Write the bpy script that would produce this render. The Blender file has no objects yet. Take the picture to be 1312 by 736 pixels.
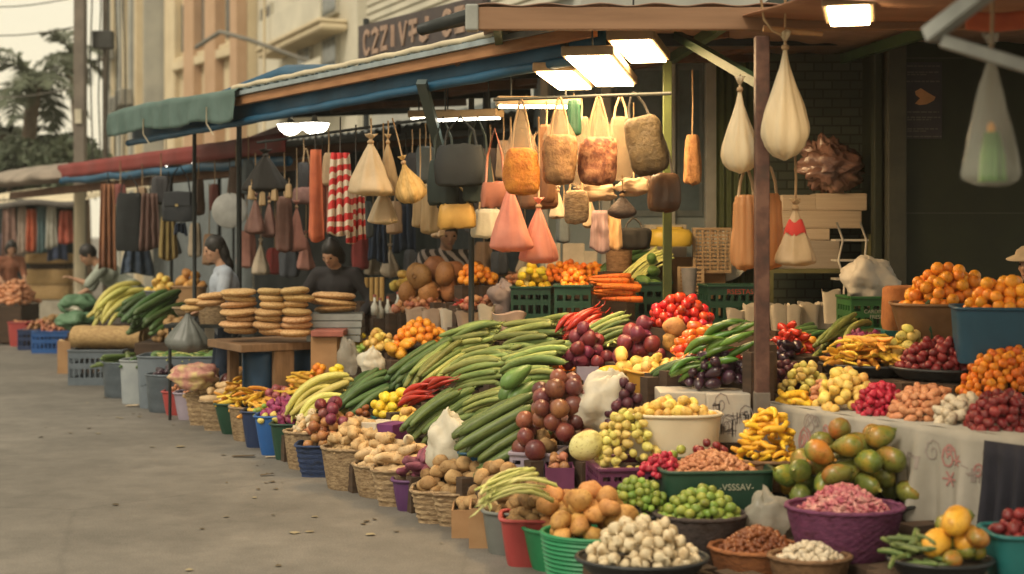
import bpy, math, random
import numpy as np
from mathutils import Vector as V, Matrix, noise
R = math.radians
rnd = random.Random(11)
sc = bpy.context.scene
col = sc.collection
F, HZ, EYE, CX = 1822.0, 300.0, 1.6, 656.0

def at(px, py, h):
    Y = F * (EYE - h) / (py - HZ)
    return V(((px - CX) / F * Y, Y, h))
def atY(px, py, Y):
    return V(((px - CX) / F * Y, Y, EYE - (py - HZ) / F * Y))
def zY(py, Y):
    return EYE - (py - HZ) / F * Y

# ------------------------------------------------------------------ materials
MATS = {}
def nt(name):
    m = bpy.data.materials.new(name); m.use_nodes = True
    t = m.node_tree; b = t.nodes['Principled BSDF']
    return m, t, b
def mat(name, c1, c2=None, rough=.6, scale=6., bump=0., bscale=None, rand=0., hue=0., stretch=None, spec=.4,
        metal=0., trans=0., streak=None, detail=5., coat=0., c3=None, c3pos=.62, alpha=1., sss=0.):
    """noise-mottled principled surface; rand/hue vary each copy"""
    if name in MATS: return MATS[name]
    m, t, b = nt(name); N = t.nodes; L = t.links
    c2 = c2 or tuple(x * .72 for x in c1)
    tc = N.new('ShaderNodeTexCoord'); mp = N.new('ShaderNodeMapping')
    L.new(tc.outputs['Object'], mp.inputs[0])
    if stretch: mp.inputs['Scale'].default_value = stretch
    oi = N.new('ShaderNodeObjectInfo')
    if rand or hue:
        ad = N.new('ShaderNodeVectorMath'); ad.operation = 'SCALE'; ad.inputs[0].default_value = (7, 13, 5)
        L.new(oi.outputs['Random'], ad.inputs['Scale']); L.new(ad.outputs[0], mp.inputs['Location'])
    no = N.new('ShaderNodeTexNoise'); no.inputs['Scale'].default_value = scale; no.inputs['Detail'].default_value = detail
    no.inputs['Roughness'].default_value = .6
    L.new(mp.outputs[0], no.inputs['Vector'])
    cr = N.new('ShaderNodeValToRGB')
    cr.color_ramp.elements[0].position = .36; cr.color_ramp.elements[1].position = .64
    cr.color_ramp.elements[0].color = (*c2, 1); cr.color_ramp.elements[1].color = (*c1, 1)
    if c3:
        e = cr.color_ramp.elements.new(.72); e.color = (*c3, 1)
        cr.color_ramp.elements[1].position = .47; e.position = .60
    L.new(no.outputs['Fac'], cr.inputs[0])
    out = cr.outputs[0]
    if rand or hue:
        hs = N.new('ShaderNodeHueSaturation')
        mr = N.new('ShaderNodeMapRange'); mr.inputs['To Min'].default_value = 1 - rand; mr.inputs['To Max'].default_value = 1 + rand
        L.new(oi.outputs['Random'], mr.inputs[0]); L.new(mr.outputs[0], hs.inputs['Value'])
        m2 = N.new('ShaderNodeMath'); m2.operation = 'MULTIPLY'; m2.inputs[1].default_value = 37.3
        m3 = N.new('ShaderNodeMath'); m3.operation = 'FRACT'
        L.new(oi.outputs['Random'], m2.inputs[0]); L.new(m2.outputs[0], m3.inputs[0])
        mr2 = N.new('ShaderNodeMapRange'); mr2.inputs['To Min'].default_value = .5 - hue; mr2.inputs['To Max'].default_value = .5 + hue
        L.new(m3.outputs[0], mr2.inputs[0]); L.new(mr2.outputs[0], hs.inputs['Hue'])
        L.new(out, hs.inputs['Color']); out = hs.outputs[0]
    if rand > .05:      # blemishes of their own on grown things
        sp = N.new('ShaderNodeTexNoise'); sp.inputs['Scale'].default_value = 75.; sp.inputs['Detail'].default_value = 3
        L.new(mp.outputs[0], sp.inputs['Vector']); s2 = N.new('ShaderNodeValToRGB'); s2.color_ramp.elements[0].position = .60; s2.color_ramp.elements[1].position = .70
        s2.color_ramp.elements[0].color = (1, 1, 1, 1); s2.color_ramp.elements[1].color = (.52, .42, .34, 1); L.new(sp.outputs['Fac'], s2.inputs[0])
        bl_ = N.new('ShaderNodeTexNoise'); bl_.inputs['Scale'].default_value = 16.; L.new(mp.outputs[0], bl_.inputs['Vector']); s3 = N.new('ShaderNodeValToRGB'); s3.color_ramp.elements[0].position = .56; s3.color_ramp.elements[1].position = .72
        s3.color_ramp.elements[0].color = (1, 1, 1, 1); s3.color_ramp.elements[1].color = (.66, .58, .48, 1); L.new(bl_.outputs['Fac'], s3.inputs[0])
        for q_ in (s2, s3):
            mm_ = N.new('ShaderNodeMix'); mm_.data_type = 'RGBA'; mm_.blend_type = 'MULTIPLY'; mm_.inputs[0].default_value = 1; L.new(out, mm_.inputs[6]); L.new(q_.outputs[0], mm_.inputs[7]); out = mm_.outputs[2]
    L.new(out, b.inputs['Base Color'])
    b.inputs['Roughness'].default_value = rough; b.inputs['Metallic'].default_value = metal
    b.inputs['Specular IOR Level'].default_value = spec
    b.inputs['Coat Weight'].default_value = coat; b.inputs['Coat Roughness'].default_value = .25
    if sss:
        b.inputs['Subsurface Weight'].default_value = sss; b.inputs['Subsurface Radius'].default_value = (.02, .012, .006)
    if bump:
        n2 = N.new('ShaderNodeTexNoise'); n2.inputs['Scale'].default_value = bscale or scale * 4; n2.inputs['Detail'].default_value = 4
        L.new(mp.outputs[0], n2.inputs['Vector'])
        bp = N.new('ShaderNodeBump'); bp.inputs['Strength'].default_value = bump; bp.inputs['Distance'].default_value = .01
        L.new(n2.outputs['Fac'], bp.inputs['Height']); L.new(bp.outputs[0], b.inputs['Normal'])
    if trans:
        tr = N.new('ShaderNodeBsdfTranslucent'); L.new(out, tr.inputs['Color'])
        mx = N.new('ShaderNodeMixShader'); mx.inputs[0].default_value = trans
        L.new(b.outputs[0], mx.inputs[1]); L.new(tr.outputs[0], mx.inputs[2])
        L.new(mx.outputs[0], N['Material Output'].inputs['Surface'])
    if alpha < 1:
        tp = N.new('ShaderNodeBsdfTransparent'); mx2 = N.new('ShaderNodeMixShader'); mx2.inputs[0].default_value = alpha
        src = N['Material Output'].inputs['Surface'].links[0].from_socket
        L.new(tp.outputs[0], mx2.inputs[1]); L.new(src, mx2.inputs[2]); L.new(mx2.outputs[0], N['Material Output'].inputs['Surface'])
    MATS[name] = m
    return m
def emit(name, c, s):
    if name in MATS: return MATS[name]
    m, t, b = nt(name)
    b.inputs['Base Color'].default_value = (.8, .8, .8, 1)
    b.inputs['Emission Color'].default_value = (*c, 1); b.inputs['Emission Strength'].default_value = s
    MATS[name] = m
    return m
def stripes(name, ca, cb, scale=12., axis='Z', rough=.9, distort=.6):
    if name in MATS: return MATS[name]
    m, t, b = nt(name); N = t.nodes; L = t.links
    tc = N.new('ShaderNodeTexCoord'); w = N.new('ShaderNodeTexWave'); w.bands_direction = axis
    w.inputs['Scale'].default_value = scale; w.inputs['Distortion'].default_value = distort; w.inputs['Detail'].default_value = 2
    L.new(tc.outputs['Object'], w.inputs['Vector'])
    cr = N.new('ShaderNodeValToRGB'); cr.color_ramp.interpolation = 'CONSTANT'
    cr.color_ramp.elements[0].color = (*ca, 1); cr.color_ramp.elements[1].color = (*cb, 1); cr.color_ramp.elements[1].position = .5
    L.new(w.outputs['Fac'], cr.inputs[0]); L.new(cr.outputs[0], b.inputs['Base Color']); b.inputs['Roughness'].default_value = rough
    MATS[name] = m
    return m

# ------------------------------------------------------------------ mesh builder
class MB:
    def __init__(s): s.v = []; s.f = []
    def add(s, vs, fs):
        o = len(s.v); s.v += [V(p) for p in vs]; s.f += [tuple(o + i for i in f) for f in fs]; return s
    def box(s, c, d, rz=0., taper=1., rx=0., ry=0.):
        x, y, z = d[0] / 2, d[1] / 2, d[2] / 2
        M = Matrix.Rotation(rz, 3, 'Z') @ Matrix.Rotation(ry, 3, 'Y') @ Matrix.Rotation(rx, 3, 'X')
        vs = []
        for sz in (-1, 1):
            k = taper if sz < 0 else 1.
            for sx, sy in ((-1, -1), (1, -1), (1, 1), (-1, 1)):
                vs.append(V(c) + M @ V((sx * x * k, sy * y * k, sz * z)))
        return s.add(vs, [(3, 2, 1, 0), (4, 5, 6, 7), (0, 1, 5, 4), (1, 2, 6, 5), (2, 3, 7, 6), (3, 0, 4, 7)])
    def beam(s, a, b, w, h, up=V((0, 0, 1))):
        a, b = V(a), V(b); d = (b - a).normalized(); sd = d.cross(up).normalized(); u = sd.cross(d)
        vs = []
        for p in (a, b):
            for i, j in ((-1, -1), (1, -1), (1, 1), (-1, 1)): vs.append(p + sd * (i * w / 2) + u * (j * h / 2))
        return s.add(vs, [(3, 2, 1, 0), (4, 5, 6, 7), (0, 1, 5, 4), (1, 2, 6, 5), (2, 3, 7, 6), (3, 0, 4, 7)])
    def tube(s, pts, r, seg=8, cap=True):
        pts = [V(p) for p in pts]; n = len(pts)
        rs = r if isinstance(r, (list, tuple)) else [r] * n
        ref = V((0, 0, 1)); rings = []
        for i, p in enumerate(pts):
            d = (pts[min(i + 1, n - 1)] - pts[max(i - 1, 0)])
            d = d.normalized() if d.length > 1e-9 else V((0, 0, 1))
            if abs(d.dot(ref)) > .95: ref = V((1, 0, 0)) if abs(d.x) < .9 else V((0, 1, 0))
            a = d.cross(ref).normalized(); b = a.cross(d)
            rings.append([p + (a * math.cos(2 * math.pi * k / seg) + b * math.sin(2 * math.pi * k / seg)) * rs[i] for k in range(seg)])
        vs = [q for rg in rings for q in rg]; fs = []
        for i in range(n - 1):
            for k in range(seg):
                k2 = (k + 1) % seg
                fs.append((i * seg + k, i * seg + k2, (i + 1) * seg + k2, (i + 1) * seg + k))
        if cap:
            fs.append(tuple(range(seg))); fs.append(tuple((n - 1) * seg + k for k in reversed(range(seg))))
        return s.add(vs, fs)
    def lathe(s, prof, c=(0, 0, 0), seg=24, sx=1., sy=1., fn=None, cap=True):
        """prof = [(r,z)...] around z; fn(angle,i,r,z)->(r,z)"""
        c = V(c); vs = []; n = len(prof)
        for i, (r, z) in enumerate(prof):
            for k in range(seg):
                a = 2 * math.pi * k / seg
                rr, zz = fn(a, i, r, z) if fn else (r, z)
                vs.append(c + V((math.cos(a) * rr * sx, math.sin(a) * rr * sy, zz)))
        fs = []
        for i in range(n - 1):
            for k in range(seg):
                k2 = (k + 1) % seg
                fs.append((i * seg + k, i * seg + k2, (i + 1) * seg + k2, (i + 1) * seg + k))
        if cap:
            fs.append(tuple(reversed(range(seg)))); fs.append(tuple((n - 1) * seg + k for k in range(seg)))
        return s.add(vs, fs)
    def grid(s, fn, nu, nv, thick=None):
        vs = [V(fn(i / nu, j / nv)) for j in range(nv + 1) for i in range(nu + 1)]
        fs = [(j * (nu + 1) + i, j * (nu + 1) + i + 1, (j + 1) * (nu + 1) + i + 1, (j + 1) * (nu + 1) + i) for j in range(nv) for i in range(nu)]
        return s.add(vs, fs)
    def prism(s, poly, z0, z1):
        n = len(poly); vs = [(p[0], p[1], z0) for p in poly] + [(p[0], p[1], z1) for p in poly]
        fs = [tuple(reversed(range(n))), tuple(range(n, 2 * n))] + [(i, (i + 1) % n, n + (i + 1) % n, n + i) for i in range(n)]
        return s.add(vs, fs)
    def sphere(s, c, r, seg=12, rings=8, sc3=(1, 1, 1), M=None):
        c = V(c); vs = []; M = M or Matrix.Identity(3)
        for i in range(rings + 1):
            ph = math.pi * (i + .02) / (rings + .04)
            for k in range(seg):
                a = 2 * math.pi * k / seg
                vs.append(c + M @ V((r * sc3[0] * math.sin(ph) * math.cos(a), r * sc3[1] * math.sin(ph) * math.sin(a), r * sc3[2] * math.cos(ph))))
        fs = [(i * seg + k, (i + 1) * seg + k, (i + 1) * seg + (k + 1) % seg, i * seg + (k + 1) % seg) for i in range(rings) for k in range(seg)]
        return s.add(vs, fs)
    def mesh(s, name, m, smooth=False):
        me = bpy.data.meshes.new(name); me.from_pydata([tuple(p) for p in s.v], [], s.f); me.update()
        if m: me.materials.append(m)
        if smooth:
            me.polygons.foreach_set('use_smooth', [True] * len(me.polygons))
            if smooth != 'all' and smooth is not True:
                try: me.set_sharp_from_angle(angle=R(smooth))
                except Exception: pass
        return me
    def build(s, name, m, parent=None, smooth=False, world=False, bevel=0., solid=0.):
        if world and parent:
            o_ = parent.location
            s.v = [p - o_ for p in s.v]
        o = bpy.data.objects.new(name, s.mesh(name, m, smooth)); col.objects.link(o)
        if parent: o.parent = parent
        if solid:
            q = o.modifiers.new('sol', 'SOLIDIFY'); q.thickness = solid; q.offset = 0
        if bevel:
            q = o.modifiers.new('bev', 'BEVEL'); q.width = bevel; q.segments = 2; q.limit_method = 'ANGLE'
        return o
def tag(o, label=None, cat=None, group=None, kind=None):
    if label: o['label'] = label
    if cat: o['category'] = cat
    if group: o['group'] = group
    if kind: o['kind'] = kind
    return o
def thing(name, loc, label, cat, group=None, rz=0.):
    o = bpy.data.objects.new(name, None); o.empty_display_size = .05; col.objects.link(o)
    o.location = loc; o.rotation_euler = (0, 0, rz)
    return tag(o, label, cat, group)
def one(o, label, cat, group=None): return tag(o, label, cat, group)
def text_mesh(body, size, m, name, parent, loc, rot, ext=.001):
    c = bpy.data.curves.new(name, 'FONT'); c.body = body; c.size = size; c.extrude = ext; c.align_x = 'CENTER'; c.align_y = 'CENTER'
    o = bpy.data.objects.new('tmp', c); col.objects.link(o)
    dg = bpy.context.evaluated_depsgraph_get(); dg.update()
    me = bpy.data.meshes.new_from_object(o.evaluated_get(dg)); bpy.data.objects.remove(o)
    me.materials.clear(); me.materials.append(m)
    o = bpy.data.objects.new(name, me); col.objects.link(o); o.parent = parent; o.location = loc; o.rotation_euler = rot
    return o

# ------------------------------------------------------------------ display frame (front line of the goods)
O0 = V((.015, 6.81, 0)); DS = V((-.4543, .8908, 0)); DN = V((.8908, .4543, 0))
def st(p):
    q = V((p[0], p[1], 0)) - O0
    return q.dot(DS), q.dot(DN)
def fs(s, t, h=0.):
    q = O0 + DS * s + DN * t; return V((q.x, q.y, h))
SLOPE = .55
def onplane(px, py, off=.2):
    """where the sight line meets the sloping top of the goods (height off at the front line)"""
    dx = (px - CX) / F; dz = (HZ - py) / F
    # EYE + dz*Y = off + SLOPE*((dx*Y-.015)*.8908+(Y-6.81)*.4543)
    k = SLOPE * (dx * .8908 + .4543); c0 = off + SLOPE * (-.015 * .8908 - 6.81 * .4543)
    Y = (EYE - c0) / (k - dz)
    return V((dx * Y, Y, EYE + dz * Y))
FOOT = []      # (x, y, radius, z): what the bench has to carry
ITEMS = []     # produce pieces, pruned at the end when nothing can see them
# ------------------------------------------------------------------ produce
def organic(L, Rr, prof, seg=12, rings=9, bend=0., lump=0., ridges=0, rd=.1, seed=0, flat=1., twist=0., knob=0., stem=None):
    mb = MB(); vs = []; off = V((seed * 3.7, seed * 1.3, 2.1))
    for i in range(rings + 1):
        t = .5 - .5 * math.cos(math.pi * i / rings)
        x = (t - .5) * L; r = max(Rr * prof(t), Rr * .03); zc = -bend * L * (2 * t - 1) ** 2 + bend * L * .33
        for k in range(seg):
            a = 2 * math.pi * k / seg + twist * t
            q = r * (1 + rd * math.cos(ridges * a)) if ridges else r
            p = V((x, q * math.cos(a), zc + q * math.sin(a) * flat))
            if lump:
                nz = noise.noise(p / max(Rr, .02) * .9 + off) * lump
                p = V((p.x * (1 + nz * .5), p.y * (1 + nz), zc + (p.z - zc) * (1 + nz)))
            if knob:
                p += V((0, p.y, p.z - zc)).normalized() * (Rr * knob * max(0, noise.noise(p / Rr * 2.2 + off)))
            vs.append(p)
    fc = [(i * seg + k, i * seg + (k + 1) % seg, (i + 1) * seg + (k + 1) % seg, (i + 1) * seg + k) for i in range(rings) for k in range(seg)]
    fc.append(tuple(reversed(range(seg)))); fc.append(tuple(rings * seg + k for k in range(seg)))
    mb.add(vs, fc)
    if stem:
        z0 = -bend * L * .67
        mb.tube([(L / 2 - .004, 0, z0), (L / 2 + stem * .6, 0, z0 + stem * .1), (L / 2 + stem, stem * .3, z0 + stem * .2)], [Rr * .22, Rr * .14, Rr * .17], 6)
    return mb
ell = lambda t: math.sqrt(max(0, 1 - (2 * t - 1) ** 2))
def sup(p, a=1., b=1.): return lambda t: (max(0, 1 - abs(2 * t - 1) ** p)) ** (1 / p) * (a + (b - a) * t)
def bulb(t):   # neck at the high end
    return ell(t) * (1 if t < .6 else 1 - .55 * ((t - .6) / .4)) if t < .97 else .12
def pear(t): return ell(t) * (1.08 - .55 * t)
def tear(t): return (math.sin(math.pi * min(1, t * 1.02) ** .75)) * (1 - .25 * t) + .04
SPEC = {
 # name: L, R, profile, kwargs, material args
 'potato': (.095, .037, ell, dict(lump=.3), dict(c1=(.42, .27, .12), c2=(.28, .16, .065), scale=14, rough=.75, rand=.22, bump=.15)),
 'sweet_potato': (.15, .056, ell, dict(lump=.35), dict(c1=(.62, .33, .10), c2=(.42, .19, .05), scale=10, rough=.6, rand=.15, hue=.012, bump=.1)),
 'ginger': (.13, .034, ell, dict(lump=.5, knob=.9, rings=12), dict(c1=(.60, .42, .21), c2=(.42, .27, .12), scale=16, rough=.7, rand=.18, bump=.15)),
 'taro': (.095, .034, ell, dict(lump=.45, knob=.5), dict(c1=(.36, .22, .085), c2=(.20, .115, .045), scale=20, rough=.75, rand=.25, bump=.25)),
 'yam': (.17, .034, sup(2.4), dict(lump=.4, bend=.08), dict(c1=(.27, .07, .11), c2=(.15, .04, .06), scale=12, rough=.6, rand=.25, hue=.02)),
 'pale_root': (.17, .033, sup(2.4), dict(lump=.35, bend=.06), dict(c1=(.66, .48, .27), c2=(.5, .33, .16), scale=9, rough=.65, rand=.15)),
 'radish': (.22, .032, tear, dict(bend=.05), dict(c1=(.78, .72, .55), c2=(.68, .6, .42), scale=6, rough=.5, rand=.06)),
 'onion': (.075, .038, bulb, dict(rings=10, stem=.012), dict(c1=(.36, .11, .10), c2=(.22, .05, .07), scale=6, stretch=(.8, 5, 5), rough=.35, rand=.25, hue=.03)),
 'brown_onion': (.07, .036, bulb, dict(rings=10, stem=.012), dict(c1=(.48, .25, .09), c2=(.33, .13, .05), scale=6, stretch=(.8, 5, 5), rough=.4, rand=.25, hue=.02)),
 'garlic': (.05, .029, bulb, dict(rings=10, ridges=7, rd=.09, stem=.014), dict(c1=(.70, .60, .41), c2=(.56, .44, .27), scale=9, rough=.55, rand=.07)),
 'lime': (.062, .026, ell, dict(), dict(c1=(.30, .38, .07), c2=(.17, .26, .04), scale=9, rough=.4, rand=.25, hue=.03, bump=.08, bscale=120)),
 'mango': (.15, .066, lambda t: ell(t) * (1.04 - .3 * t), dict(lump=.15, flat=.86, stem=.008), dict(c1=(.18, .20, .035), c2=(.09, .12, .025), c3=(.46, .21, .03), scale=3.8, rough=.38, rand=.16, hue=.03, coat=.15)),
 'orange': (.078, .041, ell, dict(rings=8), dict(c1=(.85, .34, .035), c2=(.74, .25, .02), scale=5, rough=.42, rand=.12, hue=.015, bump=.1, bscale=150)),
 'mandarin': (.058, .036, ell, dict(rings=8, ridges=8, rd=.02), dict(c1=(.80, .25, .02), c2=(.62, .16, .015), scale=5, rough=.45, rand=.15, hue=.015, bump=.1, bscale=150)),
 'tomato': (.062, .036, sup(2.2), dict(ridges=5, rd=.04, rings=8), dict(c1=(.66, .045, .02), c2=(.52, .025, .015), scale=4, rough=.25, rand=.15, hue=.012, coat=.3)),
 'orange_pepper': (.09, .033, sup(2.6, 1, .8), dict(ridges=4, rd=.1, lump=.2, stem=.02), dict(c1=(.78, .17, .02), c2=(.66, .08, .015), scale=3, rough=.3, rand=.15, hue=.03, coat=.3)),
 'red_pepper': (.10, .032, sup(2.6, 1, .7), dict(ridges=4, rd=.1, lump=.2, stem=.02), dict(c1=(.62, .05, .02), c2=(.5, .025, .015), scale=3, rough=.28, rand=.15, coat=.3)),
 'plum': (.115, .062, ell, dict(seg=18, rings=12, lump=.1), dict(c1=(.15, .04, .032), c2=(.09, .022, .025), c3=(.28, .11, .05), scale=4, rough=.36, rand=.25, hue=.015, coat=.15)),
 'beet': (.105, .056, bulb, dict(seg=14, rings=11, stem=.02, lump=.15), dict(c1=(.23, .035, .055), c2=(.13, .02, .04), scale=5, stretch=(.7, 3, 3), rough=.4, rand=.25, hue=.02)),
 'mangosteen': (.066, .036, ell, dict(rings=8, stem=.01), dict(c1=(.10, .025, .04), c2=(.055, .015, .025), scale=6, rough=.45, rand=.3)),
 'eggplant': (.13, .043, sup(2.3, .75, 1.1), dict(bend=.05, stem=.02), dict(c1=(.055, .022, .04), c2=(.03, .012, .022), scale=5, rough=.28, rand=.35, coat=.25)),
 'gourd': (.42, .0195, sup(4.5, .85, 1.05), dict(bend=.06, ridges=6, rd=.06, lump=.12, rings=11, stem=.02), dict(c1=(.29, .33, .10), c2=(.15, .205, .055), scale=5, stretch=(1.2, 8, 8), rough=.5, rand=.34, hue=.035)),
 'dark_gourd': (.46, .031, sup(4, .85, 1.05), dict(bend=.06, ridges=7, rd=.05, lump=.1, rings=11, stem=.02), dict(c1=(.15, .20, .055), c2=(.075, .115, .035), scale=5, stretch=(1.2, 9, 9), rough=.45, rand=.2, hue=.02)),
 'pale_squash': (.52, .031, sup(4, .85, 1.0), dict(bend=.17, ridges=6, rd=.05, rings=12), dict(c1=(.60, .55, .17), c2=(.45, .42, .10), scale=4, stretch=(1, 9, 9), rough=.5, rand=.12, hue=.015)),
 'cucumber': (.38, .025, sup(4, .95, 1.), dict(bend=.05, lump=.08, rings=10), dict(c1=(.085, .15, .045), c2=(.04, .085, .025), scale=5, stretch=(1.5, 9, 9), rough=.4, rand=.25, hue=.02)),
 'green_chilli': (.2, .02, tear, dict(bend=.1, stem=.03), dict(c1=(.10, .21, .025), c2=(.06, .14, .018), scale=4, rough=.3, rand=.25, hue=.02, coat=.2)),
 'chilli': (.17, .016, tear, dict(bend=.1, stem=.03), dict(c1=(.46, .035, .013), c2=(.36, .018, .01), scale=4, rough=.3, rand=.18, coat=.2)),
 'carrot': (.24, .022, lambda t: sup(5)(t) * (.45 + .55 * t), dict(lump=.1), dict(c1=(.82, .24, .03), c2=(.7, .15, .02), scale=6, stretch=(3, 1, 1), rough=.5, rand=.14, hue=.012)),
 'scallion': (.55, .012, sup(6, .6, 1.2), dict(bend=.1, lump=.2, rings=8, seg=8), dict(c1=(.62, .60, .25), c2=(.45, .5, .13), scale=3, stretch=(.8, 6, 6), rough=.5, rand=.18)),
 'yellow_strip': (.26, .02, sup(3), dict(bend=.08, lump=.4, flat=.6), dict(c1=(.80, .47, .075), c2=(.66, .34, .04), scale=7, rough=.5, rand=.18, hue=.03)),
 'lemon': (.085, .034, lambda t: ell(t) * .92 + .1 * (t > .93 or t < .07), dict(rings=11), dict(c1=(.82, .60, .05), c2=(.70, .48, .03), scale=6, rough=.4, rand=.12, hue=.02, bump=.08, bscale=120)),
 'guava': (.085, .04, pear, dict(lump=.3), dict(c1=(.68, .56, .17), c2=(.56, .46, .10), scale=6, rough=.5, rand=.18, hue=.025)),
 'yellow_finger': (.13, .019, sup(3), dict(bend=.12, lump=.2), dict(c1=(.85, .52, .04), c2=(.75, .40, .025), scale=5, rough=.5, rand=.12, hue=.015)),
 'pale_fruit': (.09, .038, ell, dict(lump=.4), dict(c1=(.80, .58, .16), c2=(.68, .44, .09), scale=6, rough=.5, rand=.14, hue=.02)),
 'melon': (.2, .082, ell, dict(seg=20, rings=14, lump=.08), dict(c1=(.70, .64, .30), c2=(.60, .54, .2), scale=7, rough=.5, rand=.06)),
 'big_squash': (.24, .07, sup(2.3), dict(seg=18, rings=13, bend=.05), dict(c1=(.75, .42, .05), c2=(.62, .30, .03), scale=4, rough=.42, rand=.08)),
 'papaya': (.26, .072, pear, dict(seg=18, rings=12), dict(c1=(.13, .24, .06), c2=(.075, .15, .035), scale=4, rough=.42, rand=.15, stretch=(1, 3, 3))),
 'pumpkin': (.15, .105, sup(2.3), dict(seg=20, rings=12, ridges=8, rd=.03, stem=.02), dict(c1=(.36, .16, .055), c2=(.24, .095, .03), scale=4, rough=.6, rand=.2, hue=.015)),
 'small_onion': (.05, .026, bulb, dict(rings=8, stem=.01), dict(c1=(.5, .24, .12), c2=(.36, .14, .07), scale=7, rough=.45, rand=.25, hue=.02)),
 'grape': (.032, .0155, ell, dict(rings=6, seg=9), dict(c1=(.20, .05, .09), c2=(.12, .03, .06), scale=9, rough=.4, rand=.3)),
 'raspberry_piece': (.045, .02, ell, dict(lump=.6), dict(c1=(.50, .03, .06), c2=(.36, .015, .04), scale=9, rough=.4, rand=.25)),
 'pink_piece': (.08, .022, sup(2.6), dict(lump=.35), dict(c1=(.62, .30, .15), c2=(.48, .19, .09), scale=8, rough=.5, rand=.16)),
 'white_piece': (.08, .024, sup(2.6), dict(lump=.35), dict(c1=(.62, .55, .42), c2=(.52, .44, .32), scale=8, rough=.5, rand=.1)),
 'dark_red_piece': (.06, .026, ell, dict(lump=.35), dict(c1=(.25, .03, .03), c2=(.15, .015, .02), scale=8, rough=.4, rand=.25)),
 'shred': (.075, .016, sup(2.6), dict(lump=.5), dict(c1=(.58, .17, .20), c2=(.36, .05, .11), c3=(.68, .36, .32), scale=14, rough=.55, rand=.2)),
 'date': (.045, .018, sup(2.4), dict(lump=.3), dict(c1=(.30, .10, .03), c2=(.17, .05, .02), scale=9, rough=.35, rand=.3)),
 'shallot_tuft': (.06, .03, ell, dict(lump=.9, knob=.6), dict(c1=(.34, .05, .15), c2=(.2, .03, .09), scale=16, rough=.5, rand=.3)),
 'rolled_bundle': (.11, .028, sup(7), dict(rings=6), dict(c1=(.62, .40, .18), c2=(.5, .28, .11), scale=5, rough=.7, rand=.15)),
}
PROTO = {}
def proto(k):
    if k in PROTO: return PROTO[k]
    L, Rr, pf, kw, mk = SPEC[k]
    m = mat('mat_' + k, **mk)
    ms = []
    for i in range(3):
        k2 = dict(kw); k2.setdefault('seed', i + len(k))
        if 'bend' in k2: k2['bend'] = k2['bend'] * (.3 + .75 * i)
        ms.append(organic(L, Rr, pf, **k2).mesh(k, m, True))
    PROTO[k] = (ms, L, Rr); return PROTO[k]
def piece(k, loc, M, s, label, cat, group, name=None):
    ms, L, Rr = proto(k)
    o = bpy.data.objects.new(name or k, rnd.choice(ms)); col.objects.link(o)
    o.matrix_world = Matrix.Translation(loc) @ M.to_4x4() @ Matrix.Diagonal((s, s, s, 1))
    tag(o, label, cat, group); ITEMS.append(o); return o
def rot_any(tilt=.5):
    return Matrix.Rotation(rnd.uniform(0, 6.28), 3, 'Z') @ Matrix.Rotation(rnd.uniform(-tilt, tilt), 3, 'Y') @ Matrix.Rotation(rnd.uniform(0, 6.28), 3, 'X')
ZC = {}
def heap(c, k, n, peak, label, cat, name=None, s=1., group=None, tilt=.5, tries=26, rx=None, ry=None, dx=0., dy=0., zf=None, up=False):
    """drop n pieces onto a container's fill (or a free spot) so that they pile to a dome"""
    if k in ('beet', 'tomato', 'orange', 'eggplant', 'guava', 'pale_fruit', 'lemon', 'mandarin', 'dark_red_piece', 'orange_pepper', 'red_pepper', 'mangosteen', 'plum', 'lime', 'raspberry_piece', 'pink_piece'):
        s *= .92 if k == 'plum' else .84
        if isinstance(n, int) and n > 4: n = int(n * 1.4)
    ms, L, Rr = proto(k)
    re = (Rr * Rr * L / 2) ** (1 / 3) * .84 * s
    cx, cy, z0 = c['c'].x + dx * math.cos(c['rz']) - dy * math.sin(c['rz']), c['c'].y + dx * math.sin(c['rz']) + dy * math.cos(c['rz']), c['zf'] if zf is None else zf
    rx = (rx or c['rx']) - re * .5; ry = (ry or c['ry']) - re * .5; ca, sa = math.cos(c['rz']), math.sin(c['rz'])
    n = int(n * 1.35) if isinstance(n, int) and n > 8 else n
    P = np.zeros((0, 4)); lin = c.get('dome')
    old = [q for q in c.setdefault('P', [])]
    if old: P = np.array(old)
    group = group or ('pile of ' + label)
    if n is None or isinstance(n, float): n = int((n or 1.) * (1.75 if c.get('sq') else 1.45) * rx * ry / re ** 2) + 1
    for i in range(n):
        best = None
        for _ in range(tries):
            while True:
                u, v = rnd.uniform(-1, 1), rnd.uniform(-1, 1)
                if c.get('sq') or u * u + v * v <= 1: break
            x = cx + u * rx * ca - v * ry * sa; y = cy + u * rx * sa + v * ry * ca
            rho = max(abs(u), abs(v)) ** 2 if c.get('sq') else u * u + v * v
            dome = peak * (1 - rho ** 1.25)
            r = re * rnd.uniform(.86, 1.12)
            z = z0 + max(0, dome - 2.4 * re) + r
            if len(P):
                d2 = (P[:, 0] - x) ** 2 + (P[:, 1] - y) ** 2; rr = (P[:, 3] + r) ** 2
                ok = d2 < rr
                if ok.any(): z = max(z, float((P[ok, 2] + np.sqrt(rr[ok] - d2[ok]) * .96).max()))
            e = z - z0 - dome
            if best is None or e < best[0]: best = (e, x, y, z, r)
        e, x, y, z, r = best
        if e > re * 1.5 and i > 0: continue
        P = np.vstack([P, [x, y, z, r]])
        piece(k, V((x, y, z)), Matrix.Rotation(rnd.uniform(0, 6.28), 3, 'Z') @ Matrix.Rotation(-math.pi / 2 + rnd.uniform(-.5, .5), 3, 'Y') if up else rot_any(tilt), s * r / re, label, cat, group, name)
    c['P'] = P.tolist()
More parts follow.
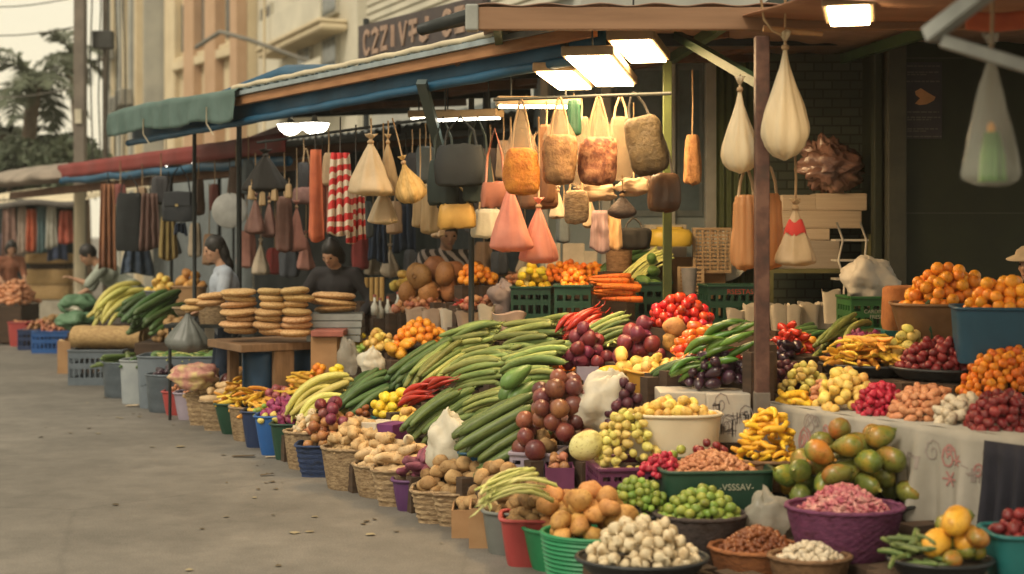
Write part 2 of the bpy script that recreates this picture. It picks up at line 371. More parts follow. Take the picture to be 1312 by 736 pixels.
def lay(A, B, k, n, w, label, cat, hmax=.3, s=None, fan=0., jit=.075, group=None, name=None, along=.06, foot=True, roll=.5, arch=1., plane=True):
    """long pieces laid side by side and on top of one another, axis from A to B"""
    ms, L, Rr = proto(k); A, B = V(A), V(B); D = B - A; ln = D.length; X = D.normalized(); U = X.cross(((V((0, 0, 1)) - DN * SLOPE) if plane else V((0, 0, 1))).normalized()).normalized(); Z = U.cross(X)
    s = s or ln / L; r0 = Rr * s * .9; pts = []
    group = group or ('bunch of ' + label)
    for i in range(n):
        best = None
        for _ in range(16):
            u = rnd.uniform(-w / 2, w / 2); r = r0 * rnd.uniform(.88, 1.1)
            dome = hmax * arch * (1 - (2 * u / w) ** 2) + hmax * (1 - arch)
            z = r + max(0, dome - 3.2 * r0)
            for (pu, pz, pr) in pts:
                dd = (pr + r) ** 2 - (pu - u) ** 2
                if dd > 0: z = max(z, pz + math.sqrt(dd) * .93)
            e = z - dome
            if best is None or e < best[0]: best = (e, u, z, r)
        e, u, z, r = best
        if e > r0 * 2 and i > 1: continue
        pts.append((u, z, r))
        yaw = fan * 2 * u / w + rnd.gauss(0, jit)
        Xr = (X + U * yaw + Z * rnd.gauss(0, jit * .5)).normalized(); Ur = Xr.cross(Z).normalized(); Zr = Ur.cross(Xr)
        M = Matrix((Xr, -Ur, Zr)).transposed()   # x along, z up
        M = M @ Matrix.Rotation(rnd.gauss(0, roll), 3, 'X')
        if rnd.random() < .15: M = M @ Matrix.Rotation(math.pi, 3, 'Z')
        loc = A + D * (.5 + rnd.gauss(0, along)) + U * u + Z * z
        piece(k, loc, M, s * r / r0 * .98, label, cat, group, name)
    if foot:
        m = max(2, int(ln / .08))
        for i in range(m + 1):
            q = A + D * (i / m)
            for j in (-.35, 0, .35): 
                q2 = q + U * (w * j); FOOT.append((q2.x, q2.y, .07, q2.z - .005))
def stuff(c, k, n, peak, name, label, s=1., rx=None, ry=None, tilt=.8, zf=None, extra=None):
    """something nobody would count, heaped: one mesh"""
    ms, L, Rr = proto(k) if isinstance(k, str) else k
    mb = MB(); rx = rx or c['rx'] * .95; ry = ry or c['ry'] * .95; z0 = c['zf'] if zf is None else zf
    dome = lambda u, v: peak * max(0, 1 - (u * u + v * v) ** .85)
    mb.lathe([(1., -.01)] + [(q, dome(q, 0) - Rr * .6) for q in (.95, .85, .7, .55, .4, .25, .1, .01)], seg=24, sx=rx, sy=ry)
    for i in range(n):
        a = rnd.uniform(0, 6.28); q = math.sqrt(rnd.random()); u, v = q * math.cos(a), q * math.sin(a)
        M = (rot_any(tilt) * s * rnd.uniform(.8, 1.2)); p = V((u * rx, v * ry, dome(u, v) + rnd.uniform(-.3, .5) * Rr * s))
        me = rnd.choice(ms)
        mb.add([p + M @ x.co for x in me.vertices], [tuple(pp.vertices) for pp in me.polygons])
    o = mb.build(name, ms[0].materials[0], None, True); o.location = (c['c'].x, c['c'].y, z0); o.rotation_euler.z = c['rz']
    return tag(o, label, None, None, 'stuff')

# ------------------------------------------------------------------ containers
def se(p):
    return lambda a: (abs(math.cos(a)) ** p + abs(math.sin(a)) ** p) ** (-1 / p)
COLS = {
 'straw': ((.40, .29, .165), (.19, .125, .07)), 'brownwick': ((.25, .14, .07), (.14, .075, .035)), 'darkwick': ((.075, .055, .05), (.04, .03, .028)),
 'purple': ((.17, .045, .11), (.10, .025, .07)), 'darkpurple': ((.10, .035, .12), (.07, .025, .09)), 'green': ((.03, .26, .11), (.02, .2, .08)), 'darkgreen': ((.018, .065, .04), (.012, .045, .028)),
 'blue': ((.02, .10, .32), (.015, .075, .25)), 'navy': ((.02, .04, .11), (.015, .03, .08)), 'red': ((.42, .07, .065), (.32, .045, .045)), 'grey': ((.16, .17, .16), (.11, .12, .11)),
 'bluegrey': ((.15, .18, .21), (.10, .125, .15)), 'kraft': ((.40, .24, .12), (.30, .17, .08)), 'steel': ((.34, .37, .38), (.24, .27, .29)), 'black': ((.025, .028, .03), (.018, .02, .022)),
 'lilac': ((.36, .31, .38), (.28, .24, .3)), 'teal': ((.02, .16, .16), (.015, .12, .12)), 'orangetan': ((.52, .22, .07), (.4, .15, .045)), 'rust': ((.32, .12, .04), (.2, .07, .025)), 'cream': ((.66, .58, .42), (.55, .47, .32)), 'pinkbox': ((.72, .45, .34), (.62, .36, .26)), 'ochre': ((.62, .33, .06), (.5, .25, .04)), 'tealblue': ((.018, .085, .15), (.013, .06, .11)),
}
def cm(c, kind):
    a, b = COLS[c]
    if kind in ('woven', 'slat'): return mat('wicker_' + c, a, b, rough=.75, scale=26, bump=.5, bscale=70, stretch=(1, 1, 3), rand=.08)
    if kind == 'box': return mat('card_' + c, a, b, rough=.85, scale=4, bump=.1)
    if kind == 'pail': return mat('metal_' + c, a, b, rough=.45, scale=5, metal=.6)
    return mat('plastic_' + c, a, b, rough=.42, scale=3, bump=.04, bscale=14, rand=.05)
CONT = {}
def cont(kind, colr, px, by, wm, h, label, cat, lev=0., d=None, rz=0., name=None, fill=.8, taper=.8, liner='earth', group=None, p=None, wpx=None, foot=True, pos=None, lid=True):
    """container whose front foot stands at pixel (px, by) on a surface lev high"""
    f = pos if pos is not None else at(px, by, lev)
    if wpx: wm = wpx * f.y / F
    d = d or wm * .8
    view = V((f.x, f.y, 0)).normalized()
    c = V((f.x, f.y, lev)) + view * (d / 2)
    rz = R(rz); name = name or {'woven': 'woven_basket', 'ribbed': 'ribbed_basket', 'slat': 'slatted_basket', 'bin': 'plastic_bin', 'pail': 'metal_bucket', 'crate': 'plastic_crate', 'tray': 'round_tray', 'box': 'cardboard_box', 'tub': 'plastic_tub'}[kind]
    t = thing(name, c, label, cat, group, rz)
    m = cm(colr, kind); hx, hy = wm / 2, d / 2
    fz = h * fill
    out = dict(c=c, rz=rz, zf=lev + fz, rx=hx * .88, ry=hy * .88, w=wm, d=d, t=t, top=lev + h)
    if kind in ('crate', 'box'):
        out['sq'] = True
        if kind == 'crate':
            th = .014
            for (sx, sy, ln, ax) in ((0, -1, wm, 'x'), (0, 1, wm, 'x'), (-1, 0, d - .002, 'y'), (1, 0, d - .002, 'y')):
                mb = MB(); q = V((sx * (hx - th / 2), sy * (hy - th / 2), 0)); L2 = ln - (2 * th if ax == 'y' else 0)
                dim = lambda a, z: (a, th, z) if ax == 'x' else (th, a, z)
                ofs = lambda a: V((a, 0, 0)) if ax == 'x' else V((0, a, 0))
                mb.box(q + V((0, 0, h * .11)), dim(L2, h * .22)); mb.box(q + V((0, 0, h * .55)), dim(L2, h * .16)); mb.box(q + V((0, 0, h * .87)), dim(L2, h * .2))
                k = max(3, int(L2 / .055))
                for i in range(k + 1):
                    z1, z2 = h * .22, h * .47
                    a = -L2 / 2 + .009 + (L2 - .018) * i / k
                    mb.box(q + ofs(a) + V((0, 0, h * .345)), dim(.018, h * .25)); mb.box(q + ofs(a) + V((0, 0, h * .70)), dim(.018, h * .14))
                mb.build('side_panel', m, t)
            mb = MB(); mb.box((0, -hy + .002, h * .985), (wm + .012, .03, .016)); mb.box((0, hy - .002, h * .985), (wm + .012, .03, .016))
            mb.box((-hx + .002, 0, h * .985), (.03, d - .036, .0155)); mb.box((hx - .002, 0, h * .985), (.03, d - .036, .0155))
            mb.build('rim', m, t, bevel=.003)
        else:
            mb = MB(); th = .008
            mb.box((0, -hy + th / 2, h / 2), (wm, th, h)); mb.box((0, hy - th / 2, h / 2), (wm, th, h))
            mb.box((-hx + th / 2, 0, h / 2), (th, d - 2 * th, h)); mb.box((hx - th / 2, 0, h / 2), (th, d - 2 * th, h)); mb.build('side_panel', m, t)
        MB().box((0, 0, .008), (wm - .03, d - .03, .012)).build('floor', m, t)
        out['rx'] = hx - .02; out['ry'] = hy - .02
    else:
        p = p or {'woven': 2., 'ribbed': 2., 'slat': 5., 'bin': 5., 'pail': 2., 'tray': 2., 'tub': 2.4}[kind]
        g = se(p); nr = {'woven': 14, 'ribbed': 24, 'slat': 18, 'bin': 6, 'pail': 12, 'tray': 4, 'tub': 6}[kind]
        seg = 60 if kind in ('woven', 'slat') else 40
        if kind == 'tray': taper = .72
        prof = []
        for i in range(nr + 1):
            u = i / nr; r = taper + (1 - taper) * (u ** .8 if kind != 'tray' else u ** .6)
            if kind == 'ribbed': r += .045 * (i % 2)
            if kind == 'pail': r += .02 * (i in (1, 6, 11))
            prof.append((r, u * h))
        n0 = len(prof)
        prof += [(.97, h), (.955, h * .97)] + [(.95 + (taper - 1.) * .3, fz + .001)]
        def fn(a, i, r, z):
            k = g(a)
            if i < n0:
                if kind == 'woven': r += .026 * math.cos(math.pi * i) * (1 if int(round(a * seg / (2 * math.pi))) % 2 else -1)
                if kind == 'slat': r += (.018 if i % 3 == 0 else -.012) + .008 * math.cos(math.pi * (i // 3)) * (1 if int(round(a * seg / (2 * math.pi))) % 4 < 2 else -1)
            return r * k, z
        MB().lathe(prof, seg=seg, sx=hx, sy=hy, fn=fn).build('basket_wall' if kind in ('woven', 'ribbed', 'slat') else 'side_wall', m, t, {'woven': 50, 'ribbed': 20}.get(kind, 60))
        rp = []; ns = 40
        rr = .012 if kind != 'woven' else .013
        pts = []
        mb = MB()
        vs = []; m8 = 6
        for i in range(ns):
            a = 2 * math.pi * i / ns; k = g(a)
            e = 1 + (.28 * math.sin(i * 2.6) if kind in ('woven', 'slat') else 0)
            for j in range(m8):
                b = 2 * math.pi * j / m8
                vs.append(V((math.cos(a) * k * (hx + rr * e * math.cos(b)), math.sin(a) * k * (hy + rr * e * math.cos(b)), h + rr * .8 * e * math.sin(b))))
        mb.add(vs, [(i * m8 + j, ((i + 1) % ns) * m8 + j, ((i + 1) % ns) * m8 + (j + 1) % m8, i * m8 + (j + 1) % m8) for i in range(ns) for j in range(m8)])
        mb.build('rim', m, t, True)
        if kind == 'pail':
            mb = MB()
            for sgn in (-1, 1):
                mb.tube([(sgn * hx * .98, -.045, h * .72), (sgn * (hx + .03), -.045, h * .70), (sgn * (hx + .035), 0, h * .685), (sgn * (hx + .03), .045, h * .70), (sgn * hx * .98, .045, h * .72)], .007, 6)
            mb.build('handle', m, t, True)
    # lining that carries the goods, coloured dark to deepen the shade between them
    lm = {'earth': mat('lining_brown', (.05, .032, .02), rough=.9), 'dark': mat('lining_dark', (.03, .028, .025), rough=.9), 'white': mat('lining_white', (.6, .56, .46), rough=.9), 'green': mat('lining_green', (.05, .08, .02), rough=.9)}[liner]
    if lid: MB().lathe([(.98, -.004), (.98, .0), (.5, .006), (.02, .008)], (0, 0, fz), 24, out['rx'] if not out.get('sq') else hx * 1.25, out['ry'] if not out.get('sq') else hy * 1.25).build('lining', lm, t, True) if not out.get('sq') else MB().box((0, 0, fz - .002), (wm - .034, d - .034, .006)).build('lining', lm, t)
    if foot and lev > .01: FOOT.append((c.x, c.y, ('r', hx + .03, hy + .03, rz), lev - .001))
    return out
def spot(px, py, lev, wpx, d, sq=False, rz=0., foot=True):
    """a free place on the bench"""
    f = at(px, py, lev); w = wpx * f.y / F; view = V((f.x, f.y, 0)).normalized(); c = V((f.x, f.y, lev)) + view * (d / 2)
    if foot: FOOT.append((c.x, c.y, ('r', w / 2, d / 2, R(rz)), lev - .001))
    return dict(c=c, rz=R(rz), zf=lev, rx=w / 2, ry=d / 2, sq=sq, w=w, d=d)
def pl(px, py, off=.2): return onplane(px, py, off)

def K(kind, colr, lx, rx, ty, by, label, cat, lev=0., fills=(), plane=False, hmin=.05, **kw):
    """container from its picture box: left, right, rim and foot pixels"""
    cx = (lx + rx) / 2
    f = onplane(cx, by, 0.) if plane else at(cx, by, lev)
    lev = max(0., f.z)
    h = max(hmin, zY(ty, f.y) - lev)
    c = cont(kind, colr, cx, by, (rx - lx) * f.y / F, h, label, cat, lev=lev, pos=f, **kw)
    for q in fills: heap(c, *q[:5], **(q[5] if len(q) > 5 else {}))
    return c
def M(k, px, py, wpx, d, n, peak, label, cat, lev=None, **kw):
    """a heap lying straight on the bench"""
    f = onplane(px, py, 0.12) if lev is None else at(px, py, lev)
    sp = spot(px, py, f.z, wpx, d, rz=kw.pop('rz', 0.), sq=kw.pop('sq', False), foot=kw.pop('foot', True))
    heap(sp, k, n, peak, label, cat, **kw); return sp
# ------------------------------------------------------------------ world, sun, camera
w = bpy.data.worlds.new('World'); sc.world = w; w.use_nodes = True
N = w.node_tree.nodes; L = w.node_tree.links; bg = N['Background']
SUN_EL, SUN_AZ = R(48), R(215)
sky = N.new('ShaderNodeTexSky'); sky.sky_type = 'NISHITA'; sky.sun_disc = False; sky.sun_elevation = SUN_EL; sky.sun_rotation = SUN_AZ
sky.dust_density = 6.; sky.air_density = 1.2; sky.ozone_density = .4
mx = N.new('ShaderNodeMix'); mx.data_type = 'RGBA'; mx.inputs[0].default_value = .84
mx.inputs[7].default_value = (8.3, 7.4, 5.3, 1)          # the even cloud cover
L.new(sky.outputs[0], mx.inputs[6]); L.new(mx.outputs[2], bg.inputs['Color']); bg.inputs['Strength'].default_value = .095
sl = bpy.data.lights.new('sun', 'SUN'); sl.energy = 1.25; sl.angle = R(14); sl.color = (1, .88, .7)
so = bpy.data.objects.new('sun', sl); col.objects.link(so)
so.rotation_euler = (math.pi / 2 - SUN_EL, 0, math.pi - SUN_AZ)
cd = bpy.data.cameras.new('camera'); cam = bpy.data.objects.new('camera', cd); col.objects.link(cam); sc.camera = cam
cam.location = (0, 0, EYE); cam.rotation_euler = (math.pi / 2, 0, 0)
cd.sensor_width = 36; cd.lens = 36 * F / 1312; cd.shift_y = -(368 - HZ) / 1312; cd.clip_end = 2000; cd.clip_start = .05
cd.dof.use_dof = True; cd.dof.focus_distance = 8.8; cd.dof.aperture_fstop = 1.5
vs_ = sc.view_settings; vs_.view_transform = 'Standard'; vs_.look = 'None'; vs_.exposure = 0.56; vs_.gamma = 1

# ------------------------------------------------------------------ ground
def road_mat():
    m, t, b = nt('asphalt'); N = t.nodes; L = t.links
    tc = N.new('ShaderNodeTexCoord')
    def no(s, d=6): 
        n = N.new('ShaderNodeTexNoise'); n.inputs['Scale'].default_value = s; n.inputs['Detail'].default_value = d; n.inputs['Roughness'].default_value = .65
        L.new(tc.outputs['Object'], n.inputs['Vector']); return n
    a, f2, gr = no(.55), no(5.), no(120., 3)
    r = N.new('ShaderNodeValToRGB'); r.color_ramp.elements[0].position = .38; r.color_ramp.elements[1].position = .62
    r.color_ramp.elements[0].color = (.142, .131, .115, 1); r.color_ramp.elements[1].color = (.212, .194, .17, 1); L.new(a.outputs['Fac'], r.inputs[0])
    r2 = N.new('ShaderNodeValToRGB'); r2.color_ramp.elements[0].position = .3; r2.color_ramp.elements[1].position = .75
    r2.color_ramp.elements[0].color = (.8, .8, .8, 1); r2.color_ramp.elements[1].color = (1.15, 1.15, 1.15, 1); L.new(f2.outputs['Fac'], r2.inputs[0])
    r3 = N.new('ShaderNodeValToRGB'); r3.color_ramp.elements[0].position = .35; r3.color_ramp.elements[1].position = .7
    r3.color_ramp.elements[0].color = (.7, .7, .7, 1); r3.color_ramp.elements[1].color = (1.25, 1.25, 1.25, 1); L.new(gr.outputs['Fac'], r3.inputs[0])
    def mul(x, y):
        k = N.new('ShaderNodeMix'); k.data_type = 'RGBA'; k.blend_type = 'MULTIPLY'; k.inputs[0].default_value = 1; L.new(x, k.inputs[6]); L.new(y, k.inputs[7]); return k.outputs[2]
    vo = N.new('ShaderNodeTexVoronoi'); vo.feature = 'DISTANCE_TO_EDGE'; vo.inputs['Scale'].default_value = .33
    ds = N.new('ShaderNodeMix'); ds.data_type = 'RGBA'; ds.inputs[0].default_value = .1; L.new(tc.outputs['Object'], ds.inputs[6]); L.new(no(1.6).outputs['Color'], ds.inputs[7]); L.new(ds.outputs[2], vo.inputs['Vector'])
    rc = N.new('ShaderNodeValToRGB'); rc.color_ramp.elements[0].position = .0; rc.color_ramp.elements[1].position = .006
    rc.color_ramp.elements[0].color = (.86, .86, .86, 1); rc.color_ramp.elements[1].color = (1, 1, 1, 1); L.new(vo.outputs['Distance'], rc.inputs[0])
    L.new(mul(mul(mul(r.outputs[0], r2.outputs[0]), r3.outputs[0]), rc.outputs[0]), b.inputs['Base Color'])
    b.inputs['Roughness'].default_value = .8; b.inputs['Specular IOR Level'].default_value = .35
    bp = N.new('ShaderNodeBump'); bp.inputs['Strength'].default_value = .5; bp.inputs['Distance'].default_value = .008; L.new(gr.outputs['Fac'], bp.inputs['Height']); L.new(bp.outputs[0], b.inputs['Normal'])
    return m
g = MB(); g.grid(lambda u, v: (-300 + 600 * u, -40 + 640 * v, 0), 8, 8); tag(g.build('road', road_mat()), kind='structure')
# bits of litter lying on the road
lit = mat('litter', (.12, .085, .05), rough=.9); lit2 = mat('litter_pale', (.5, .4, .28), rough=.9)
for px, py, wd, l2, mm, lb in ((312, 586, .16, .05, lit, 'thin dark scrap lying flat on the road before the blue bin'), (352, 587, .13, .04, lit2, 'small pale paper strip lying on the road before the blue bin'), (342, 610, .09, .03, lit, 'short brown scrap lying alone on the open road'), (170, 521, .12, .07, lit2, 'white crumpled scrap beside the foot of the steel bin')):
    p = at(px, py, 0); mb = MB(); a = rnd.uniform(-.4, .4)
    mb.grid(lambda u, v: ((u - .5) * wd, (v - .5) * l2, .006 + .02 * noise.noise((u * 3 + px, v * 2, 0)) ** 2 + .006 * u), 8, 3)
    o = mb.build('paper_scrap', mm, None, True, solid=.002); o.location = (p.x, p.y, .002); o.rotation_euler.z = a; one(o, lb, 'scrap')

# ------------------------------------------------------------------ buildings
def facade(a, b, depth):
    """frame of a facade running from a to b (x,y); returns fn(u metres along, z, out)"""
    a = V((*a, 0)); b = V((*b, 0)); d = (b - a).normalized(); n = V((d.y, -d.x, 0))
    if n.dot(-a) < 0: n = -n
    return (lambda u, z, o=0.: a + d * u + n * o + V((0, 0, z))), (b - a).length, d, n
def wallbox(fn, u0, u1, z0, z1, o0, o1):
    q = [fn(u0, z0, o0), fn(u1, z0, o0), fn(u1, z0, o1), fn(u0, z0, o1), fn(u0, z1, o0), fn(u1, z1, o0), fn(u1, z1, o1), fn(u0, z1, o1)]
    return q, [(3, 2, 1, 0), (4, 5, 6, 7), (0, 1, 5, 4), (1, 2, 6, 5), (2, 3, 7, 6), (3, 0, 4, 7)]
def wb(mb, *a): return mb.add(*wallbox(*a))
glass = mat('window_glass', (.16, .18, .18), (.10, .12, .12), rough=.15, spec=.6)
stoneC = mat('stucco_cream', (.66, .56, .38), (.58, .48, .32), rough=.9, scale=2., bump=.1)
peach = mat('stucco_peach', (.52, .35, .225), (.46, .30, .185), rough=.9, scale=1.5, bump=.1)
whiteP = mat('painted_white', (.66, .62, .50), (.55, .52, .42), rough=.85, scale=1.2, bump=.08)
greyP = mat('painted_grey', (.45, .45, .40), (.36, .36, .33), rough=.85, scale=1.4)
dark = mat('dark_recess', (.06, .065, .06), rough=.9)
# the peach block
fn, ln, d, n = facade((-6.7, 36.), (-9.95, 41.), 8)
t = thing('peach_building', fn(0, 0), 'peach and cream building with tall pilasters and narrow windows', 'building')
mb = MB(); wb(mb, fn, 0, 6.2, 0, 12, -8, 0); mb.build('wall', stoneC, t, world=True)
for u in (.0, 1.48, 3.05, 4.75):
    mb = MB(); wb(mb, fn, u, u + (.75 if u > 0 else .45), 0, 12, .003, .3 if u != 4.75 else .22); mb.build('pilaster', peach if u < 4 else stoneC, t, world=True, bevel=.02)
for u in (.5, 2.2, 3.8):
    mb = MB(); wb(mb, fn, u, u + .95, 5.0, 6.15, .002, .05); mb.build('spandrel_panel', stoneC, t, world=True)
    mb = MB(); wb(mb, fn, u - .06, u + 1.0, 6.16, 6.4, .002, .28); wb(mb, fn, u, u + .95, 6.42, 6.52, .002, .2); mb.build('ledge', stoneC, t, world=True, bevel=.03)
    for k in (0, 1):
        mb = MB(); wb(mb, fn, u + .1 + .42 * k, u + .4 + .42 * k, 6.7, 8.0, .003, .05); wi = mb.build('window', mat('frame_dark', (.12, .11, .1), rough=.7), t, world=True)
        mb = MB(); wb(mb, fn, u + .14 + .42 * k, u + .36 + .42 * k, 6.75, 7.95, .052, .06)
        o = mb.build('pane', glass, None, world=False); o.data.transform(Matrix.Translation(-t.location)); o.parent = wi
# the white block with balconies
fn, ln, d, n = facade((-3.1, 28.5), (-6.5, 36.2), 8)
t = thing('white_building', fn(0, 0), 'white building with rounded balconies and a thin pipe on its front', 'building')
mb = MB(); wb(mb, fn, 0, 8.3, 0, 12, -7, 0); mb.build('wall', whiteP, t, world=True)
for z in (4.35, 5.75):
    mb = MB()
    for (o1, za, zb) in ((.6, z, z + .14), (.66, z + .14, z + .24)): wb(mb, fn, .6, 5.9, za, zb, .003, o1)
    b_ = mb.build('balcony', stoneC, t, world=True, bevel=.05)
    mb = MB(); wb(mb, fn, .65, 5.85, z + .243, z + .85, .55, .6)
    o = mb.build('parapet', whiteP, None, bevel=.02); o.data.transform(Matrix.Translation(-t.location)); o.parent = b_
for u, z in ((1.2, 4.75), (3.2, 4.75), (6.6, 4.5), (1.2, 6.2), (3.2, 6.2), (6.7, 6.2)):
    mb = MB(); wb(mb, fn, u, u + 1.1, z, z + 1.05, .003, .07); wi = mb.build('window', mat('frame_pale', (.5, .47, .38), rough=.7), t, world=True)
    mb = MB(); wb(mb, fn, u + .08, u + 1.02, z + .06, z + .98, .072, .08)
    o = mb.build('pane', glass, None); o.data.transform(Matrix.Translation(-t.location)); o.parent = wi
mb = MB(); mb.tube([fn(4.6, 0, .75), fn(4.6, 12, .75)], .035, 6); mb.build('drain_pipe', stoneC, t, True, world=True)
mb = MB(); mb.tube([fn(2.2, 5.2, .1), fn(2.8, 5.75, 1.5), fn(3.9, 6.05, 1.9), fn(5.6, 5.9, 2.1)], .05, 6); mb.build('lamp_arm', mat('arm_grey', (.2, .19, .16), rough=.6), t, True, world=True)
# white-grey block behind the banner
fn, ln, d, n = facade((1.0, 20.5), (-3.0, 29.), 8)
t = thing('louvred_building', fn(0, 0), 'pale building with horizontal louvres behind the dark banner', 'building')
mb = MB(); wb(mb, fn, 0, 9.3, 0, 10, -6, 0); mb.build('wall', greyP, t, world=True)
mb = MB()
for i in range(16): wb(mb, fn, .2, 9.2, 5.05 + i * .16, 5.05 + i * .16 + .11, .003, .12)
mb.build('louvre_panel', whiteP, t, world=True)
for i in range(7):
    mb = MB(); wb(mb, fn, .5 + i * 1.2, 1.35 + i * 1.2, 2.9, 3.75, .003, .06); mb.build('window', glass, t, world=True)
# narrow glass tower far left with air conditioners
fn, ln, d, n = facade((-10.6, 41.), (-12.6, 44.6), 6)
t = thing('narrow_building', fn(0, 0), 'narrow weathered building with piers and air conditioners behind the pole', 'building')
mb = MB(); wb(mb, fn, 0, 4.1, 0, 13, -6, 0); mb.build('wall', greyP, t, world=True)
for i in range(6):
    mb = MB(); wb(mb, fn, .1 + i * .7, .3 + i * .7, 0, 13, .003, .22); mb.build('pier', stoneC if i % 2 == 0 else greyP, t, world=True)
for i in range(5):
    for z in (4.4, 6.0, 7.6):
        mb = MB(); wb(mb, fn, .33 + i * .7, .77 + i * .7, z, z + 1.15, .004, .05); mb.build('window', glass if (i + int(z)) % 2 else dark, t, world=True)
for u, z in ((.35, 5.35), (1.1, 5.2), (2.6, 6.9)):
    mb = MB(); wb(mb, fn, u, u + .7, z, z + .45, .25, .6)
    ac = mb.build('air_conditioner', mat('ac_grey', (.3, .29, .25), rough=.6), t, world=True, bevel=.02)
    mb = MB()
    for k in range(5): wb(mb, fn, u + .06, u + .64, z + .05 + k * .075, z + .08 + k * .075, .602, .612)
    o = mb.build('grille', dark, None); o.data.transform(Matrix.Translation(-t.location)); o.parent = ac
# ------------------------------------------------------------------ pole and wires
conc = mat('concrete_pole', (.20, .17, .14), (.14, .12, .1), rough=.9, scale=3, bump=.2)
p = atY(103, 300, 24.); t = thing('utility_pole', (p.x, p.y, 0), 'square concrete utility pole rising past the roofs', 'pole')
MB().box((0, 0, 4.5), (.185, .185, 9)).build('pole_shaft', conc, t, bevel=.02)
MB().box((0, -.12, zY(150, 24)), (.11, .03, .24)).build('plate', mat('plate_pale', (.55, .5, .38)), t)
mb = MB(); mb.box((.02, 0, 8.3), (1.6, .09, .09)); mb.build('crossarm', conc, t)
for k, (py1, py2) in enumerate(((6, -4), (42, 34), (122, 112))):
    a = atY(-60, py1, 24.2); b = atY(100, py2, 24.1); mb = MB()
    mb.tube([a.lerp(b, i / 8) - V((0, 0, .1 * math.sin(math.pi * i / 8))) for i in range(9)], .012, 5)
    one(mb.build('overhead_wire', mat('wire', (.12, .11, .09)), None, True), ('uppermost', 'middle', 'lowest')[k] + ' thin overhead wire running to the concrete pole', 'wire', 'overhead wires')
# bundle of cables dropping beside the pole
p = atY(132, 300, 24.3); t = thing('cable_bundle', (p.x, p.y, 0), 'dark cables and a junction box hanging beside the concrete pole', 'cables')
for k in range(5):
    mb = MB(); mb.tube([(-.2 + .13 * k + .02 * math.sin(i * 1.7 + k), .04 * k, 2.3 + i * .8) for i in range(8)], .014, 5); mb.build('cable', mat('cable_dark', (.05, .05, .045)), t, True)
MB().box((.02, -.05, zY(52, 24.3)), (.34, .2, .3)).build('junction_box', mat('cable_dark', (.05, .05, .045)), t, bevel=.02)
MB().box((0, .12, 4.5), (.07, .07, 9)).build('support_post', conc, t)
# ------------------------------------------------------------------ palms and bushes
leafm = mat('palm_leaf', (.13, .15, .095), (.085, .105, .068), rough=.6, scale=8, rand=.2, trans=.2)
bushm = mat('bush_leaf', (.095, .115, .072), (.06, .08, .05), rough=.7, scale=8, rand=.2, trans=.2)
trunkm = mat('palm_trunk', (.16, .12, .085), rough=.95, scale=8, bump=.6)
def palm(px, py, Y, Lf, nf, label, lean=.3):
    c = atY(px, py, Y); t = thing('palm_tree', (c.x - lean, c.y, 0), label, 'palm tree', 'palm trees beyond the stalls')
    mb = MB(); mb.tube([(lean * (i / 8) ** 2, 0, c.z * i / 8) for i in range(9)], [.2 - .07 * i / 8 + .012 * (i % 2) for i in range(9)], 10); mb.build('trunk', trunkm, t, True)
    mb = MB()
    for k in range(nf):
        az = 2 * math.pi * k / nf + rnd.uniform(-.25, .25); el = rnd.uniform(-.35, 1.25); l = Lf * rnd.uniform(.8, 1.12)
        pts = []; q = V((lean, 0, c.z)); dr = V((math.cos(az) * math.cos(el), math.sin(az) * math.cos(el), math.sin(el)))
        for i in range(11): pts.append(q.copy()); q = q + dr * l / 10; dr = (dr + V((0, 0, -.16))).normalized()
        mb.tube(pts, [.03 - .0022 * i for i in range(11)], 4)
        for i in range(1, 11):
            for j in range(3):
                f = (i - 1 + j / 3) / 10; bp = pts[i - 1].lerp(pts[i], j / 3); dd = (pts[i] - pts[i - 1]).normalized(); sd = dd.cross(V((0, 0, 1))).normalized()
                ll = Lf * .36 * math.sin(math.pi * min(.97, f * .9 + .12)) 
                for sg in (-1, 1):
                    tip = bp + (sd * sg * .8 + dd * .55 + V((0, 0, rnd.uniform(-.55, .15)))) * ll; wv = dd * .026
                    md = bp.lerp(tip, .5) + V((0, 0, .03))
                    mb.add([bp - wv, bp + wv, md + wv * 1.2, tip, md - wv * 1.2], [(0, 1, 2, 4), (4, 2, 3)])
    mb.build('crown', leafm, t)
palm(45, 102, 31, 1.6, 15, 'spiky palm with the fullest crown, standing clear against the sky')
palm(2, 172, 33, 1.1, 12, 'low palm cut by the picture edge, crown lower than its neighbour', .2)
palm(93, 70, 36, 1.25, 10, 'tallest palm, its fronds partly behind the concrete pole', -.3)
palm(76, 176, 32, 1.0, 11, 'short palm beside the concrete pole, crown below the tallest one', .1)
def bush(px, py, Y, rx, rz, n, label):
    c = atY(px, py, Y); t = thing('bushy_tree', (c.x, c.y, 0), label, 'tree', 'dark bushy trees under the palms')
    mb = MB()
    for k in range(5):
        a = k * 1.3; mb.tube([(0, 0, .0), (.1 * math.cos(a), .1 * math.sin(a), c.z * .5), (rx * .5 * math.cos(a), rx * .5 * math.sin(a), c.z)], [.1, .07, .03], 6)
    mb.build('trunk', trunkm, t, True)
    mb = MB(); cl = [(V((rnd.gauss(0, rx * .5), rnd.gauss(0, rx * .4), rnd.gauss(0, rz * .45))), rnd.uniform(.35, .6)) for _ in range(16)]
    for i in range(n):
        cc, r = rnd.choice(cl); v = V((rnd.gauss(0, 1), rnd.gauss(0, 1), rnd.gauss(0, 1))).normalized() * r * rnd.random() ** .4
        q = cc + v + V((0, 0, c.z)); M = rot_any(1.2); s = rnd.uniform(.09, .17)
        mb.add([q + M @ V(a) * s for a in ((-.3, 0, 0), (0, -.5, .05), (1., 0, 0), (0, .5, .05))], [(0, 1, 2, 3)])
    mb.build('crown', bushm, t)
bush(8, 218, 30, 1.0, .42, 2000, 'broad dark tree filling the picture edge under the low palm')
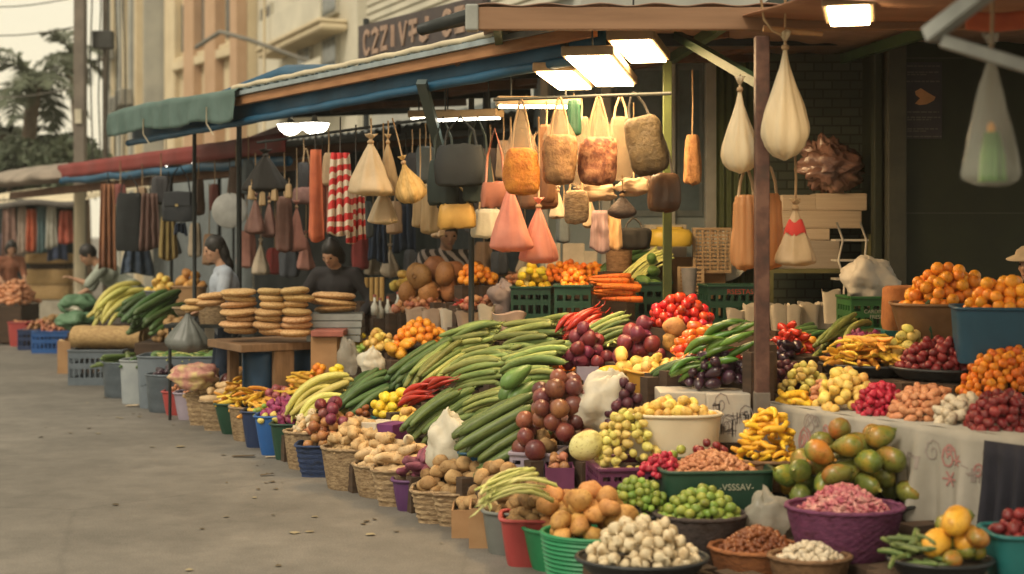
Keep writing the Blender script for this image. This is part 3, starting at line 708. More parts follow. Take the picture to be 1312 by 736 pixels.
bush(50, 216, 31, .9, .42, 1900, 'dark rounded tree directly below the fullest palm')
bush(90, 216, 29, .7, .45, 1700, 'dense dark tree at the foot of the concrete pole')
# ------------------------------------------------------------------ stall roofs
teal = mat('tarp_teal', (.10, .16, .145), (.07, .12, .105), rough=.8, scale=3, bump=.15, bscale=18)
bluet = mat('tarp_blue', (.010, .085, .165), (.007, .06, .12), rough=.55, scale=3, bump=.1, bscale=16)
redt = mat('tarp_red', (.22, .035, .03), (.16, .025, .022), rough=.7, scale=2, bump=.1)
greyt = mat('tarp_grey', (.30, .25, .20), (.2, .17, .14), rough=.9, scale=2.5, bump=.2)
batt = mat('wood_batten', (.40, .20, .09), (.30, .14, .06), rough=.75, scale=4, stretch=(1, 1, 8))
brownw = mat('wood_brown', (.20, .10, .055), (.13, .065, .035), rough=.7, scale=5, bump=.1)
sheet = mat('roof_sheet', (.07, .10, .105), (.045, .07, .075), rough=.5, scale=2)
sheetg = mat('roof_sheet_grey', (.15, .16, .155), (.1, .11, .11), rough=.6, scale=2)
creamt = mat('tarp_cream', (.62, .54, .38), (.52, .45, .32), rough=.8, scale=3, bump=.1)
steelp = mat('post_dark', (.03, .035, .035), rough=.5, metal=.3)
lampm = emit('lamp_glow', (1., .68, .34), 29.)
lampc = emit('lamp_glow_cool', (1., .92, .75), 9.)
housing = mat('lamp_housing', (.35, .25, .14), rough=.5)
def line(A, B):
    A = V((*A, 0)); B = V((*B, 0)); d = (B - A).normalized(); n = V((-d.y, d.x, 0))
    if n.dot(A) < 0: n = -n
    return (lambda u, o, z: A + d * u + n * o + V((0, 0, z))), (B - A).length
def corr(fn, ln, o0, o1, z0, z1, amp=.018, pitch=.18, thick=.004):
    mb = MB(); nu = int(ln / pitch * 6)
    mb.grid(lambda u, v: fn(u * ln, o0 + (o1 - o0) * v, z0 + (z1 - z0) * v + amp * math.sin(u * ln / pitch * 2 * math.pi)), nu, 2); return mb
rf, ln = line((-4.06, 15.05), (.52, 8.4)); zl = lambda u: 2.47 + .012 * u
t = thing('market_roof', rf(0, 0, 0), 'long lean-to roof with blue rolled edge and teal tarp over its far end', 'roof')
corr(rf, ln, -.08, 3.3, 2.86, 3.12).build('roof_sheet', sheet, t, True, world=True, solid=.006)
mb = MB(); m_ = 60; mb.tube([rf(u * ln / m_, .0, zl(u * ln / m_) + .09 + .003 * math.sin(u * 1.1)) for u in range(m_ + 1)], [.034 + .003 * math.sin(u * 1.7) * math.sin(u * .6) for u in range(m_ + 1)], 12)
mb.build('rolled_edge', bluet, t, True, world=True)
mb = MB(); mb.grid(lambda u, v: rf(u * ln, .045 + .012 * math.sin(u * 60), zl(u * ln) + .07 + v * .25), 120, 3); mb.build('valance', bluet, t, True, world=True, solid=.004)
mb = MB(); mb.beam(rf(2.9, -.04, 2.775), rf(ln, -.04, 2.80), .05, .075); mb.build('batten', batt, t, world=True, bevel=.004)
mb = MB(); mb.beam(rf(2.7, -.07, 2.835), rf(ln, -.07, 2.855), .05, .035); mb.build('gutter', mat('gutter_blue', (.30, .36, .38), rough=.5), t, world=True)
mb = MB(); mb.tube([rf(2.8 + (ln - 2.8) * i / 40, -.03 + .004 * math.sin(i * .9), 2.905 + .004 * math.sin(i * 1.9)) for i in range(41)], [.022 + .004 * noise.noise((i * .7, 0, 0)) for i in range(41)], 10); mb.build('rolled_cover', creamt, t, True, world=True)
mb = MB(); mb.tube([rf(1.9, .1, 2.86), rf(3.1, .35, 3.02), rf(4.4, .2, 2.93)], [.05, .09, .05], 8); mb.build('folded_tarp', bluet, t, True, world=True)
for i in range(7):
    mb = MB(); u = .4 + i * (ln - .8) / 6; mb.beam(rf(u, .02, 2.79), rf(u, 3.2, 3.04), .05, .08); mb.build('rafter', brownw if i % 2 else steelp, t, world=True)
for o in (1.1, 2.2): mb = MB(); mb.beam(rf(.1, o, 2.81 + o * .077), rf(ln - .1, o, 2.81 + o * .077), .06, .07); mb.build('purlin', brownw, t, world=True)
def drape(u, v):
    uu = -.25 + u * 3.35; k = v * 2 - 1
    wob = .03 * noise.noise((uu * 3, v * 2, 1)) + .012 * math.sin(uu * 26 + v * 2) * max(0, -k)
    if v < .55: z = 2.93 - .02 * (uu) - (1 - v / .55) * (.27 + .012 * math.sin(uu * 5)); o = -.14 + wob
    else: z = 2.93 - .02 * uu + .06 * math.sin((v - .55) / .45 * 2) ; o = -.14 + (v - .55) / .45 * .9 + wob
    return rf(uu, o, z + .02 * noise.noise((uu * 2, v, 5)) - .06 * max(0, .5 - uu))
mb = MB(); mb.grid(drape, 90, 14); mb.build('tarp_cover', teal, t, True, world=True, solid=.005)
for i in range(2):
    uu = .9 + i * 1.62; mb = MB(); mb.tube([rf(uu, -.165, 2.75), rf(uu + .01, -.17, 2.6), rf(uu, -.1, 2.5)], .006, 5); mb.build('tie_cord', creamt, t, True, world=True)
for (u, o, r) in ((1.7, .05, .02), (2.75, .05, .024), (5.75, .6, .022), (.5, 3.0, .03), (3.5, 3.0, .03), (6.6, 3.0, .03)):
    q = rf(u, o, 0); mb = MB(); mb.tube([(q.x, q.y, 0), (q.x, q.y, 2.9 if o > 1 else 2.62)], r, 8); mb.build('post', steelp, t, True, world=True)
rail = MB(); rail.tube([atY(632, 128, 8.7), atY(860, 120, 8.7)], .012, 6); rail.build('hanging_rail', steelp, t, True, world=True)
rail = MB(); rail.tube([atY(330, 183, 12.6), atY(640, 140, 10.0)], .012, 6); rail.build('hanging_rail', steelp, t, True, world=True)
mb = MB(); mb.beam(atY(540, 105, 9.9), atY(570, 215, 10.5), .07, .05); mb.build('brace', sheet, t, world=True)
mb = MB(); mb.beam(atY(665, 70, 8.9), atY(665, 118, 8.9), .05, .05); mb.build('brace', sheet, t, world=True)
# red-edged roof
rf2, ln2 = line((-6.2, 19.6), (-2.2, 14.0))
t = thing('market_roof', rf2(0, 0, 0), 'low roof with a red front edge and grey cloth bundled over its end', 'roof')
corr(rf2, ln2, .0, 2.8, 2.5, 2.75).build('roof_sheet', sheetg, t, True, world=True, solid=.006)
mb = MB(); mb.grid(lambda u, v: rf2(-.1 + u * (ln2 + .1), -.03 + .014 * math.sin(u * 50), 2.36 + .025 * u * 2 + v * .19), 60, 3); mb.build('red_valance', redt, t, True, world=True, solid=.006)
mb = MB(); mb.tube([rf2(u * ln2 / 30, 0, 2.33 + .012 * math.sin(u)) for u in range(31)], .05, 10); mb.build('rolled_edge', bluet, t, True, world=True)
mb = MB(); mb.beam(rf2(-3.2, .25, 2.2), rf2(ln2, .25, 2.3), .08, .1); mb.build('beam', brownw, t, world=True)
mb = MB(); mb.beam(rf2(2.3, 1.2, 2.58), rf2(6.6, .1, 2.62), .06, .17); mb.build('red_beam', redt, t, world=True, bevel=.01)
def bundle_(u, v):
    a = v * 2 * math.pi; uu = -3.4 + u * 3.5; r = .21 * math.sqrt(max(.02, 1 - (2 * u - 1) ** 6)) * (1 + .12 * noise.noise((uu * 3, math.cos(a), math.sin(a))))
    return rf2(uu, .15 + r * 2.4 * math.cos(a), 2.47 + .62 * r * math.sin(a) - .10 * max(0, -math.cos(a)) + .008 * math.sin(uu * 9))
mb = MB(); mb.grid(bundle_, 44, 18); mb.build('bundled_cloth', greyt, t, True, world=True)
for i in range(5): mb = MB(); u = .3 + i * 1.5; mb.beam(rf2(u, .03, 2.44), rf2(u, 2.7, 2.68), .05, .07); mb.build('rafter', brownw, t, world=True)
for (u, o) in ((1.5, .12), (3.6, .12), (.1, 2.5), (3.3, 2.6), (6.6, 2.6)):
    q = rf2(u, o, 0); mb = MB(); mb.tube([(q.x, q.y, 0), (q.x, q.y, 2.5 if o < 1 else 2.68)], .02, 8); mb.build('post', steelp, t, True, world=True)
mb = MB(); mb.tube([rf2(.4, .5, 2.22), rf2(ln2, .5, 2.28)], .014, 6); mb.build('hanging_rail', steelp, t, True, world=True)
# far white awning
rf3, ln3 = line((-10.5, 26.5), (-7.15, 23.5))
t = thing('market_roof', rf3(0, 0, 0), 'pale cream awning over the farthest stall beyond the red-edged roof', 'roof')
mb = MB(); mb.grid(lambda u, v: rf3(u * ln3, v * 2.2, 2.16 + .32 * math.sin(v * 1.5) + .03 * math.sin(u * 12)), 20, 6); mb.build('awning_cloth', creamt, t, True, world=True, solid=.006)
mb = MB(); mb.grid(lambda u, v: rf3(u * ln3, .0, 2.17 - v * .1 + .03 * math.sin(u * 12)), 20, 2); mb.build('valance', mat('valance_dark', (.1, .09, .08)), t, True, world=True, solid=.006)
for u in (.05, ln3 - .05):
    for o in (.05, 2.1): q = rf3(u, o, 0); mb = MB(); mb.tube([(q.x, q.y, 0), (q.x, q.y, 2.15 if o < 1 else 2.44)], .03, 8); mb.build('post', creamt if (o < 1 and u > 1) else steelp, t, True, world=True)
q = atY(102, 300, 23.0); mb = MB(); mb.tube([(q.x, q.y, 0), (q.x, q.y, 2.3)], .09, 10); one(mb.build('awning_pillar', creamt, None, True), 'thick pale pillar beside the farthest awning', 'pillar')
# rear grey canopy seen under the long roof
rf4, ln4 = line((-4.6, 21.5), (1.6, 12.4))
t = thing('market_roof', rf4(0, 0, 0), 'grey rear canopy seen underneath the long blue-edged roof', 'roof')
corr(rf4, ln4, 0, 3.0, 2.86, 2.62).build('roof_sheet', sheetg, t, True, world=True, solid=.006)
for u in (.3, 2.6, 5.2, 7.8, 10.4): mb = MB(); mb.beam(rf4(u, 0, 2.8), rf4(u, 2.9, 2.57), .06, .07); mb.build('rafter', steelp, t, world=True)
for u in (.3, 5.2, 10.4):
    for o in (.06, 2.9): q = rf4(u, o, 0); mb = MB(); mb.tube([(q.x, q.y, 0), (q.x, q.y, 2.78 if o < 1 else 2.55)], .03, 8); mb.build('post', steelp, t, True, world=True)
# nearest canopy
fascm = mat('fascia_brown', (.30, .17, .095), (.22, .12, .065), rough=.7, scale=2, stretch=(.4, 1, 5), bump=.1)
a = atY(612, 28, 7.6); t = thing('market_canopy', (a.x, a.y, 0), 'nearest canopy with a thick brown front board and grey end cap', 'roof')
zb = zY(39, 7.6); zt = zY(10, 7.6)
mb = MB(); mb.box((a.x + 2.8, 7.6, (zb + zt) / 2), (5.6, .05, zt - zb)); mb.build('fascia', fascm, t, world=True, bevel=.006)
mb = MB(); mb.box((a.x - .03, 7.61, (zb + zt) / 2 + .005), (.07, .1, zt - zb + .02)); mb.build('end_cap', mat('cap_grey', (.35, .36, .33), rough=.6), t, world=True, bevel=.01)
mb = MB(); mb.grid(lambda u, v: V((a.x + u * 5.6, 7.57 + v * 3.3, zt + .012 + .16 * v + .008 * math.sin(u * 120))), 120, 2); mb.build('roof_sheet', mat('sheet_pinkish', (.34, .22, .16), (.25, .16, .12), rough=.7), t, True, world=True, solid=.006)
for k in range(4): mb = MB(); mb.beam((a.x + .1 + k * 1.3, 7.63, zt - .03), (a.x + .1 + k * 1.3, 10.8, zt + .12), .05, .07); mb.build('rafter', mat('paint_green', (.04, .085, .03), (.03, .06, .02), rough=.6), t, world=True)
mb = MB(); mb.tube([atY(540, 38, 8.0), atY(606, 20, 7.65)], [.035, .045], 8); mb.build('gutter_pipe', steelp, t, True, world=True)
grn = mat('paint_green', (.05, .10, .03)); olive = mat('paint_olive', (.10, .13, .035), (.07, .09, .025), rough=.55)
q = atY(855, 300, 9.25); mb = MB(); mb.box((q.x, q.y, 1.36), (.055, .055, 2.72)); mb.build('post', olive, t, world=True, bevel=.004)
mb = MB(); mb.beam(atY(868, 46, 8.9), atY(972, 106, 7.4), .05, .05); mb.build('brace', grn, t, world=True)
rust = mat('post_rust', (.085, .038, .028), (.05, .026, .02), rough=.6, scale=9, bump=.1, c3=(.13, .065, .045))
q = atY(976, 300, 7.2); t2 = thing('canopy_post', (q.x, q.y, 0), 'thick rust brown post rising through the goods, rope-tied bar on top', 'post')
MB().box((0, 0, 1.30), (.07, .07, 2.6)).build('post_shaft', rust, t2, bevel=.006)
MB().box((.0, -.001, .40), (.076, .076, .8)).build('base_sleeve', mat('sleeve_grey', (.15, .13, .11), rough=.7), t2, bevel=.004)
mb = MB(); e1, e2 = atY(978, 37, 7.1), atY(1054, 44, 7.1)
mb.tube([e1, e1.lerp(e2, .4), e2], [.016, .018, .012], 8); mb.build('cross_bar', mat('wood_hook', (.45, .25, .11), rough=.6), t2, True, world=True)
mb = MB(); mb.tube([atY(975, 0, 7.1), atY(979, 25, 7.08), atY(990, 40, 7.08), atY(1004, 46, 7.1)], .007, 6); mb.tube([atY(1006, -14, 7.1), atY(1006, 60, 7.1)], .006, 6); mb.build('rope', mat('rope', (.42, .28, .15), rough=.9), t2, True, world=True)
# brown sagging tarp, red cloth and metal bars at the upper corner
def sag(u, v):
    x = atY(1035 + u * 900, 0, 5.9).x; y = 3.4 + 4.3 * v  # unseen near part stretched toward the camera to shade the right table
    return V((x, y, 2.3 + .45 * v + .05 * max(0, .12 - u) * 4 + .015 * noise.noise((u * 5, v * 3, 0))))
mb = MB(); mb.grid(sag, 40, 16); pass
o = mb.build('sagging_tarp', mat('tarp_brown', (.34, .16, .08), (.25, .11, .055), rough=.75, scale=2, bump=.1), None, True, solid=.006); one(o, 'brown tarp sagging along the picture top beside the lit panel', 'tarp')
mb = MB(); mb.grid(lambda u, v: atY(1238 + u * 110, 14 + 24 * v + 3 * math.sin(u * 5), 5.3 + .3 * u), 14, 4); o = mb.build('cloth_strip', mat('cloth_orange', (.55, .13, .05), (.45, .09, .04), rough=.85), None, True, solid=.006); one(o, 'orange-red cloth strip behind the grey metal bars', 'cloth')
gm = mat('bar_grey', (.36, .37, .35), (.26, .27, .26), rough=.4, metal=.5)
t = thing('awning_frame', atY(1195, 300, 4.4), 'grey metal bars of a folded awning frame at upper corner', 'frame')
mb = MB(); mb.beam(atY(1190, 46, 4.4), atY(1268, -14, 4.2), .05, .05); mb.build('bar', gm, t, world=True, bevel=.004)
mb = MB(); mb.beam(atY(1206, 52, 4.38), atY(1330, 90, 4.3), .035, .04); mb.build('bar', gm, t, world=True, bevel=.004)
# ------------------------------------------------------------------ lamps
def lamp(px, py, z, dirv, ln, wd, label, m=lampm, group='lit lamp panels', tilt=0.):
    c = at(px, py, z); t = thing('lamp_panel', c, label, 'lamp', group, math.atan2(dirv[1], dirv[0]))
    MB().box((0, 0, .035), (ln + .04, wd + .05, .055)).build('housing', housing, t, bevel=.008)
    MB().box((0, 0, .0), (ln, wd, .014)).build('diffuser', m, t, bevel=.003)
    [MB().tube([(x_, 0, .06), (x_, 0, .28)], .006, 5).build('hanger', steelp, t) for x_ in (-ln * .35, ln * .35)]
lamp(724, 104, 2.6, (.17, .98), 1.0, .22, 'lit lamp panel nearest the roof brace, leftmost of the three slanting ones')
lamp(772, 93, 2.6, (.17, .98), 1.55, .25, 'longest and brightest lit panel above the orange and brown packed bags')
lamp(820, 67, 2.68, (.2, .98), .95, .22, 'lit lamp panel beside the top of the olive green post')
lamp(690, 137, 2.44, (1, .12), .52, .1, 'thin lit tube hanging crosswise behind the packed bags', m=lampm)
lamp(1088, 21, 2.55, (.25, .97), .48, .17, 'small lit panel beside the brown sagging tarp')
lamp(598, 153, 2.42, (1, -.5), .5, .08, 'short white tube lamp above the black handbags', m=lampc)
lamp(555, 152, 2.5, (1, -.3), .34, .08, 'short white tube lamp under the rear canopy beside the black handbags', m=lampc)
def dome(px, py, Y, r, label, gr='glowing shaded bulbs'):
    c = atY(px, py, Y); t = thing('hanging_lamp', c, label, 'lamp', gr)
    MB().lathe([(.02, .10), (.03, .05), (r * .9, .045), (r, .03)], seg=20, cap=False).build('lamp_shade', mat('shade_pale', (.6, .58, .5)), t, True)
    MB().lathe([(r * .97, .03), (r * .8, -.02), (r * .45, -.055), (.01, -.07)], seg=20).build('bulb', lampc, t, True)
    MB().tube([(0, 0, .09), (0, 0, .3)], .005, 5).build('cord', steelp, t)
dome(372, 164, 12.8, .12, 'flat glowing lamp under the blue-edged roof, smaller of the adjoining two')
dome(403, 163, 12.6, .135, 'flat glowing lamp under the blue-edged roof, larger of the adjoining two')
dome(213, 206, 17.5, .045, 'small glowing bulb under the red-edged roof, nearer its front edge')
dome(247, 202, 17., .06, 'glowing bulb under the red-edged roof beside a thin dark post')
# ------------------------------------------------------------------ shop fronts behind the goods
bw = mat('shop_bluegrey', (.33, .40, .43), (.26, .33, .35), rough=.8, scale=1.5)
pc = mat('shop_pale', (.62, .61, .55), (.52, .51, .46), rough=.8)
def slab(x0, x1, y0, z0, z1, th): return MB().box(((x0 + x1) / 2, y0 + th / 2, (z0 + z1) / 2), (x1 - x0, th, z1 - z0))
X = lambda px, Y: (px - CX) / F * Y
t = thing('blue_shop_front', (X(800, 12.2), 12.2, 0), 'blue-grey shop front with pale columns behind the olive post', 'building')
slab(X(690, 12.2), X(935, 12.2), 12.2, 0, 3.5, 3.).build('wall', bw, t, world=True)
for p0, p1 in ((902, 918), (856, 864), (770, 782), (692, 702)): slab(X(p0, 12.2), X(p1, 12.2), 12.1, 0, 3.5, .098).build('column', pc, t, world=True, bevel=.01)
for p0, p1 in ((866, 899), (786, 852), (706, 766)):
    wi = slab(X(p0, 12.2), X(p1, 12.2), 12.165, 1.75, 3.05, .033).build('window', mat('shop_frame', (.2, .24, .25)), t, world=True)
    o = slab(X(p0 + 4, 12.2), X(p1 - 4, 12.2), 12.16, 1.8, 3.0, .004).build('pane', mat('shop_glass', (.13, .19, .22), rough=.2), None); o.data.transform(Matrix.Translation(-t.location)); o.parent = wi
shm = mat('shutter_green', (.085, .11, .04), (.06, .08, .03), rough=.6, scale=3)
t = thing('green_shutter', (X(960, 11.4), 11.4, 0), 'olive green corrugated shutter behind the rust brown post', 'shutter')
mb = MB(); mb.grid(lambda u, v: V((X(918 + 84 * u, 11.4), 11.4 + .03 * abs(math.sin(u * 9 * math.pi)), .0 + v * 3.3)), 108, 2); mb.build('shutter_sheet', shm, t, True, world=True, solid=.005)
mb = MB(); mb.box((X(960, 11.4), 11.42, 3.36), (.62, .16, .13)); mb.build('roller_box', shm, t, world=True, bevel=.01)
def brick_mat():
    m, tt, b = nt('brick_greygreen'); N = tt.nodes; L = tt.links
    tc = N.new('ShaderNodeTexCoord'); mp = N.new('ShaderNodeMapping'); mp.inputs['Rotation'].default_value = (R(90), 0, 0); L.new(tc.outputs['Object'], mp.inputs[0])
    br = N.new('ShaderNodeTexBrick'); br.inputs['Scale'].default_value = 3.6; br.inputs['Color1'].default_value = (.06, .075, .055, 1); br.inputs['Color2'].default_value = (.04, .052, .04, 1); br.inputs['Mortar'].default_value = (.022, .026, .02, 1); br.inputs['Mortar Size'].default_value = .025
    L.new(mp.outputs[0], br.inputs['Vector']); L.new(br.outputs['Color'], b.inputs['Base Color']); b.inputs['Roughness'].default_value = .85
    bp = N.new('ShaderNodeBump'); bp.inputs['Strength'].default_value = .6; bp.inputs['Distance'].default_value = .01; bp.invert = True; L.new(br.outputs['Fac'], bp.inputs['Height']); L.new(bp.outputs[0], b.inputs['Normal']); return m
o = slab(0, X(1134, 10.9) - X(985, 10.9), 0, 0, 3.4, .2).build('brick_wall', brick_mat()); o.location = (X(985, 10.9), 10.9, 0); one(o, 'grey-green brick wall above the stacked papers', 'wall')
dgm = mat('panel_darkgreen', (.020, .025, .011), (.013, .017, .008), rough=.7, scale=2.2); frm = mat('frame_olive', (.05, .05, .035), (.035, .035, .026), rough=.7)
t = thing('dark_shop_front', (X(1200, 9.9), 9.9, 0), 'dark green panelled shop front with an olive door post', 'building')
slab(X(1150, 9.9), X(1500, 9.9), 9.9, 0, 3.6, 3.).build('wall', dgm, t, world=True)
slab(X(1134, 9.9), X(1158, 9.9), 9.82, 0, 3.6, .16).build('door_post', frm, t, world=True, bevel=.01)
slab(X(1120, 9.9), X(1131, 9.9), 9.9, 0, 3.6, .1).build('door_post', dgm, t, world=True, bevel=.01)
for k in range(9): slab(X(1160, 9.9), X(1500, 9.9), 9.893, .3 + k * .36, .31 + k * .36, .005).build('seam', frm, t, world=True) if k % 3 == 1 else None
# poster with the orange arrow-like fish
zt, zb_ = zY(80, 9.88), zY(178, 9.88); px0, px1 = X(1160, 9.88), X(1207, 9.88); pw, ph = px1 - px0, zt - zb_
t = thing('wall_poster', (px0, 9.885, zb_), 'dark poster with an orange arrow shape pinned to the green shop front', 'poster')
MB().box((pw / 2, 0, ph / 2), (pw, .008, ph)).build('sheet', mat('poster_navy', (.030, .026, .032), rough=.6), t)
mb = MB(); pts = [(.26, .62), (.42, .66), (.62, .6), (.82, .545), (.78, .5), (.58, .45), (.38, .44), (.26, .46), (.4, .53), (.28, .57)]
mb.add([(a * pw, -.0065, b * ph) for a, b in pts] , [(8, 5, 4, 3, 2), (8, 2, 1, 0, 9), (8, 7, 6, 5)]); mb.build('arrow_emblem', mat('poster_orange', (.42, .21, .09), rough=.7), t)
for yy, x0, x1 in ((.94, .05, .95), (.86, .05, .9), (.83, .05, .6), (.74, .03, .97), (.34, .05, .92), (.27, .05, .95), (.24, .05, .7), (.12, .05, .9), (.09, .05, .6), (.02, .02, .98)):
    x = x0; mb = MB()
    while x < x1 - .03:
        q = min(x1, x + rnd.uniform(.05, .2)); mb.add([(x * pw, -.006, yy * ph), (q * pw, -.006, yy * ph), (q * pw, -.006, (yy + .018) * ph), (x * pw, -.006, (yy + .018) * ph)], [(0, 1, 2, 3)]); x = q + .03
    mb.build('text_line', mat('poster_grey', (.10, .09, .075), rough=.7), t)
# banner with the big pinkish characters
a, b = atY(459, 34, 18.5), atY(618, -6, 13.6); a2, b2 = atY(459, 82, 18.5), atY(618, 44, 13.6)
t = thing('shop_banner', V((a.x, a.y, 0)), 'dark purple-brown banner with large blurred pinkish characters', 'banner')
P4 = lambda u, v, o=0.: (a.lerp(b, u)).lerp(a2.lerp(b2, u), v) + V((-.82, -.57, 0)) * o
mb = MB(); mb.add([P4(0, 0), P4(1, 0), P4(1, 1), P4(0, 1), P4(0, 0, -.06), P4(1, 0, -.06), P4(1, 1, -.06), P4(0, 1, -.06)], [(0, 1, 2, 3), (7, 6, 5, 4), (0, 4, 5, 1), (1, 5, 6, 2), (2, 6, 7, 3), (3, 7, 4, 0)])
mb.build('board', mat('banner_dark', (.075, .055, .05), (.055, .042, .045), rough=.7), t, world=True)
mb = MB()
def stroke(pts, wd=.012):
    for (x0, y0), (x1, y1) in zip(pts, pts[1:]): mb.beam(P4(x0, y0, .012), P4(x1, y1, .012), .016, wd * 5)
for k, g_ in enumerate(('arc', 'two', 'z', 'i', 'v', 'bars', 'u', 'i', 'arc', 'z')):
    mb = MB(); x = .10 + k * .085; s_ = .03
    if g_ == 'arc': stroke([(x - s_ * math.cos(q / 2), .5 + .3 * math.sin(q / 2)) for q in range(-5, 6)])
    if g_ == 'two': stroke([(x - s_, .3), (x, .2), (x + s_, .32), (x - s_, .78), (x + s_, .78)])
    if g_ == 'z': stroke([(x - s_, .22), (x + s_, .22), (x - s_, .76), (x + s_, .76)])
    if g_ == 'i': stroke([(x, .2), (x, .78)])
    if g_ == 'v': stroke([(x - s_, .2), (x, .78), (x + s_, .2)])
    if g_ == 'bars': stroke([(x - s_, .25), (x + s_, .25)]); stroke([(x, .25), (x - .005, .78)]); stroke([(x - s_, .55), (x + s_, .5)])
    if g_ == 'u': stroke([(x - s_, .2), (x - s_, .7), (x, .8), (x + s_, .7), (x + s_, .2)])
    mb.build('character', mat('banner_pink', (.44, .29, .21), rough=.7), t, world=True)
for u in (.02, .98):
    q = P4(u, 0, -.09); mb = MB(); mb.tube([(q.x, q.y, 0), (q.x, q.y, q.z + .1)], .04, 8); mb.build('support', steelp, t, world=True)
# added tarpaulin backdrop; dull dark colours stand for the dim interior behind the goods
for p0, Y0, p1, Y1, mm, lb in ((196, 25.5, 325, 21.5, mat('back_grey', (.16, .18, .185), (.12, .14, .145), rough=.85), 'pale blue-grey tarpaulin backdrop added behind the woman in blue'), (325, 21.4, 452, 17.3, mat('back_dusk', (.04, .047, .05), (.03, .035, .038), rough=.85), 'dusky grey tarpaulin backdrop added behind the red patterned cloths'), (452, 17.2, 560, 15.2, mat('back_teal', (.025, .04, .043), (.018, .03, .032), rough=.8), 'dark teal tarpaulin backdrop added behind the hanging handbags'), (560, 15.1, 692, 13.0, mat('back_slate', (.07, .085, .09), (.05, .06, .065), rough=.8), 'slate grey tarpaulin backdrop added behind the pink bags')):
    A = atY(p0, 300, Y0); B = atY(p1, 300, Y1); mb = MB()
    mb.grid(lambda u, v: V((A.x + (B.x - A.x) * u, A.y + (B.y - A.y) * u + .05 * math.sin(u * 30), .02 + v * 2.56)), 40, 4); one(mb.build('tarpaulin_backdrop', mm, None, True, solid=.006), lb, 'tarpaulin', 'added backdrops')
# ------------------------------------------------------------------ front row on the road, near to far
c = K('ribbed', 'green', 692, 838, 694, 766, 'bright green ribbed basket full of orange-brown sweet potatoes', 'basket', taper=.84)
heap(c, 'sweet_potato', 48, .18, 'orange-brown sweet potato heaped in the green ribbed basket', 'sweet potato', s=.84)
c = K('bin', 'green', 668, 790, 684, 737, 'smooth green tub squeezed between the red bin and the ribbed basket', 'tub', p=2.6, taper=.8)
heap(c, 'sweet_potato', 20, .14, 'sweet potato in the smooth green tub beside the red bin', 'sweet potato', s=.88)
c = K('bin', 'red', 640, 742, 669, 729, 'faded red bin of knobbly brown taro', 'bin', taper=.82)
heap(c, 'taro', 60, .15, 'knobbly brown taro root heaped in the faded red bin', 'taro')
c = K('bin', 'grey', 617, 722, 660, 714, 'grey-green bin beside the faded red bin', 'bin', p=3, taper=.85)
heap(c, 'taro', 46, .13, 'knobbly brown taro root heaped in the grey-green bin', 'taro', s=.92)
c = K('box', 'kraft', 601, 690, 652, 703, 'tall brown cardboard box beside the grey-green bin', 'box')
heap(c, 'ginger', 18, .09, 'tan ginger root in the tall brown cardboard box', 'ginger')
c = K('box', 'kraft', 579, 664, 654, 690, 'low brown cardboard box between slatted basket and tall cardboard box', 'box')
heap(c, 'potato', 20, .08, 'brown potato in the low cardboard box', 'potato')
c = K('slat', 'straw', 553, 655, 635, 677, 'square straw basket of potatoes next to the low cardboard box', 'basket')
heap(c, 'potato', 34, .17, 'large brown potato heaped in the square straw basket next to the cardboard box', 'potato', s=1.15)
c = K('slat', 'straw', 527, 622, 632, 673, 'square straw basket of potatoes next to the purple bin', 'basket')
heap(c, 'potato', 32, .15, 'brown potato heaped in the square straw basket next to the purple bin', 'potato', s=1.08)
c = K('bin', 'darkpurple', 503, 596, 618, 657, 'dark purple bin of purple yams', 'bin', taper=.86)
heap(c, 'yam', 24, .12, 'purple yam heaped in the dark purple bin', 'yam', tilt=.25)
heap(c, 'onion', 9, .19, 'dark red onion on top of the purple yams', 'onion', rx=.1, ry=.1, dx=.05, dy=.06)
c = K('slat', 'straw', 477, 570, 605, 651, 'square straw basket of pale roots beside the purple bin', 'basket')
heap(c, 'pale_root', 22, .12, 'pale tan root in the square straw basket beside the purple bin', 'root', tilt=.3)
heap(c, 'radish', 4, .2, 'thick white radish lying on the pale tan roots', 'radish', rx=.1, ry=.1, tilt=.9)
c = K('woven', 'straw', 452, 540, 600, 641, 'round straw basket of pale roots between two other straw baskets', 'basket')
heap(c, 'pale_root', 20, .12, 'pale tan root in the round straw basket', 'root', tilt=.3)
heap(c, 'ginger', 8, .16, 'tan ginger root on the pale roots of the round straw basket', 'ginger', rx=.12, ry=.12)
c = K('woven', 'straw', 412, 500, 578, 631, 'large round straw basket heaped high with ginger', 'basket')
heap(c, 'ginger', 30, .17, 'pale tan ginger root heaped in the large round straw basket', 'ginger', tilt=.3)
c = K('slat', 'navy', 380, 460, 573, 613, 'navy slatted basket of brown and red onions', 'basket')
heap(c, 'brown_onion', 24, .19, 'round brown onion in the navy slatted basket', 'onion', s=1.1)
heap(c, 'onion', 14, .21, 'dark red onion in the navy slatted basket', 'onion')
heap(c, 'beet', 5, .30, 'big red-brown bulb on top of the onions in the navy basket', 'beet', rx=.16, ry=.16)
c = K('woven', 'straw', 364, 432, 556, 604, 'small straw basket of pale roots and garlic beside the navy basket', 'basket')
heap(c, 'pale_root', 10, .1, 'pale root in the small straw basket beside the navy basket', 'root', s=.85)
heap(c, 'garlic', 14, .15, 'white garlic bulb in the small straw basket', 'garlic')
c = K('bin', 'darkgreen', 348, 416, 545, 591, 'dark green bin between the bright blue bin and small straw basket', 'bin')
heap(c, 'onion', 14, .1, 'dark red onion in the dark green bin by the blue bin', 'onion')
heap(c, 'shallot_tuft', 14, .17, 'purple shallot tuft on the dark green bin', 'shallot')
c = K('bin', 'blue', 328, 396, 535, 585, 'bright blue bin in the front row on the road', 'bin', taper=.75)
heap(c, 'shallot_tuft', 26, .16, 'purple shallot tuft heaped on the bright blue bin', 'shallot')
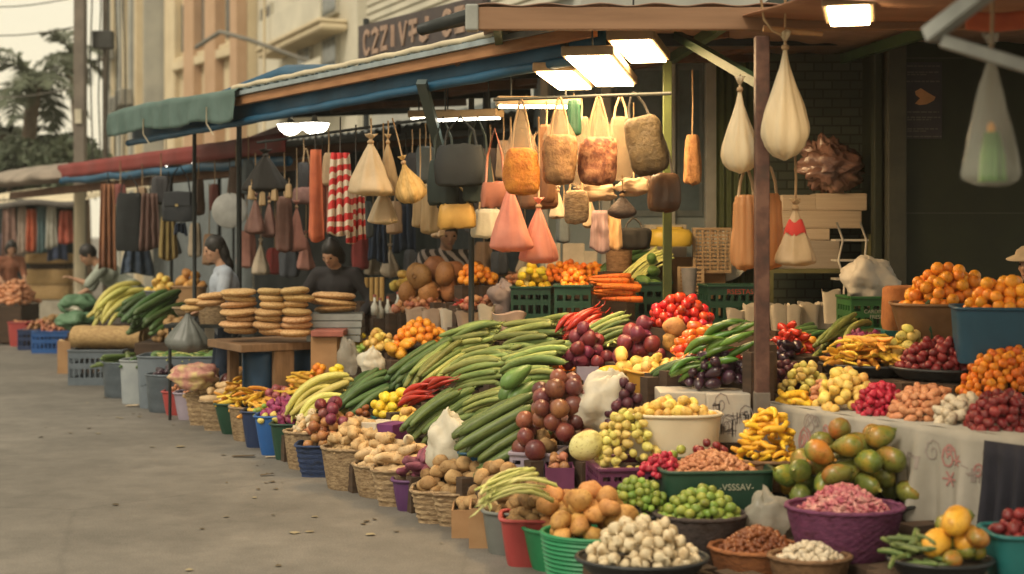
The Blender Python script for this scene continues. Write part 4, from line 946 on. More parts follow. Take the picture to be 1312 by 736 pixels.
heap(c, 'guava', 5, .10, 'yellow fruit at the rim of the bright blue bin', 'fruit', ry=.08, dy=-.12)
c = K('bin', 'navy', 311, 376, 529, 575, 'dark navy bin beside the bright blue bin', 'bin')
heap(c, 'yellow_strip', 16, .1, 'yellow strip-shaped squash piece in the dark navy bin', 'squash', tilt=.3)
heap(c, 'lime', 9, .1, 'green lime at the rim of the dark navy bin', 'lime', ry=.09, dy=-.1)
c = K('woven', 'straw', 294, 356, 524, 567, 'straw basket of yellow squash pieces beside the dark navy bin', 'basket')
heap(c, 'yellow_strip', 24, .16, 'pale yellow squash piece heaped in the straw basket beside the navy bin', 'squash', tilt=.3)
c = K('bin', 'darkgreen', 277, 346, 519, 558, 'tapered dark green bin full of yellow squash pieces', 'bin', taper=.72)
heap(c, 'yellow_strip', 44, .21, 'bright yellow squash piece heaped on the tapered dark green bin', 'squash', tilt=.3)
c = K('slat', 'straw', 258, 322, 515, 553, 'square straw basket next to the tapered dark green bin', 'basket')
heap(c, 'pale_root', 14, .13, 'pale root in the square straw basket next to the dark green bin', 'root')
c = K('slat', 'straw', 240, 300, 507, 546, 'square straw basket next to the lilac bin', 'basket')
heap(c, 'pale_root', 12, .1, 'pale root in the square straw basket next to the lilac bin', 'root')
heap(c, 'plum', 1, .16, 'single big purple-brown ball resting on the pale roots', 'fruit', s=1.25, rx=.05, ry=.05, dx=.13)
c = K('bin', 'lilac', 225, 284, 505, 539, 'lilac bin beside the small dark red bin', 'bin')
heap(c, 'pink_piece', 20, .12, 'pinkish root piece in the lilac bin', 'root')
c = K('bin', 'red', 210, 262, 503, 533, 'small dark red bin between lilac bin and grey bucket', 'bin')
heap(c, 'pink_piece', 16, .14, 'pinkish root piece in the small dark red bin', 'root')
heap(c, 'yellow_strip', 8, .24, 'yellow strip on top of the pinkish roots', 'squash', tilt=.2)
c = K('pail', 'bluegrey', 187, 248, 482, 530, 'round blue-grey bucket with ring ribs and dark contents', 'bucket', taper=.86)
heap(c, 'eggplant', 12, .1, 'dark aubergine in the round blue-grey bucket', 'aubergine')
c = K('bin', 'steel', 157, 216, 463, 518, 'square pale steel bin of green cucumbers', 'bin', taper=.92)
heap(c, 'cucumber', 10, .08, 'dusty green cucumber lying across the square steel bin', 'cucumber', tilt=.1, s=.85)
c = K('pail', 'bluegrey', 131, 188, 466, 511, 'blue-grey bucket behind the square steel bin', 'bucket', taper=.86)
heap(c, 'dark_gourd', 11, .12, 'grey-green gourd lying over the bucket behind the steel bin', 'gourd', tilt=.12, s=.85)
c = K('crate', 'bluegrey', 95, 165, 449, 494, 'blue-grey slotted crate carrying the rolled straw mat', 'crate', fill=.9)
matt = mat('wicker_gold', (.50, .34, .15), (.30, .18, .075), rough=.75, scale=26, bump=.5, bscale=70, stretch=(1, 1, 3))
def straw_roll(px, py, lev, Lm, r, rz, label, fl=.75):
    f = at(px, py, lev); t = thing('straw_roll', (f.x, f.y + r, lev), label, 'mat', None, R(rz)); mb = MB()
    mb.tube([(-Lm / 2 + Lm * i / 10, 0, r * fl) for i in range(11)], [r * (.94 + .06 * (i % 2)) for i in range(11)], 18); 
    for q in range(len(mb.v)): mb.v[q].z = r * fl + (mb.v[q].z - r * fl) * fl
    mb.build('roll', matt, t, 50)
    for s in (-1, 1): MB().tube([(s * (Lm / 2 + .002) + s * .003 * q, r * .5 * math.cos(q), r * fl + r * .5 * fl * math.sin(q)) for q in range(7)], .012, 6).build('coil_end', matt, t, True)
straw_roll(135, 449, c['top'] - .01, .78, .17, -8, 'thick rolled straw mat lying on the blue-grey crate')
c = K('box', 'kraft', 80, 134, 437, 479, 'brown box with pale top beside the blue-grey crate', 'box')
heap(c, 'pale_root', 9, .05, 'pale root in the brown box beside the crate', 'root')
c = K('crate', 'blue', 47, 100, 425, 453, 'blue slotted crate standing at the far roadside', 'crate')
heap(c, 'small_onion', 26, .16, 'small onion in the blue slotted crate', 'onion', s=1.3)
c = K('crate', 'navy', 29, 80, 423, 449, 'dark navy slotted crate half behind the blue one', 'crate')
heap(c, 'small_onion', 30, .2, 'small onion in the dark navy crate', 'onion', s=1.3)
# chest of woven lids
f = at(58, 414, 0); t = thing('storage_chest', (f.x, f.y + .3, 0), 'pale chest with three woven straw lids stacked on it', 'chest'); zz = lambda py: zY(py, f.y)
k_ = f.y / F
MB().box((0, 0, zz(385) / 2), (60 * k_, .5, zz(385))).build('chest_body', mat('chest_pale', (.42, .38, .3), rough=.8), t, bevel=.02)
for i, (a, b, ww) in enumerate(((384, 366, 62), (365, 346, 62), (338, 326, 58))):
    z0, z1 = zz(a), zz(b); mb = MB(); 
    mb.lathe([(.96, 0), (1.0, .02), (1.0, z1 - z0 - .03), (.93, z1 - z0), (.6, z1 - z0 + .01)], (0, 0, z0 + .002 * i), 40, ww * k_ / 2, .27, lambda a_, i_, r_, z_: (r_ * se(7)(a_), z_))
    mb.build('straw_lid', matt, t, 40)
MB().box((0, 0, zz(344) + .03), (46 * k_, .4, zz(338) - zz(346) - .01)).build('spacer', mat('lining_brown', (.05, .032, .02)), t)

# ------------------------------------------------------------------ second row, right of the ribbed basket
c = K('tray', 'black', 736, 910, 730, 752, 'shallow dark tray piled with white garlic', 'tray', lid=True, fill=.6, hmin=.07, lev=.17, d=.44)
heap(c, 'garlic', 95, .155, 'white garlic bulb heaped on the shallow dark tray', 'garlic', s=1.05)
c = K('woven', 'rust', 908, 1034, 712, 752, 'orange-brown basket of roasted nuts', 'basket', lev=.10)
stuff(c, 'date', 420, .11, 'roasted_nuts', 'reddish-brown nuts heaped in the orange-brown basket', s=.62)
c = K('woven', 'darkwick', 838, 958, 668, 716, 'black-brown wicker basket of green limes', 'basket', lev=.16)
heap(c, 'lime', 70, .12, 'green lime heaped in the black-brown wicker basket', 'lime', s=1.05)
c = K('tray', 'black', 770, 868, 664, 690, 'low black tray of green limes beside the dark wicker basket', 'tray', lev=.22, hmin=.05)
heap(c, 'lime', 90, .15, 'green lime heaped on the low black tray', 'lime', s=.9)
c = K('woven', 'purple', 1006, 1158, 660, 726, 'purple wicker basket of pink shreds', 'basket', lev=.2, taper=.74)
stuff(c, 'shred', 620, .13, 'pink_shreds', 'pink and magenta shreds coned in the purple basket', s=.5)
c = K('tray', 'black', 1003, 1180, 655, 672, 'wide dark tray of green and orange mangoes', 'tray', lev=.3, hmin=.05)
heap(c, 'mango', 60, .26, 'green mango with an orange blush heaped behind the purple basket', 'mango', s=1.1, tries=40, rx=.36, ry=.27)
c = K('woven', 'brownwick', 985, 1090, 722, 762, 'brown basket of pale dried roots at the picture bottom', 'basket', lev=.12)
stuff(c, 'white_piece', 150, .08, 'dried_roots', 'pale dried root chips in the brown basket at the bottom', s=.45)
c = K('tray', 'black', 1138, 1272, 728, 750, 'dark tray of pale greens and papayas at the picture corner', 'tray', lev=.25, hmin=.05)
heap(c, 'dark_gourd', 22, .12, 'small green gourd on the dark tray at the picture corner', 'gourd', s=.36, tilt=.2, rx=.13, ry=.14, dx=-.1)
heap(c, 'mango', 9, .13, 'olive green mango on the dark tray at the picture corner', 'mango', s=.72, rx=.14, ry=.14, dx=.07)
lay(at(1215, 742, .3), at(1262, 706, .3) + V((0, .1, .09)), 'big_squash', 3, .2, 'long orange squash lying on the olive mangoes at the corner', 'squash', hmax=.1, foot=False, plane=False, s=.8)
c = K('bin', 'teal', 1262, 1380, 690, 760, 'teal green bin at the picture corner', 'bin', lev=.2)
heap(c, 'dark_red_piece', 40, .1, 'dull red root in the teal green bin', 'root', s=1.2)
# white crumpled bags
plasticw = mat('plastic_white', (.80, .76, .64), (.72, .67, .54), rough=.42, scale=5, bump=.5, bscale=22, trans=.35)
plasticc = mat('plastic_clear', (.72, .68, .58), (.6, .56, .48), rough=.2, scale=5, bump=.5, bscale=20, trans=.35, alpha=.42)
def crumple(c, rx, ry, rz, label, m=plasticw, name='plastic_bag', seed=0, knot=True, cat='bag', sharp=.14):
    mb = MB(); vs = []; sg, rn = 40, 26
    for i in range(rn + 1):
        ph = math.pi * (i + .03) / (rn + .06)
        for k in range(sg):
            a = 2 * math.pi * k / sg; d = V((math.sin(ph) * math.cos(a), math.sin(ph) * math.sin(a), math.cos(ph)))
            n1 = noise.noise(d * 1.6 + V((seed, 0, 0))); n2 = abs(noise.noise(d * 4.2 + V((0, seed, 0)))); n3 = abs(noise.noise(d * 9 + V((0, 0, seed))))
            fold = abs(math.sin(a * 5 + n1 * 4 + d.z * 2.)); r = 1 + .34 * n1 - sharp * n2 - .12 * n3 - .06 * fold * (1 - d.z * .5)
            p = V((d.x * rx * r, d.y * ry * r, max(-.92 * rz, d.z * rz * r)))
            if knot and d.z > .5:
                e_ = (d.z - .5) / .5; p = V((p.x * (1 - .3 * e_) + rx * .3 * e_ * math.sin(seed), p.y * (1 - .3 * e_), p.z + rz * .35 * e_ * noise.noise((math.cos(a) * 1.5, math.sin(a) * 1.5, seed))))
            vs.append(p + V((0, 0, .92 * rz)))
    mb.add(vs, [(i * sg + k, (i + 1) * sg + k, (i + 1) * sg + (k + 1) % sg, i * sg + (k + 1) % sg) for i in range(rn) for k in range(sg)])
    o = mb.build(name, m, None, True); o.location = c; return one(o, label, cat)
def bagat(px, py, wpx, hpx, label, lev=None, m=None, seed=1, **kw):
    f = onplane(px, py, .1) if lev is None else at(px, py, lev); k = f.y / F; FOOT.append((f.x, f.y + .1, .12, f.z - .002))
    return crumple(V((f.x, f.y + wpx * k * .35, f.z)), wpx * k / 2 * 1.1, wpx * k * .4, hpx * k / 1.85, label, m or plasticw, seed=seed, **kw)
bagat(988, 694, 58, 58, 'limp clear-white plastic bag between the nuts and the purple basket', lev=.22, m=plasticc, seed=4)
bagat(1000, 640, 50, 26, 'folded yellowish paper wrapper between corn tray and mangoes', lev=.3, m=mat('paper_yellow', (.75, .55, .25), rough=.8), seed=9, knot=False)
# ------------------------------------------------------------------ crates in the middle
c = K('crate', 'purple', 757, 850, 601, 645, 'purple plastic crate of yellow-green fruit', 'crate', plane=True, rz=6, d=.42)
heap(c, 'guava', 120, .25, 'yellow-green guava heaped in the purple plastic crate', 'guava', s=.8)
heap(c, 'melon', 1, .26, 'pale yellow melon resting on the guavas of the purple crate', 'melon', rx=.02, ry=.02, dx=-.21, dy=-.02)
c = K('bin', 'darkgreen', 838, 985, 606, 668, 'dark green rectangular crate with pale lettering on its front', 'crate', lev=.27, rz=5, d=.42, name='plastic_crate', taper=.93, p=9)
text_mesh('-VSSSAV-', .042, mat('letter_pale', (.42, .42, .3)), 'crate_lettering', c['t'], (.07, -.212, .155), (R(88), 0, 0))
stuff(c, 'pink_piece', 460, .11, 'pale_noodles', 'pinkish shreds filling the dark green lettered crate', s=.42)
heap(c, 'dark_red_piece', 9, .17, 'dark red piece on the shreds of the lettered crate', 'fruit', rx=.13, ry=.1, dx=.02, dy=.1)
heap(c, 'lime', 3, .15, 'bright green lime on the pink shreds of the lettered crate', 'lime', rx=.12, ry=.09, dx=-.13, dy=.08, s=1.25)
heap(c, 'raspberry_piece', 26, .1, 'magenta piece among the pale shreds of the lettered crate', 'fruit', rx=.12, ry=.12, dx=-.24)
c = K('woven', 'brownwick', 936, 1032, 594, 632, 'brown wicker tray of bright yellow fingers beside the post', 'tray', lev=.36, taper=.86)
heap(c, 'yellow_finger', 120, .24, 'bright yellow finger fruit stacked on the brown wicker tray', 'banana', s=.78, tilt=.45)
heap(c, 'date', 8, .05, 'brown date at the edge of the brown wicker tray', 'date', rx=.07, ry=.06, dx=.19, s=1.3)
c = K('crate', 'lilac', 660, 722, 582, 622, 'pale lilac crate below the big dark plums', 'crate', plane=True, rz=-14, d=.3)
heap(c, 'potato', 6, .06, 'brown potato in the pale lilac crate', 'potato', s=1.2)
c = K('box', 'purple', 698, 735, 600, 628, 'small violet box between the lilac crate and purple crate', 'box', plane=True, d=.2)
heap(c, 'small_onion', 12, .05, 'small onion in the small violet box', 'onion')
M('plum', 718, 592, 128, .5, 60, .36, 'big dark purple-brown plum in the tall heap above the lilac crate', 'plum', tries=44)
bagat(775, 562, 78, 84, 'bright white plastic bag between dark plums and mangosteens', seed=2)
M('mangosteen', 803, 552, 56, .22, 30, .2, 'dark purple mangosteen beside the white plastic bag', 'mangosteen', s=1.15)
# clear tub
c = K('tub', 'cream', 800, 925, 535, 588, 'cream see-through tub heaped with pale orange slices', 'tub', lev=.485, taper=.9, d=.3)
c['t'].children[0].data.materials[0] = mat('tub_clear', (.60, .43, .25), (.52, .36, .19), rough=.3, scale=4, bump=.15, bscale=10, trans=.4)
heap(c, 'pale_fruit', 44, .08, 'pale orange fruit slice heaped in the cream tub', 'fruit', s=.8)
# white cloth printed boxes
paperp = mat('print_ink', (.30, .26, .23), (.24, .20, .18), rough=.8); paperr = mat('print_red', (.40, .20, .18), rough=.8)
clothw = mat('cloth_white', (.40, .37, .32), (.32, .30, .25), rough=.85, scale=4, bump=.15, trans=.1)
def printed(out, px0, px1, z0, z1, fnp, n, rs, kinds=('swirl', 'char', 'flower')):
    for _ in range(n):
        u, z = rs.uniform(px0, px1), rs.uniform(z0, z1); k = rs.choice(kinds); s = rs.uniform(.02, .045); mo = []; out.append(mo)
        if k == 'swirl': mo.append([(u + s * (1 - q / 14) * math.cos(q * .8), z + s * 1.5 * (1 - q / 14) * math.sin(q * .8)) for q in range(13)])
        elif k == 'char':
            for _k in range(4): a, b = rs.uniform(-s, s), rs.uniform(-s, s); mo.append([(u + a, z + b), (u + a + rs.choice((-1, 1)) * s * .9, z + b + rs.choice((0, .3)) * s)]); mo.append([(u + b, z - s), (u + b, z + s * .7)])
        else:
            for q in range(6): mo.append([(u, z), (u + s * math.cos(q * 1.05), z + s * math.sin(q * 1.05))])
def draw(motifs, P, m, name, parent, w=.005):
    for mo in motifs:
        mb = MB()
        for pts in mo:
            for (u0, v0), (u1, v1) in zip(pts, pts[1:]):
                l = math.hypot(u1 - u0, v1 - v0) or 1; nx, nz = -(v1 - v0) / l * w / 2, (u1 - u0) / l * w / 2
                mb.add([P(u0 + nx, v0 + nz), P(u1 + nx, v1 + nz), P(u1 - nx, v1 - nz), P(u0 - nx, v0 - nz)], [(0, 1, 2, 3)])
        mb.build(name, m, parent, world=True)
rs = random.Random(5)
for (lx, rx_, ty, by, dd, lb) in ((846, 905, 503, 566, .3, 'white printed carton with dark streaks under the aubergines'), (906, 962, 505, 568, .3, 'white printed carton touching the rust brown post')):
    f = at((lx + rx_) / 2, by, .52); k = f.y / F; wq = (rx_ - lx) * k; h = zY(ty, f.y) - .52
    t = thing('printed_carton', (f.x, f.y + dd / 2, .52), lb, 'carton'); FOOT.append((f.x, f.y + dd / 2, ('r', wq / 2, dd / 2, 0), .518))
    MB().box((0, 0, h / 2), (wq, dd, h)).build('carton_body', mat('carton_white', (.5, .46, .38), (.40, .36, .3), rough=.8), t, bevel=.006)
    st_ = []; printed(st_, -wq * .4, wq * .4, .05, h - .05, None, 9, rs, ('char', 'swirl')); draw(st_, lambda u, v: V((f.x + u, f.y - .002, .52 + v)), paperp, 'printed_motif', t, .006)
# ------------------------------------------------------------------ gourds, cucumbers and squashes on the slope
G = [
 ('gourd', (563, 462), (652, 432), 30, .38, .12, 'light green ridged gourd in the bunch nearest the oranges', 'gourd'),
 ('gourd', (640, 452), (738, 438), 38, .44, .14, 'light green ridged gourd in the topmost bunch below the green crates', 'gourd'),
 ('gourd', (588, 494), (668, 474), 34, .40, .14, 'light green ridged gourd in the middle bunch above the pale ones', 'gourd'),
 ('gourd', (536, 508), (594, 456), 20, .34, .11, 'curved light green gourd slanting down beside the red chillies', 'gourd'),
 ('gourd', (652, 488), (744, 470), 30, .40, .13, 'light green ridged gourd in the bunch beside the red tomatoes box', 'gourd'),
 ('gourd', (745, 450), (803, 420), 18, .32, .10, 'slim green gourd in the bunch below the carrots', 'gourd'),
 ('gourd', (596, 532), (664, 512), 16, .28, .08, 'yellowish gourd lying between two dark green bunches', 'gourd'),
 ('dark_gourd', (532, 572), (602, 524), 13, .38, .14, 'dark green gourd in the bunch beside the yellow squashes', 'gourd'),
 ('dark_gourd', (602, 598), (700, 544), 20, .48, .18, 'dark green gourd in the large bunch beside the white bag', 'gourd'),
 ('cucumber', (440, 540), (508, 494), 14, .34, .12, 'dark green cucumber in the lower bunch beside the pale squashes', 'cucumber'),
 ('cucumber', (506, 508), (580, 460), 14, .34, .12, 'long dark green cucumber in the upper bunch below the oranges', 'cucumber'),
 ('cucumber', (448, 512), (488, 478), 6, .24, .08, 'short dark cucumber beside the small yellow fruits', 'cucumber'),
 ('pale_squash', (378, 556), (460, 510), 17, .48, .22, 'long pale yellow squash in the arched bunch behind the onions', 'squash'),
]
for k, a, b, n, wd, hm, lb, ct in G:
    A, B = pl(*a, .14), pl(*b, .14)
    lay(A, B, k, n, wd, lb, ct, hmax=hm, s=min(1.15, max(.85, (B - A).length / SPEC[k][0])), fan=.12)
lay(pl(515, 520, .2), pl(588, 498, .2), 'chilli', 16, .22, 'red chilli lying between cucumbers and light gourds', 'chilli', hmax=.08, s=1.5, along=.16, fan=.2)
lay(pl(733, 434, .2), pl(770, 410, .2), 'chilli', 14, .24, 'red chilli below the crate of carrots', 'chilli', hmax=.08, s=1.6, along=.12)
lay(at(600, 655, .36), at(696, 620, .40), 'scallion', 16, .16, 'pale green leek lying over the taro roots', 'leek', hmax=.1, foot=False, plane=False, s=.85, fan=.5, along=.04)
lay(pl(655, 528, .2), pl(697, 500, .2), 'papaya', 4, .24, 'smooth green papaya beside the pile of dark plums', 'papaya', hmax=.1, s=.95, along=.03)
# white bag, teal bin below the dark gourds
bagat(577, 614, 66, 80, 'white plastic sack beside the dark green gourds', seed=6)
K('bin', 'tealblue', 588, 650, 582, 622, 'teal blue bin under the big dark green gourds', 'bin', plane=True, lid=False)
# yellow things above the straw baskets
M('lemon', 505, 540, 66, .3, 30, .14, 'yellow lemon-like squash beside the cucumbers', 'squash', s=1.25)
M('pale_fruit', 522, 560, 40, .24, 18, .12, 'pale yellow fruit between lemons and dark gourds', 'fruit')
f = pl(492, 585, .1); t = thing('cardboard_carton', (f.x, f.y + .12, f.z), 'purple and white open carton standing among the yellow squashes', 'carton', None, R(-30)); FOOT.append((f.x, f.y + .12, .14, f.z - .002))
MB().box((-.06, 0, .1), (.115, .2, .2)).build('white_half', mat('carton_cream', (.62, .55, .44), rough=.7), t, bevel=.004); MB().box((.062, 0, .1), (.12, .2, .198)).build('purple_half', mat('carton_purple', (.16, .035, .15), rough=.6), t, bevel=.004)
MB().box((-.06, -.102, .04), (.112, .004, .07)).build('yellow_label', mat('label_yellow', (.75, .55, .15), rough=.6), t)
M('ginger', 475, 596, 50, .26, 14, .12, 'orange-tan ginger root in front of the purple and white carton', 'ginger')
M('pale_root', 502, 598, 40, .26, 10, .1, 'yellowish root beside the purple and white carton', 'root')
M('yam', 545, 612, 40, .2, 8, .08, 'purple yam behind the dark purple bin', 'yam')
M('potato', 640, 632, 60, .26, 16, .1, 'brown potato lying behind the straw baskets below the gourds', 'potato', s=1.2)
M('dark_red_piece', 655, 512, 30, .2, 12, .06, 'reddish root piece beside the green papayas', 'root')
# teal cloth with small brown bulbs
M('brown_onion', 438, 566, 56, .26, 20, .12, 'brown onion on the slope behind the navy basket', 'onion')
M('mangosteen', 420, 545, 44, .24, 14, .1, 'dark purple bulb beside the pale squashes', 'onion')
c = K('bin', 'teal', 448, 482, 538, 572, 'teal bag-like tub between onions and yellow squashes', 'tub', plane=True, p=2.4)
heap(c, 'date', 18, .08, 'small brown date in the teal tub', 'date', s=1.4)
# fruit above: oranges, limes, small heaps
M('orange', 540, 447, 74, .34, 44, .16, 'orange in the heap above the upper cucumbers', 'orange')
M('pale_fruit', 487, 452, 44, .26, 18, .12, 'pale yellow fruit beside the heap of oranges', 'fruit')
M('lemon', 452, 456, 42, .24, 22, .17, 'bright yellow lemon at the end of the slope beside the bread', 'lemon')
M('lime', 462, 462, 30, .16, 10, .10, 'green lime tucked under the bright lemons', 'lime', s=1.1)
M('big_squash', 512, 462, 40, .22, 4, .06, 'brown-yellow squash below the heap of oranges', 'squash', s=.7)
M('lemon', 432, 500, 30, .2, 12, .12, 'pale yellow squash beside the grey plastic pouch', 'squash', s=1.2)
bagat(445, 482, 30, 45, 'grey plastic pouch among the yellow fruit', m=plasticc, seed=12)
bagat(475, 484, 32, 36, 'white-grey plastic pouch below the bright lemons', m=plasticw, seed=13)
M('orange', 408, 498, 32, .22, 12, .14, 'orange at the far end of the slope above the shallots', 'orange', s=.95)
c = K('bin', 'darkgreen', 388, 424, 483, 505, 'small dark green bowl under the far oranges', 'bowl', plane=True, p=2, hmin=.1)
bagat(396, 520, 40, 26, 'yellow-green paper parcel below the far oranges', m=mat('parcel_green', (.42, .40, .16), rough=.8), seed=15, knot=False)
M('mangosteen', 420, 528, 40, .2, 12, .06, 'dark bulb below the yellow-green parcel', 'onion')
M('yellow_strip', 452, 520, 40, .2, 12, .06, 'small yellow squash piece beside the dark cucumbers', 'squash', s=.6)
M('carrot', 480, 492, 40, .2, 14, .06, 'small orange carrot beside the short dark cucumbers', 'carrot', s=.8, tilt=.2)
M('yellow_strip', 350, 512, 70, .34, 34, .12, 'pale yellow squash piece on the slope behind the bright blue bin', 'squash', tilt=.3)
# ------------------------------------------------------------------ middle right of the slope
c = K('bin', 'pinkbox', 672, 748, 478, 506, 'pink plastic box of small oranges', 'box', plane=True, p=6, rz=12, hmin=.12, name='plastic_box')
heap(c, 'mandarin', 24, .11, 'small orange in the pink plastic box', 'orange')
heap(c, 'tomato', 3, .12, 'red tomato at the rim of the pink plastic box', 'tomato', rx=.06, ry=.06, dx=-.14)
c = K('box', 'lilac', 738, 766, 470, 500, 'small mauve box beside the pink plastic box', 'box', plane=True, d=.2)
heap(c, 'beet', 9, .12, 'dark red beet in the small mauve box', 'beet')
M('beet', 752, 476, 66, .3, 18, .20, 'dark red beet in the heap above the mauve box', 'beet', s=1.05)
M('beet', 820, 470, 66, .34, 18, .17, 'large dark red beet in the heap beside the orange tray', 'beet', s=1.25)
M('pale_fruit', 800, 482, 46, .16, 7, .1, 'round golden fruit in front of the large dark beets', 'fruit', s=1.45)
M('big_squash', 778, 500, 50, .2, 2, .05, 'big golden squash beside the mauve box', 'squash', s=1.1, tilt=.1, rx=.08, ry=.05)
c = K('bin', 'ochre', 806, 882, 478, 510, 'ochre tray of sliced orange papaya', 'tray', plane=True, p=8, rz=18, hmin=.1, name='plastic_tray')
heap(c, 'pale_fruit', 18, .06, 'orange papaya slice on the ochre tray', 'papaya slice')
M('scallion', 790, 446, 70, .3, 16, .07, 'pale green onion stalk beside the beets', 'leek', s=.6, tilt=.1)
M('tomato', 872, 422, 90, .34, 50, .15, 'shiny red tomato in the heap at the foot of the olive post', 'tomato', s=1.12)
M('sweet_potato', 862, 450, 40, .2, 6, .1, 'dark brown yam lying below the shiny tomatoes', 'yam')
M('orange_pepper', 897, 466, 76, .34, 50, .16, 'orange pepper in the heap below the shiny tomatoes', 'pepper', s=1.1)
M('red_pepper', 920, 488, 100, .3, 56, .13, 'red pepper in the heap above the aubergines', 'pepper')
M('orange_pepper', 878, 482, 40, .16, 8, .06, 'small orange pepper beside the ochre tray', 'pepper')
lay(pl(880, 474, .2), pl(968, 440, .2), 'green_chilli', 18, .3, 'long green pepper between red peppers and the rust post', 'pepper', hmax=.12, s=1.25, along=.16)
lay(pl(842, 478, .2), pl(885, 462, .2), 'cucumber', 2, .1, 'single striped cucumber above the ochre tray', 'cucumber', hmax=.05, s=.75)
lay(pl(866, 490, .2), pl(905, 474, .2), 'green_chilli', 5, .12, 'green pepper tucked beside the red peppers', 'pepper', hmax=.06, s=1.1)
M('eggplant', 918, 500, 112, .32, 40, .15, 'dark shiny aubergine in the heap on the printed cartons', 'aubergine', lev=.785, s=.95, foot=False)
M('radish', 790, 520, 40, .2, 6, .06, 'white radish beside the white plastic bag', 'radish', s=.7)
# ------------------------------------------------------------------ rear line: crates, bags, carrots, pumpkins
def rear_crate(lx, rx_, ty, by, label, lev=.95, **kw): return K('crate', 'darkgreen', lx, rx_, ty, by, label, 'crate', lev=lev, d=kw.pop('d', .34), fill=.8, **kw)
c = rear_crate(657, 708, 368, 412, 'dark green crate of lemons and melons above the gourds', rz=-6)
heap(c, 'melon', 3, .1, 'pale green melon on the dark green crate of lemons', 'melon', s=.75, rx=.07, ry=.09, dx=-.06)
heap(c, 'lemon', 20, .17, 'yellow lemon on the dark green crate above the gourds', 'lemon', s=1.15)
c = rear_crate(711, 758, 366, 420, 'tall dark green crate of persimmons between lemons and carrots', rz=-4)
heap(c, 'mandarin', 44, .13, 'orange persimmon on the tall dark green crate', 'persimmon')
c = rear_crate(812, 858, 362, 414, 'dark green crate behind the olive post', rz=0)
heap(c, 'papaya', 9, .15, 'green leafy head on the crate behind the olive post', 'vegetable', s=.7)
c = rear_crate(900, 972, 366, 420, 'dark green crate with reddish lettering beside the rust post', rz=4)
text_mesh('RSESTAS', .05, mat('letter_red', (.4, .06, .04)), 'crate_lettering', c['t'], (.03, -.172, c['top'] - .95 - .045), (R(90), 0, 0))
c = rear_crate(1080, 1146, 381, 430, 'bright green crate holding a crumpled white bag', rz=3, d=.34)
for ch in c['t'].children:
    if ch.name.startswith(('side_panel', 'rim')): ch.data.materials[0] = mat('plastic_midgreen', (.03, .13, .03), (.02, .10, .022), rough=.45)
text_mesh('CARDINAL\nFRESH', .034, mat('letter_pale', (.42, .42, .3)), 'crate_lettering', c['t'], (.0, -.172, .135), (R(90), 0, 0))
crumple(V((c['c'].x, c['c'].y, c['zf'])), .19, .17, .16, 'white crumpled bag filling the bright green crate', mat('plastic_dull', (.52, .48, .42), (.44, .40, .34), rough=.5, bump=.4, bscale=20), seed=21, knot=False)
# carrots stacked in front of the crate
lay(at(758, 410, .99), at(814, 410, .99), 'carrot', 44, .3, 'orange carrot stacked between two dark green crates', 'carrot', hmax=.26, plane=False, s=1.35, arch=.25, jit=.07)
M('mandarin', 735, 362, 116, .4, 70, .12, 'small orange persimmon in the long heap behind the dark crates', 'persimmon', lev=1.23)
M('pink_piece', 668, 366, 50, .24, 16, .08, 'pinkish root behind the lemons', 'root', lev=1.185, s=1.3)
M('orange', 612, 366, 56, .26, 20, .12, 'orange behind the brown pumpkins and leaves', 'orange', lev=1.185)
M('lime', 640, 358, 30, .16, 8, .1, 'green leafy lime between oranges and melons', 'lime', lev=1.185, s=1.3)
# pumpkins
M('pumpkin', 572, 388, 124, .6, 16, .24, 'round brown pumpkin in the heap beneath the black handbags', 'pumpkin', tries=24, tilt=.2)
M('pale_fruit', 520, 378, 40, .22, 9, .12, 'cream-coloured gourd beside the brown pumpkins', 'gourd', s=1.5)
M('small_onion', 538, 402, 84, .26, 46, .09, 'small reddish onion behind the row of paper bags', 'onion', s=1.25)
M('small_onion', 618, 398, 70, .24, 26, .07, 'small tan bulb behind the two pale paper bags', 'onion', s=1.2)
M('chilli', 600, 392, 40, .2, 10, .06, 'red chilli among the small tan bulbs', 'chilli', s=.8)
c = K('bin', 'darkgreen', 470, 520, 402, 418, 'low dark green tray of tiny carrots and bottles', 'tray', plane=True, p=6, d=.26)
heap(c, 'carrot', 26, .08, 'tiny orange carrot standing in the low dark green tray', 'carrot', s=.5, up=True)
paperb = mat('paper_bag', (.46, .34, .25), (.36, .26, .19), rough=.85, scale=6, bump=.2); paperw = mat('paper_white', (.55, .48, .38), (.46, .40, .31), rough=.85, scale=6, bump=.2)
def open_bag(px, by, wpx, ty, lev, label, m, tw=0., group=None, cat='paper bag'):
    f = onplane(px, by, .04) if lev is None else at(px, by, lev); lev = f.z; k = f.y / F; w2 = wpx * k / 2; h = zY(ty, f.y) - lev
    t = thing('paper_bag', (f.x, f.y + w2 * .7, lev), label, cat, group, R(tw)); FOOT.append((f.x, f.y + w2 * .7, w2 + .02, lev - .002))
    g = se(5)
    MB().lathe([(.74, 0), (.8, h * .3), (.88, h * .7), (1., h), (.97, h), (.8, h * .5), (.72, h * .25)], seg=28, sx=w2, sy=w2 * .7, fn=lambda a, i, r, z: (r * g(a) * (1 + .03 * math.sin(a * 5 + i)), z + .012 * math.sin(a * 3 + px) * (i in (3, 4)))).build('bag_wall', m, t, 60)
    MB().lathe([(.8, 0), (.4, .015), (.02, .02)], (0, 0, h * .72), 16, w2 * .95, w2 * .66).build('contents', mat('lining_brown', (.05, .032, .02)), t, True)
    return t
